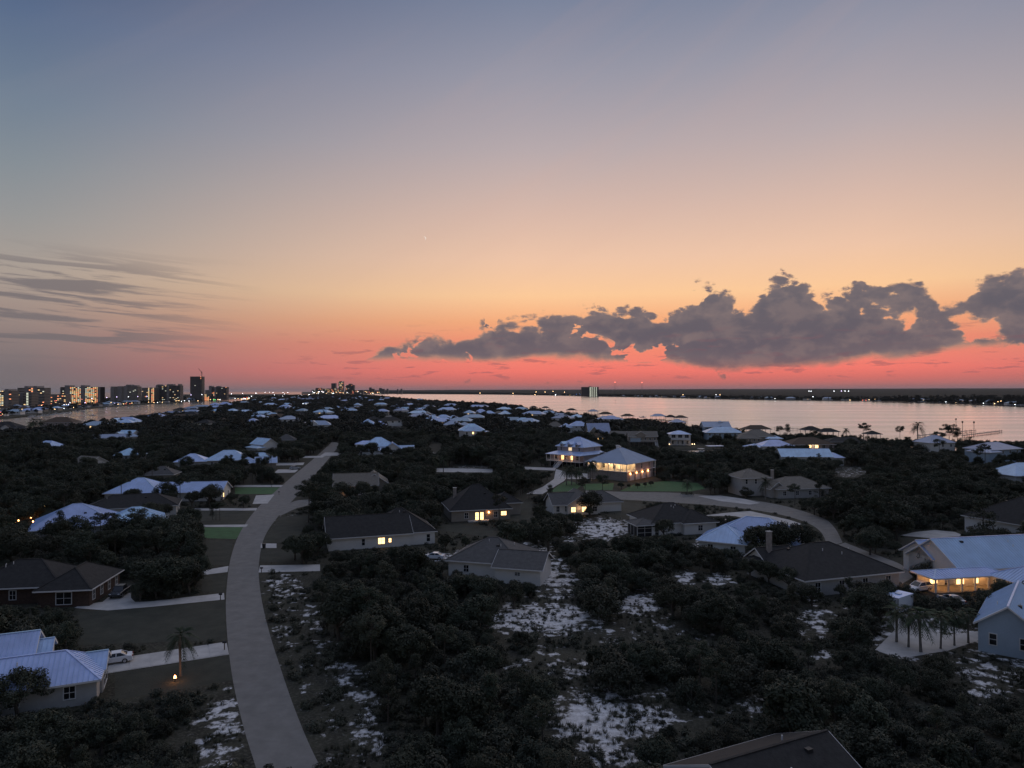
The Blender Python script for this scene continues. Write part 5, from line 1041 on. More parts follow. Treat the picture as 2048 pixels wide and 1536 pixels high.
for px_, py_ in ((512, 786.5), (530, 785), (538.5, 785), (546, 785.2), (566, 785), (575.5, 784.7), (549, 790), (569, 788)): street_lamp(px_, py_, 4800, 'lf_white', 1.8, 'white road lamp on the far coast road', 'lamps of the far coast road')
rl_ = random.Random(3)
for k in range(46):
    px_ = rl_.uniform(480, 620); street_lamp(px_, interp(px_, [(480, 799), (520, 795.5), (620, 790)]) + rl_.uniform(-1, 1), interp(px_, [(480, 3000), (620, 4300)]), rl_.choice(('lf_white', 'lf_white', 'lf_amber')), 1.5, 'shop front lamp in the lit strip beyond the trees', 'lamps of the lit strip')
for k in range(34):
    px_ = rl_.uniform(622, 760); street_lamp(px_, rl_.uniform(783, 788), 5300, rl_.choice(('lf_white', 'lf_amber', 'lf_amber', 'lf_red', 'lf_white')), 2.0, 'lamp at the foot of the far skyline', 'lamps of the far skyline')
for px_, py_, c_ in [(1026, 787, 'amber'), (1050, 786, 'white'), (1070, 790.5, 'amber'), (1111, 790.5, 'white'), (1136, 790.5, 'white'), (1140, 790.8, 'amber'), (1153, 789, 'blue'), (1160, 788.5, 'blue'), (1106, 783, 'amber'), (1129, 784.5, 'amber'), (1282, 792, 'amber'), (1326, 792.5, 'white'), (1329, 792.5, 'violet'), (1366, 790, 'amber'), (1380, 793, 'amber'), (1395, 793, 'amber'), (1432, 790, 'white'), (1440, 790, 'amber'), (1550, 797, 'white'), (1626, 793.5, 'white'),
                     (1700, 801.5, 'amber'), (1725, 803, 'red'), (1732, 803, 'red'), (1750, 799.5, 'amber'), (1738, 799.5, 'amber'), (1892, 807.5, 'white'), (1912, 807.5, 'amber'), (1967, 811, 'white'), (1989, 811.5, 'amber'), (2002, 802, 'amber'), (1996, 804, 'amber'), (2030, 814, 'white'), (1618, 782.5, 'white'), (1622, 782.3, 'white'), (1668, 782.3, 'white'), (1683, 782.5, 'violet'), (1697, 782.3, 'white'), (1690, 782.5, 'white'), (1072, 784, 'amber'), (1090, 784.5, 'amber'), (960, 786.5, 'amber'), (925, 785, 'white')]:
    Yd = interp(px_, [(900, 7000), (1026, 5900), (1100, 5150), (1300, 3650), (1536, 2500), (1800, 2080), (2048, 1480)]) + (0 if py_ > 786 else 900)
    street_lamp(px_, py_, Yd, 'lf_' + c_, Yd * .0005, f'{c_[3:] if 0 else c_} lamp shining on the far bay shore', 'lamps of the far bay shore')
for px_, py_, c_ in ((541, 809.5, 'violet'), (606, 807, 'white'), (612, 808, 'white'), (616, 807, 'white'), (604, 808.5, 'white'), (609, 810, 'white')): street_lamp(px_, py_, 1500, 'lf_' + c_, .55, f'{c_} yard lamp glowing among the middle oaks', 'yard lamps among the oaks')

# ------------------------------------------------------------------ small far houses
FH = {}
def far_house(x, y, L, W, ze, rm, wm, label, group, lit=False, rot=0.0):
    k = (round(L), round(W), round(ze), rm, wm, lit)
    if k not in FH:
        r_ = empty('far_house', (0, 0, 0)); b = B((0, 0), k[0], k[1], k[2], .42, ov=.8)
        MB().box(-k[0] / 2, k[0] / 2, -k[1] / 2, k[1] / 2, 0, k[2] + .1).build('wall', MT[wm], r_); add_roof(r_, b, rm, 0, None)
        for i in range(3): MB().box(-k[0] / 2 + k[0] * (i + .5) / 3 - 1, -k[0] / 2 + k[0] * (i + .5) / 3 + 1, -k[1] / 2 - .06, -k[1] / 2 - .003, k[2] - 2.4, k[2] - .8).build('window', MT['lit_far' if lit and i == 1 else 'glass'], r_)
        FH[k] = r_
    else: r_ = copy_tree(FH[k])
    r_.location = (x, y, .5); r_.rotation_euler = (0, 0, rot); return tag(r_, label, 'house', group)
rf = random.Random(21); FARPOS = []
RMN = {'metal': 'white', 'metal_grey': 'grey', 'sh_dark': 'dark', 'sh_brown': 'brown'}
for k in range(64):
    y = 980 + (k / 63) ** 1.5 * 2700 + rf.uniform(-30, 30); x = interp(y, ISL_N) - rf.choice((28, 30, 62, 110, 150)) - rf.uniform(0, 16); rm = rf.choice(list(RMN)); lit = rf.random() < .4
    if any((x - a_) ** 2 + (y - b_) ** 2 < 700 for a_, b_ in FARPOS): continue
    FARPOS.append((x, y)); far_house(x, y, rf.choice((16, 22, 28)), 14, rf.choice((5, 7)), rm, rf.choice(('white', 'grey', 'tan')), f'{RMN[rm]} roofed {"lit " if lit else ""}house on the far channel bank', 'houses on the far channel bank', lit, rf.uniform(-.3, .3))
for k in range(58):
    y = 1500 + (k / 57) ** 1.4 * 3800 + rf.uniform(-20, 20); x = interp(y, MAIN) + rf.uniform(22, 60) if y > 2130 else interp(y, MAIN) + rf.uniform(0, 40); y += 14; rm = rf.choice(('metal', 'metal_grey', 'metal_grey', 'sh_dark', 'sh_brown')); lit = rf.random() < .3
    if any((x - a_) ** 2 + (y - b_) ** 2 < 900 for a_, b_ in FARPOS): continue
    FARPOS.append((x, y)); far_house(x, y, rf.choice((16, 22, 30)), 14, rf.choice((5, 7)), rm, rf.choice(('white', 'grey', 'tan')), f'{RMN[rm]} roofed {"lit " if lit else ""}house on the far bay shore', 'houses on the far bay shore', lit, rf.uniform(-.3, .3))
FARREG = []
for k in range(150):                                    # further roofs on the near peninsula
    for tr in range(30):
        y = rf.uniform(620, 1100) if k < 46 else rf.uniform(1050, 3800); x = rf.uniform(interp(y, XL) + 25, interp(y, XR) - 16); px_, py_ = proj((x, y, 6))
        if 60 < px_ < 1300 and all((x - a_) ** 2 + (y - b_) ** 2 > (1500 if y < 1100 else 2300) for a_, b_ in FARPOS) and not in_house(x, y, 16): break
    else: continue
    FARPOS.append((x, y)); rm = rf.choice(('metal', 'metal', 'metal', 'metal_grey', 'sh_dark', 'sh_brown')); lit = rf.random() < .16; L_, ze_ = rf.choice((14, 18, 22, 26)), rf.choice((5, 6, 8))
    far_house(x, y, L_, 13, ze_, rm, rf.choice(('white', 'cream', 'tan')), f'{RMN[rm]} roofed {"lit " if lit else ""}house deep in the peninsula woods', 'houses deep in the peninsula woods', lit, rf.uniform(-.7, .7))
    if rf.random() < .8: FARREG.append((hull([proj((x + sx_ * L_ * .5, y, z)) for sx_ in (-1, 1) for z in (ze_ - (2 if rf.random() < .4 else .3), ze_)] + [proj((x, y, ze_ + 3))]), y))
# ------------------------------------------------------------------ vehicles
MT['paint_white'] = mat('car_paint_white', (0.74, 0.75, 0.77), 0.25, 0.04, spec=0.6); MT['paint_dark'] = mat('car_paint_dark', (0.035, 0.036, 0.04), 0.25, 0.1, spec=0.6); MT['paint_silver'] = mat('car_paint_silver', (0.42, 0.43, 0.45), 0.3, 0.05, spec=0.6)
MT['tyre'] = mat('tyre_rubber', (0.02, 0.02, 0.02), 0.9, 0.2); MT['rim'] = mat('wheel_rim', (0.5, 0.5, 0.52), 0.35, 0.1, metal=.8); MT['lens_red'] = mat('tail_lens', (0.25, 0.02, 0.02), 0.3, 0.1); MT['lens_clear'] = mat('head_lens', (0.6, 0.62, 0.65), 0.15, 0.1)
PROF = {  # side profiles: body (x, z) and glasshouse (x, z); x forward
    'sedan': dict(L=4.8, W=1.82, body=[(-2.4, .42), (-2.38, .78), (-2.25, .98), (-1.6, 1.03), (-.9, 1.0), (.9, .96), (1.7, .86), (2.25, .72), (2.4, .55), (2.38, .32), (-2.3, .28)], cab=[(-1.75, 1.0), (-.95, 1.40), (.15, 1.44), (1.15, .95)]),
    'suv': dict(L=4.7, W=1.9, body=[(-2.35, .5), (-2.35, 1.0), (-2.25, 1.12), (-.9, 1.12), (.95, 1.08), (1.75, .98), (2.25, .82), (2.35, .6), (2.3, .36), (-2.25, .36)], cab=[(-2.22, 1.1), (-1.85, 1.66), (.2, 1.68), (1.1, 1.06)]),
    'pickup': dict(L=5.6, W=2.0, body=[(-2.8, .55), (-2.8, 1.12), (-.72, 1.12), (-.7, 1.16), (1.0, 1.14), (1.9, 1.06), (2.65, 1.0), (2.8, .8), (2.75, .45), (-2.7, .45)], cab=[(-.72, 1.14), (-.55, 1.82), (.75, 1.82), (1.35, 1.12)])}
def car(kind, px, py, rot, paint, label):
    P = PROF[kind]; W = P['W']; p = G(px, py); r_ = empty(f'parked_{kind}', (p.x, p.y, .016), R(rot), label, 'car')
    b = MB(); n = len(P['body']); st = [(-W / 2, .90), (-W / 2 + .10, 1.0), (W / 2 - .10, 1.0), (W / 2, .90)]; zc = .65
    for y, k in st: b.v += [(x * (1 if k == 1 else .985), y, zc + (z - zc) * k) for x, z in P['body']]
    for s in range(3):
        for i in range(n): b.f.append((s * n + i, s * n + (i + 1) % n, (s + 1) * n + (i + 1) % n, (s + 1) * n + i)); b.m.append(0)
    b.f.append(tuple(reversed(range(n)))); b.f.append(tuple(3 * n + i for i in range(n))); b.m += [0, 0]; body = b.build('body', MT[paint], r_)
    c = P['cab']; g = MB(); t_ = W / 2 - .28; w_ = W / 2 - .10
    v0 = [(c[0][0], -w_, c[0][1]), (c[1][0], -t_, c[1][1]), (c[2][0], -t_, c[2][1]), (c[3][0], -w_, c[3][1])]; g.v = v0 + [(x, -y, z) for x, y, z in v0]
    for f in ((0, 3, 2, 1), (4, 5, 6, 7), (0, 1, 5, 4), (2, 3, 7, 6)): g.f.append(f); g.m.append(0)
    g.build('glasshouse', MT['glass'], r_)
    MB().box(c[1][0] - .05, c[2][0] + .05, -t_ - .02, t_ + .02, c[1][1] + .003, c[1][1] + .06).build('roof_panel', MT[paint], r_)
    pl = MB()
    for s in (-1, 1):
        for a_, d_ in ((0, 1), (2, 3)): pl.beam((c[a_][0], s * (w_ if a_ == 0 else t_) * 1.0, c[a_][1] + .02), (c[d_][0], s * (t_ if d_ == 1 else w_), c[d_][1] + .02), .09, .07)
        xm = (c[1][0] + c[2][0]) / 2; pl.beam((xm, s * (w_ - .02), 1.02), (xm, s * (t_ + .01), c[1][1] + .02), .1, .05)
    pl.build('pillars', MT[paint], r_)
    rad = .34 if kind == 'sedan' else .38
    tm = MB().bar((0, -.11, 0), (0, .11, 0), rad, rad, 16).mesh('tyre', MT['tyre']); rm_ = MB().bar((0, -.12, 0), (0, .12, 0), rad * .62, rad * .62, 12).mesh('rim', MT['rim'])
    for x in (-P['L'] * .30, P['L'] * .31):
        for y in (-W / 2 + .08, W / 2 - .08): wl = inst('wheel', tm, r_, (x, y, rad)); inst('rim', rm_, wl)
    for y in (-W / 2 + .28, W / 2 - .28): MB().cbox(P['L'] / 2 - .08, y, .72 if kind == 'sedan' else .86, .12, .38, .16).build('headlight', MT['lens_clear'], r_); MB().cbox(-P['L'] / 2 + .03, y, .86 if kind == 'sedan' else .98, .1, .34, .2).build('tail_light', MT['lens_red'], r_)
    if kind == 'pickup': MB().box(-2.7, -.8, -W / 2 + .14, W / 2 - .14, 1.125, 1.14).build('truck_bed', MT['dark'], r_)
    return r_
car('sedan', 226, 1326, 206, 'paint_white', 'white sedan parked at the dormered metal roofed house'); car('pickup', 241, 1190, -82, 'paint_dark', 'dark pickup parked nose out before the brick house'); car('suv', 1838, 1182, 200, 'paint_white', 'white sport utility car beside the box trailer'); car('sedan', 1903, 1206, 100, 'paint_silver', 'silver car half under the ranch roof')
car('suv', 322, 1043, 195, 'paint_white', 'white van shaped car behind the clipped hedge'); car('sedan', 868, 1118, 170, 'paint_white', 'white car in the scrub behind the white walled house'); car('sedan', 1440, 1046, 20, 'paint_white', 'white car on the pale driveway by the white roof'); car('sedan', 1106, 1005, 20, 'paint_silver', 'silver car beside the gabled house with lit porch'); car('suv', 590, 939, 40, 'paint_silver', 'pale car by the upper driveways')
# enclosed box trailer
p = G(1797, 1224); o = empty('box_trailer', (p.x, p.y, 0), R(34), 'white enclosed box trailer with roof hatch', 'trailer')
MB().box(-2.4, 2.4, -1.2, 1.2, .55, 2.9).build('body', MT['paint_white'], o); MB().box(-2.45, 2.45, -1.25, 1.25, 2.902, 2.98).build('roof', MT['metal'], o); MB().box(-.4, .4, -.4, .4, 2.982, 3.12).build('roof_hatch', MT['metal_grey'], o)
for x in (-2.42, 2.42):
    for y in (-1.22, 1.22): MB().box(x - .05, x + .05, y - .05, y + .05, .5, 2.9).build('corner_trim', MT['rim'], o)
tm = MB().bar((0, -.12, 0), (0, .12, 0), .36, .36, 14).mesh('tyre', MT['tyre'])
for x in (-.45, .45):
    for y in (-1.15, 1.15): inst('wheel', tm, o, (x, y, .36))
MB().beam((2.4, 0, .6), (4.0, 0, .55), .12, .12).build('tow_bar', MT['iron'], o); MB().box(-2.44, -2.402, -.9, .9, .7, 2.6).build('rear_door', MT['paint_silver'], o)
def flat_trailer(px, py, rot, label):
    p = G(px, py); o = empty('flatbed_trailer', (p.x, p.y, 0), R(rot), label, 'trailer')
    MB().box(-2.6, 2.6, -1.1, 1.1, .55, .68).build('bed', MT['plank'], o); MB().box(-2.6, 2.6, -1.14, -1.08, .68, 1.1).box(-2.6, 2.6, 1.08, 1.14, .68, 1.1).build('side_rails', MT['rim'], o)
    for y in (-1.2, 1.2): inst('wheel', tm, o, (0, y, .36))
    MB().beam((2.6, 0, .6), (4.0, 0, .55), .1, .1).build('tow_bar', MT['iron'], o)
flat_trailer(1762, 1190, 20, 'low flatbed trailer behind the box trailer')
def mailbox(px, py, rot, label, c='iron'):
    p = G(px, py); o = empty('mailbox', (p.x, p.y, 0), R(rot), label, 'mailbox'); MB().box(-.06, .06, -.06, .06, 0, 1.0).build('post', MT['wood'], o)
    b = MB(); prof = [(-.13, 1.0), (.13, 1.0), (.13, 1.16)] + [(.13 * math.cos(k * math.pi / 6), 1.16 + .13 * math.sin(k * math.pi / 6)) for k in range(1, 6)] + [(-.13, 1.16)]; n = len(prof)
    b.v = [(-.28, y, z) for y, z in prof] + [(.28, y, z) for y, z in prof]; b.f = [tuple(reversed(range(n))), tuple(range(n, 2 * n))] + [(i, (i + 1) % n, n + (i + 1) % n, n + i) for i in range(n)]; b.m = [0] * len(b.f); b.build('box', MT[c], o)
mailbox(441, 1201, 0, 'dark mailbox at the brick house driveway'); mailbox(523, 1147, 0, 'dark mailbox at the wide drive right of the curving road'); mailbox(449, 1300, 0, 'dark mailbox by the sedan driveway mouth'); mailbox(558, 990, 0, 'small mailbox at the road fork'); mailbox(543, 974, 0, 'mailbox by the thin upper driveway')
p = G(528, 1096); o = empty('wheeled_bin', (p.x, p.y, 0), 0, 'dark wheeled bin on the small roadside slab', 'bin')
b = MB(); b.v = [(-.25, -.3, 0), (.25, -.3, 0), (.25, .3, 0), (-.25, .3, 0), (-.33, -.38, 1.0), (.33, -.38, 1.0), (.33, .38, 1.0), (-.33, .38, 1.0)]; b.f = [(0, 3, 2, 1), (4, 5, 6, 7), (0, 1, 5, 4), (1, 2, 6, 5), (2, 3, 7, 6), (3, 0, 4, 7)]; b.m = [0] * 6; b.build('tub', MT['iron'], o); MB().box(-.36, .36, -.42, .42, 1.002, 1.07).build('lid', MT['iron'], o)
for x in (-.22, .22): MB().bar((x - .05, .3, .14), (x + .05, .3, .14), .14, n=10).build('wheel', MT['tyre'], o)
# planter with palm on the lawn, power pedestal posts
p = G(1374, 991); o = empty('hedge_planter', (p.x, p.y, 0), 0, 'square clipped hedge round the lone lawn palm', 'planter'); HEDGE = o
# moon: thin crescent low over the afterglow
mo = MB(); n = 18; c_, rr = at_depth(848, 477, 62000), 62000 * 4.0 / F
P1 = [(rr * math.cos(-math.pi / 2 + math.pi * k / n), rr * math.sin(-math.pi / 2 + math.pi * k / n)) for k in range(n + 1)]; P2 = [(x * .72, y) for x, y in P1]
for k in range(n): mo.poly([(P1[k][0], 0, P1[k][1]), (P1[k + 1][0], 0, P1[k + 1][1]), (P2[k + 1][0], 20, P2[k + 1][1]), (P2[k][0], 20, P2[k][1])])
MT['moon'] = mat('moonlit', (.5, .5, .5), 1, 0, emit=(1, .95, .85), estr=.85, sample=False)
tag(mo.build('moon', MT['moon'], None, c_), 'thin pale crescent moon in the peach afterglow', 'moon'); bpy.data.objects['moon'].rotation_euler = (0, R(-20), 0)

# ------------------------------------------------------------------ vegetation prototypes
def leaf_quad(b, c, n, s, rnd, asp=.6):
    n = n.normalized(); u = n.orthogonal().normalized(); w = n.cross(u); a = rnd.uniform(0, 6.283); u, w = u * math.cos(a) + w * math.sin(a), w * math.cos(a) - u * math.sin(a)
    i = len(b.v); b.v += [tuple(c - u * s), tuple(c - w * s * asp), tuple(c + u * s), tuple(c + w * s * asp)]; b.f.append((i, i + 1, i + 2, i + 3)); b.m.append(0)
def rdir(rnd):
    z = rnd.uniform(-1, 1); a = rnd.uniform(0, 6.283); r = math.sqrt(1 - z * z); return Vector((r * math.cos(a), r * math.sin(a), z))
def crown_mesh(name, seed, clumps, leaves, leaf, matn, up=.5):
    """clumps: list of (centre, radius, flatten)"""
    rnd = random.Random(seed); b = MB(); tot = sum(c[1] ** 2 for c in clumps)
    for c, r, fl in clumps:
        k = max(6, int(leaves * r * r / tot))
        for _ in range(k):
            d = rdir(rnd); q = r * rnd.uniform(.35, 1.0) ** .6; pos = c + Vector((d.x * q, d.y * q, d.z * q * fl))
            nn = d * .7 + rdir(rnd) * .8 + Vector((0, 0, up)); leaf_quad(b, pos, nn, leaf * rnd.uniform(.6, 1.35), rnd)
    return b.mesh(name, MT[matn])
def dome_clumps(rnd, n, rx, rz, zc, rc_, lo=-.35, squash=.8):
    out = []; lob = [(rnd.uniform(0, 6.28), rnd.uniform(.75, 1.12)) for _ in range(5)]
    while len(out) < n:
        d = rdir(rnd)
        if d.z < lo: continue
        az = math.atan2(d.y, d.x); k = 1.0
        for a, f in lob: k = max(k * 1.0, 0) if math.cos(az - a) < .6 else f
        q = rnd.uniform(.45, 1.0) ** .5 * k
        out.append((Vector((d.x * rx * q, d.y * rx * q, zc + d.z * rz * q)), rc_ * rnd.uniform(.6, 1.3), squash))
    return out
def limb_mesh(name, segs, matn):
    b = MB()
    for p, q, r0, r1 in segs: b.bar(p, q, r0, r1, 6)
    return b.mesh(name, MT[matn])
def oak_proto(seed, h=6.0, rx=3.3, low=False):
    rnd = random.Random(seed); zc = h * .58
    cl = dome_clumps(rnd, 16 if low else 46, rx * .86, h * .36, zc, rx * (.42 if low else .27))
    leaves, leaf = (260, .62) if low else (5200, .155)
    cm = crown_mesh('crown', seed, cl, leaves, leaf, 'farleaf' if low else 'oakleaf')
    sg = []; base = Vector((0, 0, -.3)); fork = Vector((rnd.uniform(-.3, .3), rnd.uniform(-.3, .3), h * .28)); sg.append((base, fork, h * .045, h * .032))
    for _ in range(2 if low else 6):
        c = rnd.choice(cl)[0]; mid = fork.lerp(c, .5) + Vector((rnd.uniform(-.4, .4), rnd.uniform(-.4, .4), .2)); sg += [(fork, mid, h * .026, h * .018), (mid, c, h * .018, h * .006)]
    return limb_mesh('trunk', sg, 'bark'), cm, h
def scrub_proto(seed, h=3.4, rx=2.3):
    rnd = random.Random(seed); cl = dome_clumps(rnd, 34, rx * .88, h * .42, h * .46, rx * .28, -.75)
    cm = crown_mesh('crown', seed, cl, 3300, .12, 'scrubleaf'); sg = []
    for _ in range(6):
        c = rnd.choice(cl)[0]; f = Vector((rnd.uniform(-.3, .3), rnd.uniform(-.3, .3), -.2)); m_ = f.lerp(c, .5) + Vector((rnd.uniform(-.2, .2), rnd.uniform(-.2, .2), .1)); sg += [(f, m_, .07, .045), (m_, c, .045, .015)]
    return limb_mesh('trunk', sg, 'palebark'), cm, h
def pine_proto(seed, h=11.0, umb=True, low=False):
    rnd = random.Random(seed); cl = []; sg = [(Vector((0, 0, -.3)), Vector((.15, .1, h * .5)), .17, .13), (Vector((.15, .1, h * .5)), Vector((0, .1, h * .93)), .13, .04)]
    for k in range(13 if umb else 24):
        z = h * (rnd.uniform(.66, .98) if umb else rnd.uniform(.22, .96)); a = rnd.uniform(0, 6.28); r = (4.2 if umb else 3.4) * ((1.25 - z / h * .75) if umb else (1.12 - z / h)) * rnd.uniform(.5, 1.1); c = Vector((r * math.cos(a), r * math.sin(a), z))
        cl.append((c, rnd.uniform(.95, 1.5), .5)); cl.append((c * 1 + Vector((rnd.uniform(-.8, .8), rnd.uniform(-.8, .8), .35)), rnd.uniform(.5, .8), .6)); sg.append((Vector((.05, .1, z - .8)), c, .06, .02))
    cl.append((Vector((0, 0, h * .96)), 1.0, .6))
    return limb_mesh('trunk', sg, 'bark'), crown_mesh('crown', seed, cl, 320 if low else 3200, .45 if low else .16, 'farleaf' if low else 'pineleaf', .8), h
def palm_proto(seed, h=5.0, n=30, fl=1.9, feather=False):
    rnd = random.Random(seed); b = MB()
    for k in range(n):
        a = k * 2.399 + rnd.uniform(-.2, .2); el = rnd.uniform(-.7, 1.25) if k > 4 else rnd.uniform(.9, 1.5); d = Vector((math.cos(a), math.sin(a), 0)); side = Vector((-d.y, d.x, 0)); L = fl * rnd.uniform(.85, 1.15); pts = []
        N = 7
        for i in range(N):
            t = i / (N - 1); drop = .55 * t * t * L * (1.2 - .3 * el)
            pts.append(Vector((0, 0, h - .1)) + d * (L * t * math.cos(el * .8)) + Vector((0, 0, L * t * math.sin(el * .8) - drop)))
        for i in range(N - 1): b.poly([pts[i] - side * .03, pts[i + 1] - side * .025, pts[i + 1] + side * .025, pts[i] + side * .03])
        rng = range(1, N) if feather else range(3, N)
        for i in rng:                                    # leaflets
            t = i / (N - 1); ll = (fl * .34 if feather else fl * .36) * (1.1 - abs(t - .55))
            for s in (-1, 1):
                for j in range(2):
                    c = pts[i].lerp(pts[i - 1], j * .5); tip = c + side * s * ll * .8 + (pts[i] - pts[i - 1]).normalized() * ll * (.5 if feather else .9) + Vector((0, 0, -.22 * ll)); e = (pts[i] - pts[i - 1]).normalized() * .07
                    b.poly([c - e, tip, c + e])
    sk = []
    zs = [0, .3, h * .3, h * .6, h * .85, h - .05]; rs = [.24, .19, .16, .16, .20, .17]
    for i in range(5): sk.append((Vector((.04 * i, 0, zs[i] - (.3 if i == 0 else 0))), Vector((.04 * (i + 1), 0, zs[i + 1])), rs[i], rs[i + 1]))
    return limb_mesh('trunk', sk, 'palebark'), b.mesh('crown', MT['palmleaf']), h
def snag_mesh(seed, h=4.0):
    rnd = random.Random(seed); sg = []
    def grow(p, d, L, r, k):
        q = p + d * L; sg.append((p, q, r, r * .6))
        if k:
            for _ in range(3 if k > 1 else 2): grow(p.lerp(q, rnd.uniform(.5, 1)), (d + rdir(rnd) * .75).normalized(), L * rnd.uniform(.5, .75), r * .55, k - 1)
    grow(Vector((0, 0, -.2)), Vector((rnd.uniform(-.15, .15), rnd.uniform(-.15, .15), 1)).normalized(), h * .45, .09, 3)
    return limb_mesh('branches', sg, 'palebark')
PROTO = {'live_oak': [oak_proto(s, 6.0, r_) for s, r_ in ((1, 3.3), (2, 3.0), (3, 3.7), (4, 2.8), (5, 3.4))], 'scrub_oak': [scrub_proto(s, 3.4, r_) for s, r_ in ((11, 2.3), (12, 2.0), (13, 2.6), (14, 2.2))],
         'pine_tree': [pine_proto(21), pine_proto(22, 11, False), pine_proto(23), pine_proto(24, 11, False), pine_proto(25, 11, False)], 'palm_tree': [palm_proto(31, 5, 38, 2.2), palm_proto(32, 5, 42, 2.0), palm_proto(33, 6, 26, 2.3, True)]}
CRW = {'live_oak': .55, 'scrub_oak': .66, 'pine_tree': .30, 'palm_tree': .35}
# ------------------------------------------------------------------ visibility rasters (half photo size)
RW, RH = 1024, 768
clear = bytearray(RW * RH); hdep = {}
def raster(P, fn):
    P = [(x / 2, y / 2) for x, y in P]; y0, y1 = max(0, int(min(p[1] for p in P))), min(RH - 1, int(max(p[1] for p in P)) + 1)
    for y in range(y0, y1 + 1):
        xs = []
        for (xa, ya), (xb, yb) in zip(P, P[1:] + P[:1]):
            if (ya > y + .5) != (yb > y + .5): xs.append(xa + (y + .5 - ya) * (xb - xa) / (yb - ya))
        xs.sort()
        for a_, b_ in zip(xs[::2], xs[1::2]):
            for x in range(max(0, int(a_)), min(RW - 1, int(b_)) + 1): fn(y * RW + x)
paved = bytearray(RW * RH)
for P in CLEAR: raster(P, lambda i: clear.__setitem__(i, 1))
for P in PAVED: raster(P, lambda i: paved.__setitem__(i, 1))
def on_paved(x, y):
    for dx, dy in ((0, 0), (.7, 0), (-.7, 0), (0, .9), (0, -.9)):
        px_, py_ = proj((x + dx, y + dy, 0))
        if 0 <= px_ < 2048 and 0 <= py_ < 1536 and paved[int(py_ / 2) * RW + int(px_ / 2)]: return True
    return False
for h in HOUSES:
    D = h['depth']
    def fn(i, D=D): hdep[i] = min(hdep.get(i, 1e9), D)
    raster(h['outline'], fn)
for P_, D in FARREG:
    def fn(i, D=D): hdep[i] = min(hdep.get(i, 1e9), D)
    raster(P_, fn)
SPOTS = [(346, 1356), (86, 1012), (1838, 1182), (1797, 1224), (226, 1326), (241, 1190)]
for x, y in SPOTS + [(20 + 6 * k, 1038) for k in range(10)]:
    p = G(x, y); D = p.y
    def fn(i, D=D): hdep[i] = min(hdep.get(i, 1e9), D)
    raster([(x - 14, y + 6), (x + 14, y + 6), (x + 14, y - 22), (x - 14, y - 22)], fn)
def blocked(x, y, h, r, lax=False):
    pb = proj((x, y, 0))
    if pb[0] < -9e8: return True
    s = F / max(y, 1)
    for fx, fz in ((0, .97), (0, .7), (0, .4), (-.7, .55), (.7, .55), (-.5, .85), (.5, .85), (-.6, .25), (.6, .25), (0, .1)):
        px_, py_ = pb[0] + fx * r * s, pb[1] - fz * h * s
        if 0 <= px_ < 2048 and 0 <= py_ < 1536:
            i = int(py_ / 2) * RW + int(px_ / 2)
            if clear[i] or (hdep.get(i, -1) > y + 1.0 and not lax): return True
    return False
ROADW = [[tuple(G(*p)[:2]) for p in P] for P in CLEAR[:400] if all(q[1] > 800 for q in P)]
def open_ground(x, y):
    px_, py_ = proj((x, y, 0))
    if 0 <= px_ < 2048 and 0 <= py_ < 1536: return clear[int(py_ / 2) * RW + int(px_ / 2)] == 1
    return False
TREES = []                                             # (kind, x, y, h)
def put(kind, px, py, h, proto=None): p = G(px, py); TREES.append((kind, p.x, p.y, h, True, proto))
# trees the photograph shows singly
for a in ((362, 1352, 5.2, 0), (1793, 1284, 4.6, 1), (1817, 1294, 4.9, 0), (1842, 1304, 5.2, 1), (1881, 1297, 4.6, 0), (1909, 1291, 4.4, 1), (1937, 1286, 4.2, 0), (1374, 990, 4.6, 0), (1531, 1000, 6.5, 2), (1133, 970, 6.0, 0), (1143, 970, 6.4, 1), (1153, 968, 5.6, 0), (1158, 971, 6.0, 1), (1182, 962, 7.2, 1), (1186, 960, 6.5, 2),
          (867, 948, 7.0, 0), (887, 946, 6.0, 1), (1692, 884, 8.5, 2), (1836, 884, 12.0, 0), (1940, 905, 8.0, 2), (60, 868, 9, 0), (67, 866, 11, 1), (80, 866, 11, 0), (1185, 888, 7, 0), (1200, 890, 6, 1), (940, 925, 5.0, 0)): put('palm_tree', *a)
for a in ((617, 1045, 11.5, 0), (650, 1040, 9.5, 2), (636, 1030, 9.0, 1), (1575, 884, 13.0, 1), (1560, 882, 10.5, 0), (1727, 888, 14.0, 0), (1800, 886, 11.5, 2), (1898, 898, 15, 0), (1915, 900, 14, 1), (1880, 905, 12, 2), (1170, 1000, 7.5, 0), (1205, 1000, 8.5, 2), (1540, 1440, 5.5, 1), (425, 1040, 5.0, 1), (432, 1040, 5.0, 0), (440, 1041, 5.2, 2), (1970, 930, 10, 0), (1955, 935, 9, 2), (1630, 890, 10, 0), (120, 1080, 7.5, 1), (200, 1084, 7.0, 0), (225, 1082, 7.0, 2), (1100, 1005, 6, 1)): put('pine_tree', *a)
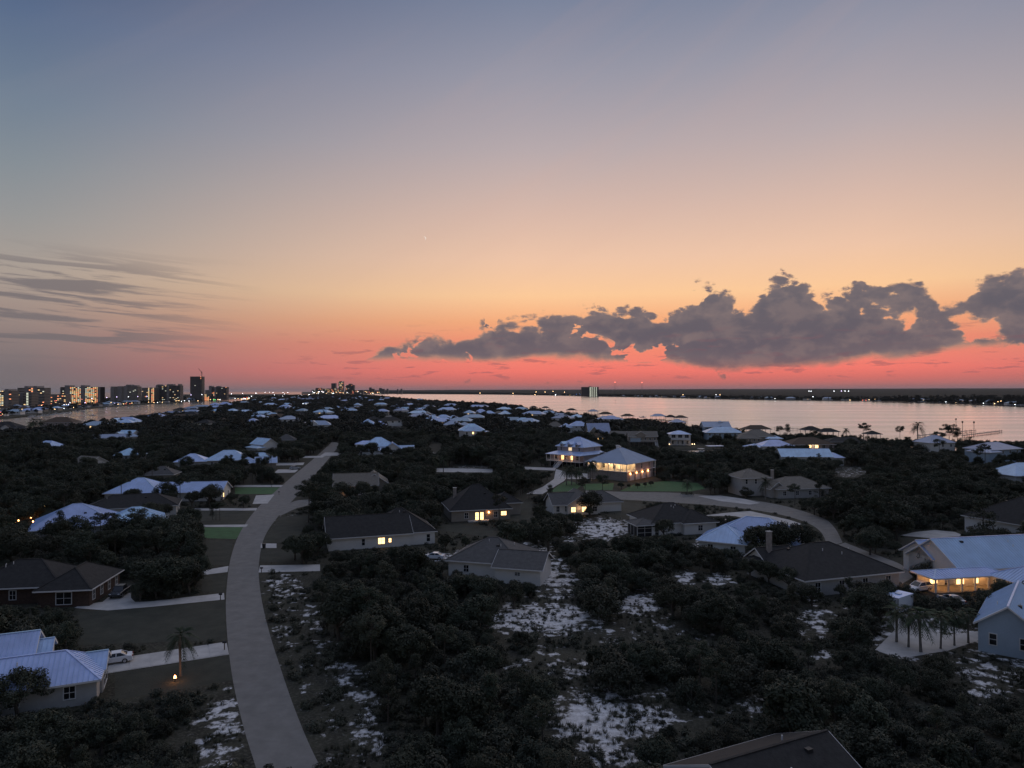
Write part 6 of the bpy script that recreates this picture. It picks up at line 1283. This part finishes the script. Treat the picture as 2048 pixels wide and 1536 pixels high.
for a in ((605, 1128, 6.5, 2), (590, 1120, 5.0, 0), (640, 1110, 5.5, 1), (330, 1192, 7.0, 2), (300, 1190, 6.5, 0), (360, 1180, 6.0, 1), (1180, 1032, 7.5, 2), (1440, 985, 7.5, 0), (1275, 977, 2.2, 1), (1258, 977, 1.8, 0), (1290, 975, 2.0, 3), (1302, 973, 2.2, 2), (38, 1436, 5.6, 4), (1740, 1110, 5.5, 2), (1870, 1150, 5.2, 4), (1516, 1117, 7.6, 0), (1556, 1119, 8.2, 2), (1590, 1115, 7.4, 4), (1500, 1160, 4.6, 1), (1538, 1172, 4.8, 0), (1578, 1182, 4.4, 2), (1985, 1250, 5.0, 1), (640, 985, 7, 2), (700, 1000, 4.5, 0), (800, 1010, 6.5, 2), (840, 1000, 6.5, 4), (470, 938, 4, 0)): put('live_oak', *a)
rt = random.Random(42)
FOREST = []
FCELL = {}
for a_, b_ in FARPOS: FCELL.setdefault((int(a_ // 30), int(b_ // 30)), []).append((a_, b_))
def near_far(x, y):
    i, j = int(x // 30), int(y // 30)
    return any((x - a_) ** 2 + (y - b_) ** 2 < 130 for u in (-1, 0, 1) for v in (-1, 0, 1) for a_, b_ in FCELL.get((i + u, j + v), ()))
def grid(y0, y1, cell, kinds, xlim=(-120, 2170), jit=.48):
    y = y0
    while y < y1:
        xa, xb = at_depth(xlim[0], 900, y).x, at_depth(xlim[1], 900, y).x; x = xa
        while x < xb:
            X, Y = x + rt.uniform(-jit, jit) * cell, y + rt.uniform(-jit, jit) * cell; x += cell
            if not on_land(X, Y, 3): continue
            k, hlo, hhi = kinds[0] if rt.random() < kinds[0][3] else rt.choice(kinds[1:]) if len(kinds) > 1 else kinds[0], 0, 0
            kd, hlo, hhi = k[0], k[1], k[2]
            h = rt.uniform(hlo, hhi) * (.72 + .56 * (.5 + noise.noise((X * .035, Y * .035, 5))))
            if in_house(X, Y, h * CRW[kd] * .35) or open_ground(X, Y) or (Y > 560 and near_far(X, Y)): continue
            pb_ = proj((X, Y, 0)); nolax = 1080 < pb_[0] < 1340 and 895 < pb_[1] < 1010
            if Y < 75 and 440 < pb_[0] < 800: continue
            ok = False; lax = not nolax and (h < 5.5 or y > 160) and rt.random() < (.10 if y < 160 else .16)
            for f in (1, .78, .6, .45):
                if not blocked(X, Y, h * f, h * f * CRW[kd], lax): ok = True; h *= f; break
            if ok and h > 1.2: TREES.append((kd, X, Y, h, False, None))
        y += cell
grid(50, 150, 3.5, [('scrub_oak', 1.8, 4.4, .58), ('live_oak', 3.6, 6.8), ('live_oak', 3.6, 6.8), ('pine_tree', 3.8, 7.5)])
grid(150, 330, 4.6, [('live_oak', 4.8, 7.6, .66), ('scrub_oak', 2.8, 4.6), ('scrub_oak', 2.8, 4.6), ('pine_tree', 6, 9), ('pine_tree', 8, 10.5)])
grid(330, 560, 5.6, [('live_oak', 5.0, 8.2, .84), ('scrub_oak', 3, 5), ('pine_tree', 8, 11)])
grid(560, 1300, 7.2, [('live_oak', 5.5, 9.0, .93), ('pine_tree', 9, 12)], (-60, 1500))
grid(1300, 2400, 9.5, [('live_oak', 6.0, 10, .94), ('pine_tree', 9, 12)], (200, 1200))
grid(2400, 5200, 14, [('live_oak', 7.0, 12, .95), ('pine_tree', 10, 13)], (350, 1100))
# individuals: what shows largest, about 300 of a kind; the rest becomes woodland
LIM = {'scrub_oak': 290, 'live_oak': 290, 'pine_tree': 280, 'palm_tree': 80}
def shown(t):
    p = proj((t[1], t[2], t[3] * .7)); return -20 < p[0] < 2068 and p[1] < 1560
TREES.sort(key=lambda t: (not t[4], -(t[3] / max(t[2], 1))))
cnt = {k: 0 for k in LIM}; IND, REST = [], []
for t_ in TREES:
    if (t_[4] or (shown(t_) and cnt[t_[0]] < LIM[t_[0]] and t_[2] < 560)): IND.append(t_); cnt[t_[0]] += 1
    else: REST.append(t_)
ADJ = {'live_oak': ('round dark oak', 'oaks'), 'scrub_oak': ('low scrub oak', 'scrub oaks'), 'pine_tree': ('tall thin pine', 'pines'), 'palm_tree': ('fan leaved palm', 'palms')}
ANCH = [(1215, 1450, 'largest sand clearing'), (1085, 1238, 'oval sand clearing'), (1275, 1208, 'scattered sand spots'), (1110, 1175, 'sand patch below the grey house'), (720, 1390, 'sandy strip beside the curving road'), (745, 1490, 'sand lot at the road edge'), (570, 1180, 'sandy verge below the wide drive'),
        (1500, 1405, 'sand pocket with the young pine'), (1990, 1350, 'sandy lot by the blue gable'), (1850, 1275, 'palm court'), (1625, 1250, 'sand pocket by the box trailer'), (440, 1450, 'sandy lot left of the curving road'), (1205, 1058, 'sand yard behind the screen porch'), (380, 1200, 'curved brick house driveway'), (360, 1345, 'lamp lit palm'), (580, 1045, 'road fork verge'),
        (1320, 975, 'green lawn'), (1390, 905, 'boat basin'), (1405, 1160, 'twin sand pockets'), (780, 1200, 'thicket below the white walled house'), (800, 1320, 'heart of the thicket right of the road'), (900, 1440, 'black lower thicket right of the road'), (1520, 1260, 'wide scrub belt'), (1420, 1340, 'scrub above the largest sand clearing'), (180, 1470, 'black thicket below the dormered house'), (1760, 1400, 'thicket behind the charcoal gable'), (1930, 1470, 'corner thicket by the sandy lot'),
        (1640, 985, 'woods behind the turreted house'), (1800, 960, 'deep woods toward the bay'), (1750, 1010, 'woods above the cul de sac'), (1650, 1180, 'scrub before the huge dark roof'), (1150, 1130, 'scrub between the grey and screened houses'), (1300, 1100, 'scrub under the screened house'), (870, 960, 'oaks behind the tan house'), (1020, 960, 'oaks by the footpath'), (100, 930, 'left oak woods'), (300, 900, 'oak woods by the white cottage'), (150, 1100, 'oaks between the broad white and brick houses')]
ANCHW = [(G(a_, b_), n_) for a_, b_, n_ in ANCH]
def place_words(x, y):
    best = (1e9, '')
    for h in HOUSES:
        d = max(math.hypot(x - h['pos'][0], y - h['pos'][1]) - h['rad'] * .8, 0)
        if d < best[0]: best = (d, 'beside the ' + h['short'])
    for p, n_ in ANCHW:
        d = math.hypot(x - p.x, y - p.y)
        if d < best[0]: best = (d, 'at the ' + n_)
    return best[1]
def size_word(kd, h):
    lo, hi = {'live_oak': (4.3, 5.8), 'scrub_oak': (2.2, 3.2), 'pine_tree': (7.5, 10), 'palm_tree': (5, 7)}[kd]
    return 'small' if h < lo else ('big' if h > hi else 'middling')
rp = random.Random(9)
for kd, X, Y, h, hand, pi in IND:
    tm_, cm_, h0 = PROTO[kd][pi % len(PROTO[kd]) if pi is not None else rp.randrange(len(PROTO[kd]))]; w = place_words(X, Y); s = h / h0
    r_ = empty(kd, (X, Y, 0), rp.uniform(0, 6.28), f'{size_word(kd, h)} {ADJ[kd][0]} {w}', 'palm' if kd == 'palm_tree' else 'tree', f'{size_word(kd, h)} {ADJ[kd][1]} {w}')
    r_.scale = (s * rp.uniform(.9, 1.1), s * rp.uniform(.9, 1.1), s); inst('trunk', tm_, r_); inst('crown', cm_, r_)
lb = {(362, 1352): 'palm lit from below by an orange lamp at the roadside', (1374, 990): 'small palm in a clipped hedge on the green lawn', (1836, 884): 'tall fan palm silhouetted against the bay', (617, 1045): 'tall umbrella pine at the road fork', (1727, 888): 'broad umbrella pine silhouetted against the bay', (605, 1128): 'wide dark oak between road and white walled house', (38, 1436): 'bushy tree before the dormered metal roof', (1180, 1032): 'big round tree before the gabled house with lit porch'}
for o in list(COL.objects):
    if o.type == 'EMPTY' and o.name.split('.')[0] in PROTO:
        for (a_, b_), l_ in lb.items():
            p = G(a_, b_)
            if abs(p.x - o.location.x) < .05 and abs(p.y - o.location.y) < .05:
                o['label'] = l_
                if 'group' in o: del o['group']
for k, (px_, py_, h_) in enumerate(((945, 1150, 4.5), (965, 1150, 4.0), (1168, 1132, 4.2), (1210, 1165, 3.6), (1130, 1200, 3.2), (1250, 1180, 3.0), (1395, 1215, 3.2), (1220, 1300, 2.4))):
    p = G(px_, py_); o = inst('bare_tree', snag_mesh(50 + k % 4, 4.0), None, (p.x, p.y, 0), k * 1.3, h_ / 4.0)
    tag(o, 'leafless grey snag by the grey house in the scrub' if k < 2 else 'leafless grey snag standing in the sandy scrub', 'tree', 'snags by the grey house' if k < 2 else 'snags in the sandy scrub')
# hedge planter
hb = MB(); rr_ = random.Random(4)
for _ in range(700):
    d = Vector((rr_.uniform(-2.1, 2.1), rr_.uniform(-1.2, 1.2), rr_.uniform(.05, 1.2))); leaf_quad(hb, d, rdir(rr_) + Vector((0, 0, .5)), .14, rr_)
hb.build('hedge_leaves', MT['oakleaf'], HEDGE); MB().box(-2.1, 2.1, -1.2, 1.2, 0, .35).build('curb', MT['conc'], HEDGE)
# clipped hedge of conical shrubs by the long pale wall
sm_ = crown_mesh('leaves', 77, [(Vector((0, 0, .5 + .35 * k)), .5 - .1 * k, .8) for k in range(4)], 500, .09, 'oakleaf')
for k in range(9):
    p = G(303 + 6.5 * k, 1034 - 1.2 * k); o = inst('clipped_shrub', sm_, None, (p.x, p.y, 0), k); tag(o, 'small clipped shrub in the row along the long pale wall', 'shrub', 'shrub row along the long pale wall')

# ------------------------------------------------------------------ woodland, undergrowth and grass (uncountable)
def scatter(name, pts, meshes, label, cat):
    coll = bpy.data.collections.new(name + '_kinds')
    for i, me in enumerate(meshes): coll.objects.link(bpy.data.objects.new(f'{name}_kind_{i}', me))
    me = bpy.data.meshes.new(name); me.from_pydata([p[:3] for p in pts], [], [])
    for an_, k in (('sc', 3), ('rz', 4)):
        at = me.attributes.new(an_, 'FLOAT', 'POINT'); at.data.foreach_set('value', [p[k] for p in pts])
    at = me.attributes.new('ix', 'INT', 'POINT'); at.data.foreach_set('value', [p[5] for p in pts])
    o = link(bpy.data.objects.new(name, me)); tag(o, label, cat, None, 'stuff')
    g = bpy.data.node_groups.new(name, 'GeometryNodeTree'); g.interface.new_socket('Geometry', in_out='INPUT', socket_type='NodeSocketGeometry'); g.interface.new_socket('Geometry', in_out='OUTPUT', socket_type='NodeSocketGeometry')
    N = g.nodes.new; gi, go, ip, ci = N('NodeGroupInput'), N('NodeGroupOutput'), N('GeometryNodeInstanceOnPoints'), N('GeometryNodeCollectionInfo')
    ci.inputs['Collection'].default_value = coll; ci.inputs['Separate Children'].default_value = True; ci.inputs['Reset Children'].default_value = True
    def att(n_, ty):
        a = N('GeometryNodeInputNamedAttribute'); a.data_type = ty; a.inputs['Name'].default_value = n_; return a.outputs['Attribute']
    cx = N('ShaderNodeCombineXYZ'); g.links.new(att('rz', 'FLOAT'), cx.inputs[2])
    g.links.new(gi.outputs[0], ip.inputs['Points']); g.links.new(ci.outputs[0], ip.inputs['Instance']); ip.inputs['Pick Instance'].default_value = True
    g.links.new(att('ix', 'INT'), ip.inputs['Instance Index']); g.links.new(cx.outputs[0], ip.inputs['Rotation']); g.links.new(att('sc', 'FLOAT'), ip.inputs['Scale']); g.links.new(ip.outputs[0], go.inputs[0])
    o.modifiers.new('scatter', 'NODES').node_group = g; return o
def joined(*ms):
    bm = bmesh.new(); mats = []
    for m_ in ms:
        n0 = len(bm.faces); bm.from_mesh(m_); bm.faces.ensure_lookup_table()
        for f in bm.faces[n0:]: f.material_index = len(mats)
        mats.append(m_.materials[0])
    me = bpy.data.meshes.new('woodland_tree'); bm.to_mesh(me); bm.free()
    for x in mats: me.materials.append(x)
    return me
near_m = [joined(a, b) for a, b, _ in PROTO['live_oak']] + [joined(a, b) for a, b, _ in PROTO['scrub_oak']] + [joined(a, b) for a, b, _ in PROTO['pine_tree']]
lowp = [oak_proto(60 + k, 6.0, r_, True) for k, r_ in enumerate((3.3, 2.9, 3.6, 3.1))] + [pine_proto(70, 11, True, True), pine_proto(71, 11, False, True)]
low_m = [joined(a, b) for a, b, _ in lowp]
pn, pf = [], []
for kd, X, Y, h, *_ in REST:
    if Y < 520:
        ix = {'live_oak': rp.randrange(5), 'scrub_oak': 5 + rp.randrange(4), 'pine_tree': 9 + rp.randrange(5)}[kd]; pn.append((X, Y, 0, h / {'live_oak': 6, 'scrub_oak': 3.4, 'pine_tree': 11}[kd], rp.uniform(0, 6.28), ix))
    else:
        ix = rp.randrange(4) if kd != 'pine_tree' else 4 + rp.randrange(2); pf.append((X, Y, 0, h / (6 if ix < 4 else 11), rp.uniform(0, 6.28), ix))
if pn: scatter('woodland', pn, near_m, 'mass of dark oak and pine woodland between the houses', 'woodland')
scatter('distant_woodland', pf, low_m, 'dark oak canopy filling the peninsula toward the skyline', 'woodland')
fi = []
for k in range(2600):
    y = 960 + 4600 * rp.random() ** 1.5; a_, b_ = interp(y, ISL_F), interp(y, ISL_N); x = a_ + (b_ - a_) * rp.uniform(.25, .985)
    if any((x - u) ** 2 + (y - v) ** 2 < 260 for u, v in FARPOS) or x - b_ > -14: continue
    ix = rp.randrange(5); fi.append((x, y, .3, rp.uniform(.8, 1.5) * (1 if ix < 4 else .6), rp.uniform(0, 6.28), ix))
scatter('island_trees', fi, low_m, 'low dark trees on the barrier island beyond the channel', 'woodland')
fm = []
for k in range(5200):
    u = rp.random() ** 1.3; y = 1480 + u * 6500; x = interp(y, MAIN) + 16 + rp.random() ** 2 * 520; y += rp.uniform(0, 60)
    if any((x - u_) ** 2 + (y - v_) ** 2 < 330 for u_, v_ in FARPOS): continue
    ix = rp.randrange(6); fm.append((x, y, .3, rp.uniform(1.2, 2.0) * (1 if ix < 4 else .62), rp.uniform(0, 6.28), ix))
for k in range(900): fm.append((rp.uniform(1100, 1500), rp.uniform(1400, 2200), .3, rp.uniform(1.2, 2), rp.uniform(0, 6.28), rp.randrange(6)))
scatter('far_shore_trees', fm, low_m, 'dark trees lining the far bay shore', 'woodland')
# canopy of the mainland forest, rolling to the horizon
cb = MB(); NA, NR = 360, 110
for i in range(NA):
    az = math.atan((690 + (2260 - 690) * i / (NA - 1) - 1024) / F); t0 = 1400
    while t0 < 9000:
        x, y = t0 * math.tan(az), t0
        if x > interp(y, MAIN) + 60 and y > 1483: break
        t0 += 40
    for j in range(NR):
        y = t0 * (32000 / t0) ** (j / (NR - 1)); x = y * math.tan(az); d = y - t0
        z = 6.5 + 3.0 * noise.noise((x * .02, y * .02, 0)) + 2.2 * noise.noise((x * .09, y * .09, 4)) + min(d / 300, 1) * 3
        z += 30 * max(0, min(1, (y - 4500) / 6000)) + 16 * max(0, min(1, (y - 9000) / 9000)) + 7 * max(0, min(1, (y - 4500) / 6000)) * noise.noise((x * .0007, y * .0004, 9))
        cb.v.append((x, y, z if j else 1.0))
for i in range(NA - 1):
    for j in range(NR - 1): q = i * NR + j; cb.f.append((q, q + NR, q + NR + 1, q + 1)); cb.m.append(0)
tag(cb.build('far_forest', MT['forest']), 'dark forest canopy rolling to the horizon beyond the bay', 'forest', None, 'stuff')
# low undergrowth bushes and grass tufts on open and sandy ground
ub = [crown_mesh('bush', 80 + k, [(Vector((rp.uniform(-.3, .3), rp.uniform(-.3, .3), .28)), .42, .8) for _ in range(4)], 170, .10, 'scrubleaf') for k in range(3)]
def tuft(seed):
    r3 = random.Random(seed); b = MB()
    for _ in range(26):
        a = r3.uniform(0, 6.28); d = Vector((math.cos(a), math.sin(a), 0)); p0 = d * r3.uniform(0, .22); s_ = Vector((-d.y, d.x, 0)) * .02; tip = p0 + d * r3.uniform(.08, .3) + Vector((0, 0, r3.uniform(.2, .5)))
        b.poly([p0 - s_, p0 + s_, tip])
    return b.mesh('tuft', MT['grass'])
ug, gt = [], []
tf = [tuft(91), tuft(92), tuft(93)]
for k in range(26000):
    y = 52 + 180 * rp.random() ** 1.5; X = rp.uniform(at_depth(-40, 900, y).x, at_depth(2090, 900, y).x)
    if in_house(X, y, .2): continue
    px_, py_ = proj((X, y, 0)); cl_ = open_ground(X, y); sv_ = sandval(px_, py_) if 40 < y < 300 else 0
    if (cl_ and sv_ < .3) or on_paved(X, y): continue                        # keep off roads, drives and lawns
    nz = noise.noise((X * .22, y * .22, 2.0))
    if nz > (-.05 if sv_ < .5 else .18) and len(ug) < 7500: ug.append((X, y, 0, rp.uniform(.45, 1.5) * (1 if sv_ < .5 else .6), rp.uniform(0, 6.28), rp.randrange(3)))
    elif nz > -.25: gt.append((X, y, 0, rp.uniform(.7, 1.5), rp.uniform(0, 6.28), rp.randrange(3)))
scatter('undergrowth', ug, ub, 'low dark undergrowth on the sandy lots', 'undergrowth')
scatter('grass_tufts', gt, tf, 'wiry grass tufts on sand and verge', 'grass')

# ------------------------------------------------------------------ haze over land and water
hz = MB().box(-6.1e4, 6.1e4, -3.2e3, 5.95e4 + 1500, -3.6, 190).mesh('haze', [])
hm = bpy.data.materials.new('evening_haze'); hm.use_nodes = True; t = hm.node_tree; t.nodes.clear(); o_ = t.nodes.new('ShaderNodeOutputMaterial'); pv = t.nodes.new('ShaderNodeVolumePrincipled')
pv.inputs['Color'].default_value = (.92, .93, .97, 1); pv.inputs['Density'].default_value = 1.1e-5; pv.inputs['Anisotropy'].default_value = 0.0; t.links.new(pv.outputs[0], o_.inputs['Volume'])
hz.materials.clear(); hz.materials.append(hm); tag(link(bpy.data.objects.new('haze', hz)), 'thin evening haze over land and water', 'haze', None, 'stuff')
sc.cycles.volume_bounces = 0
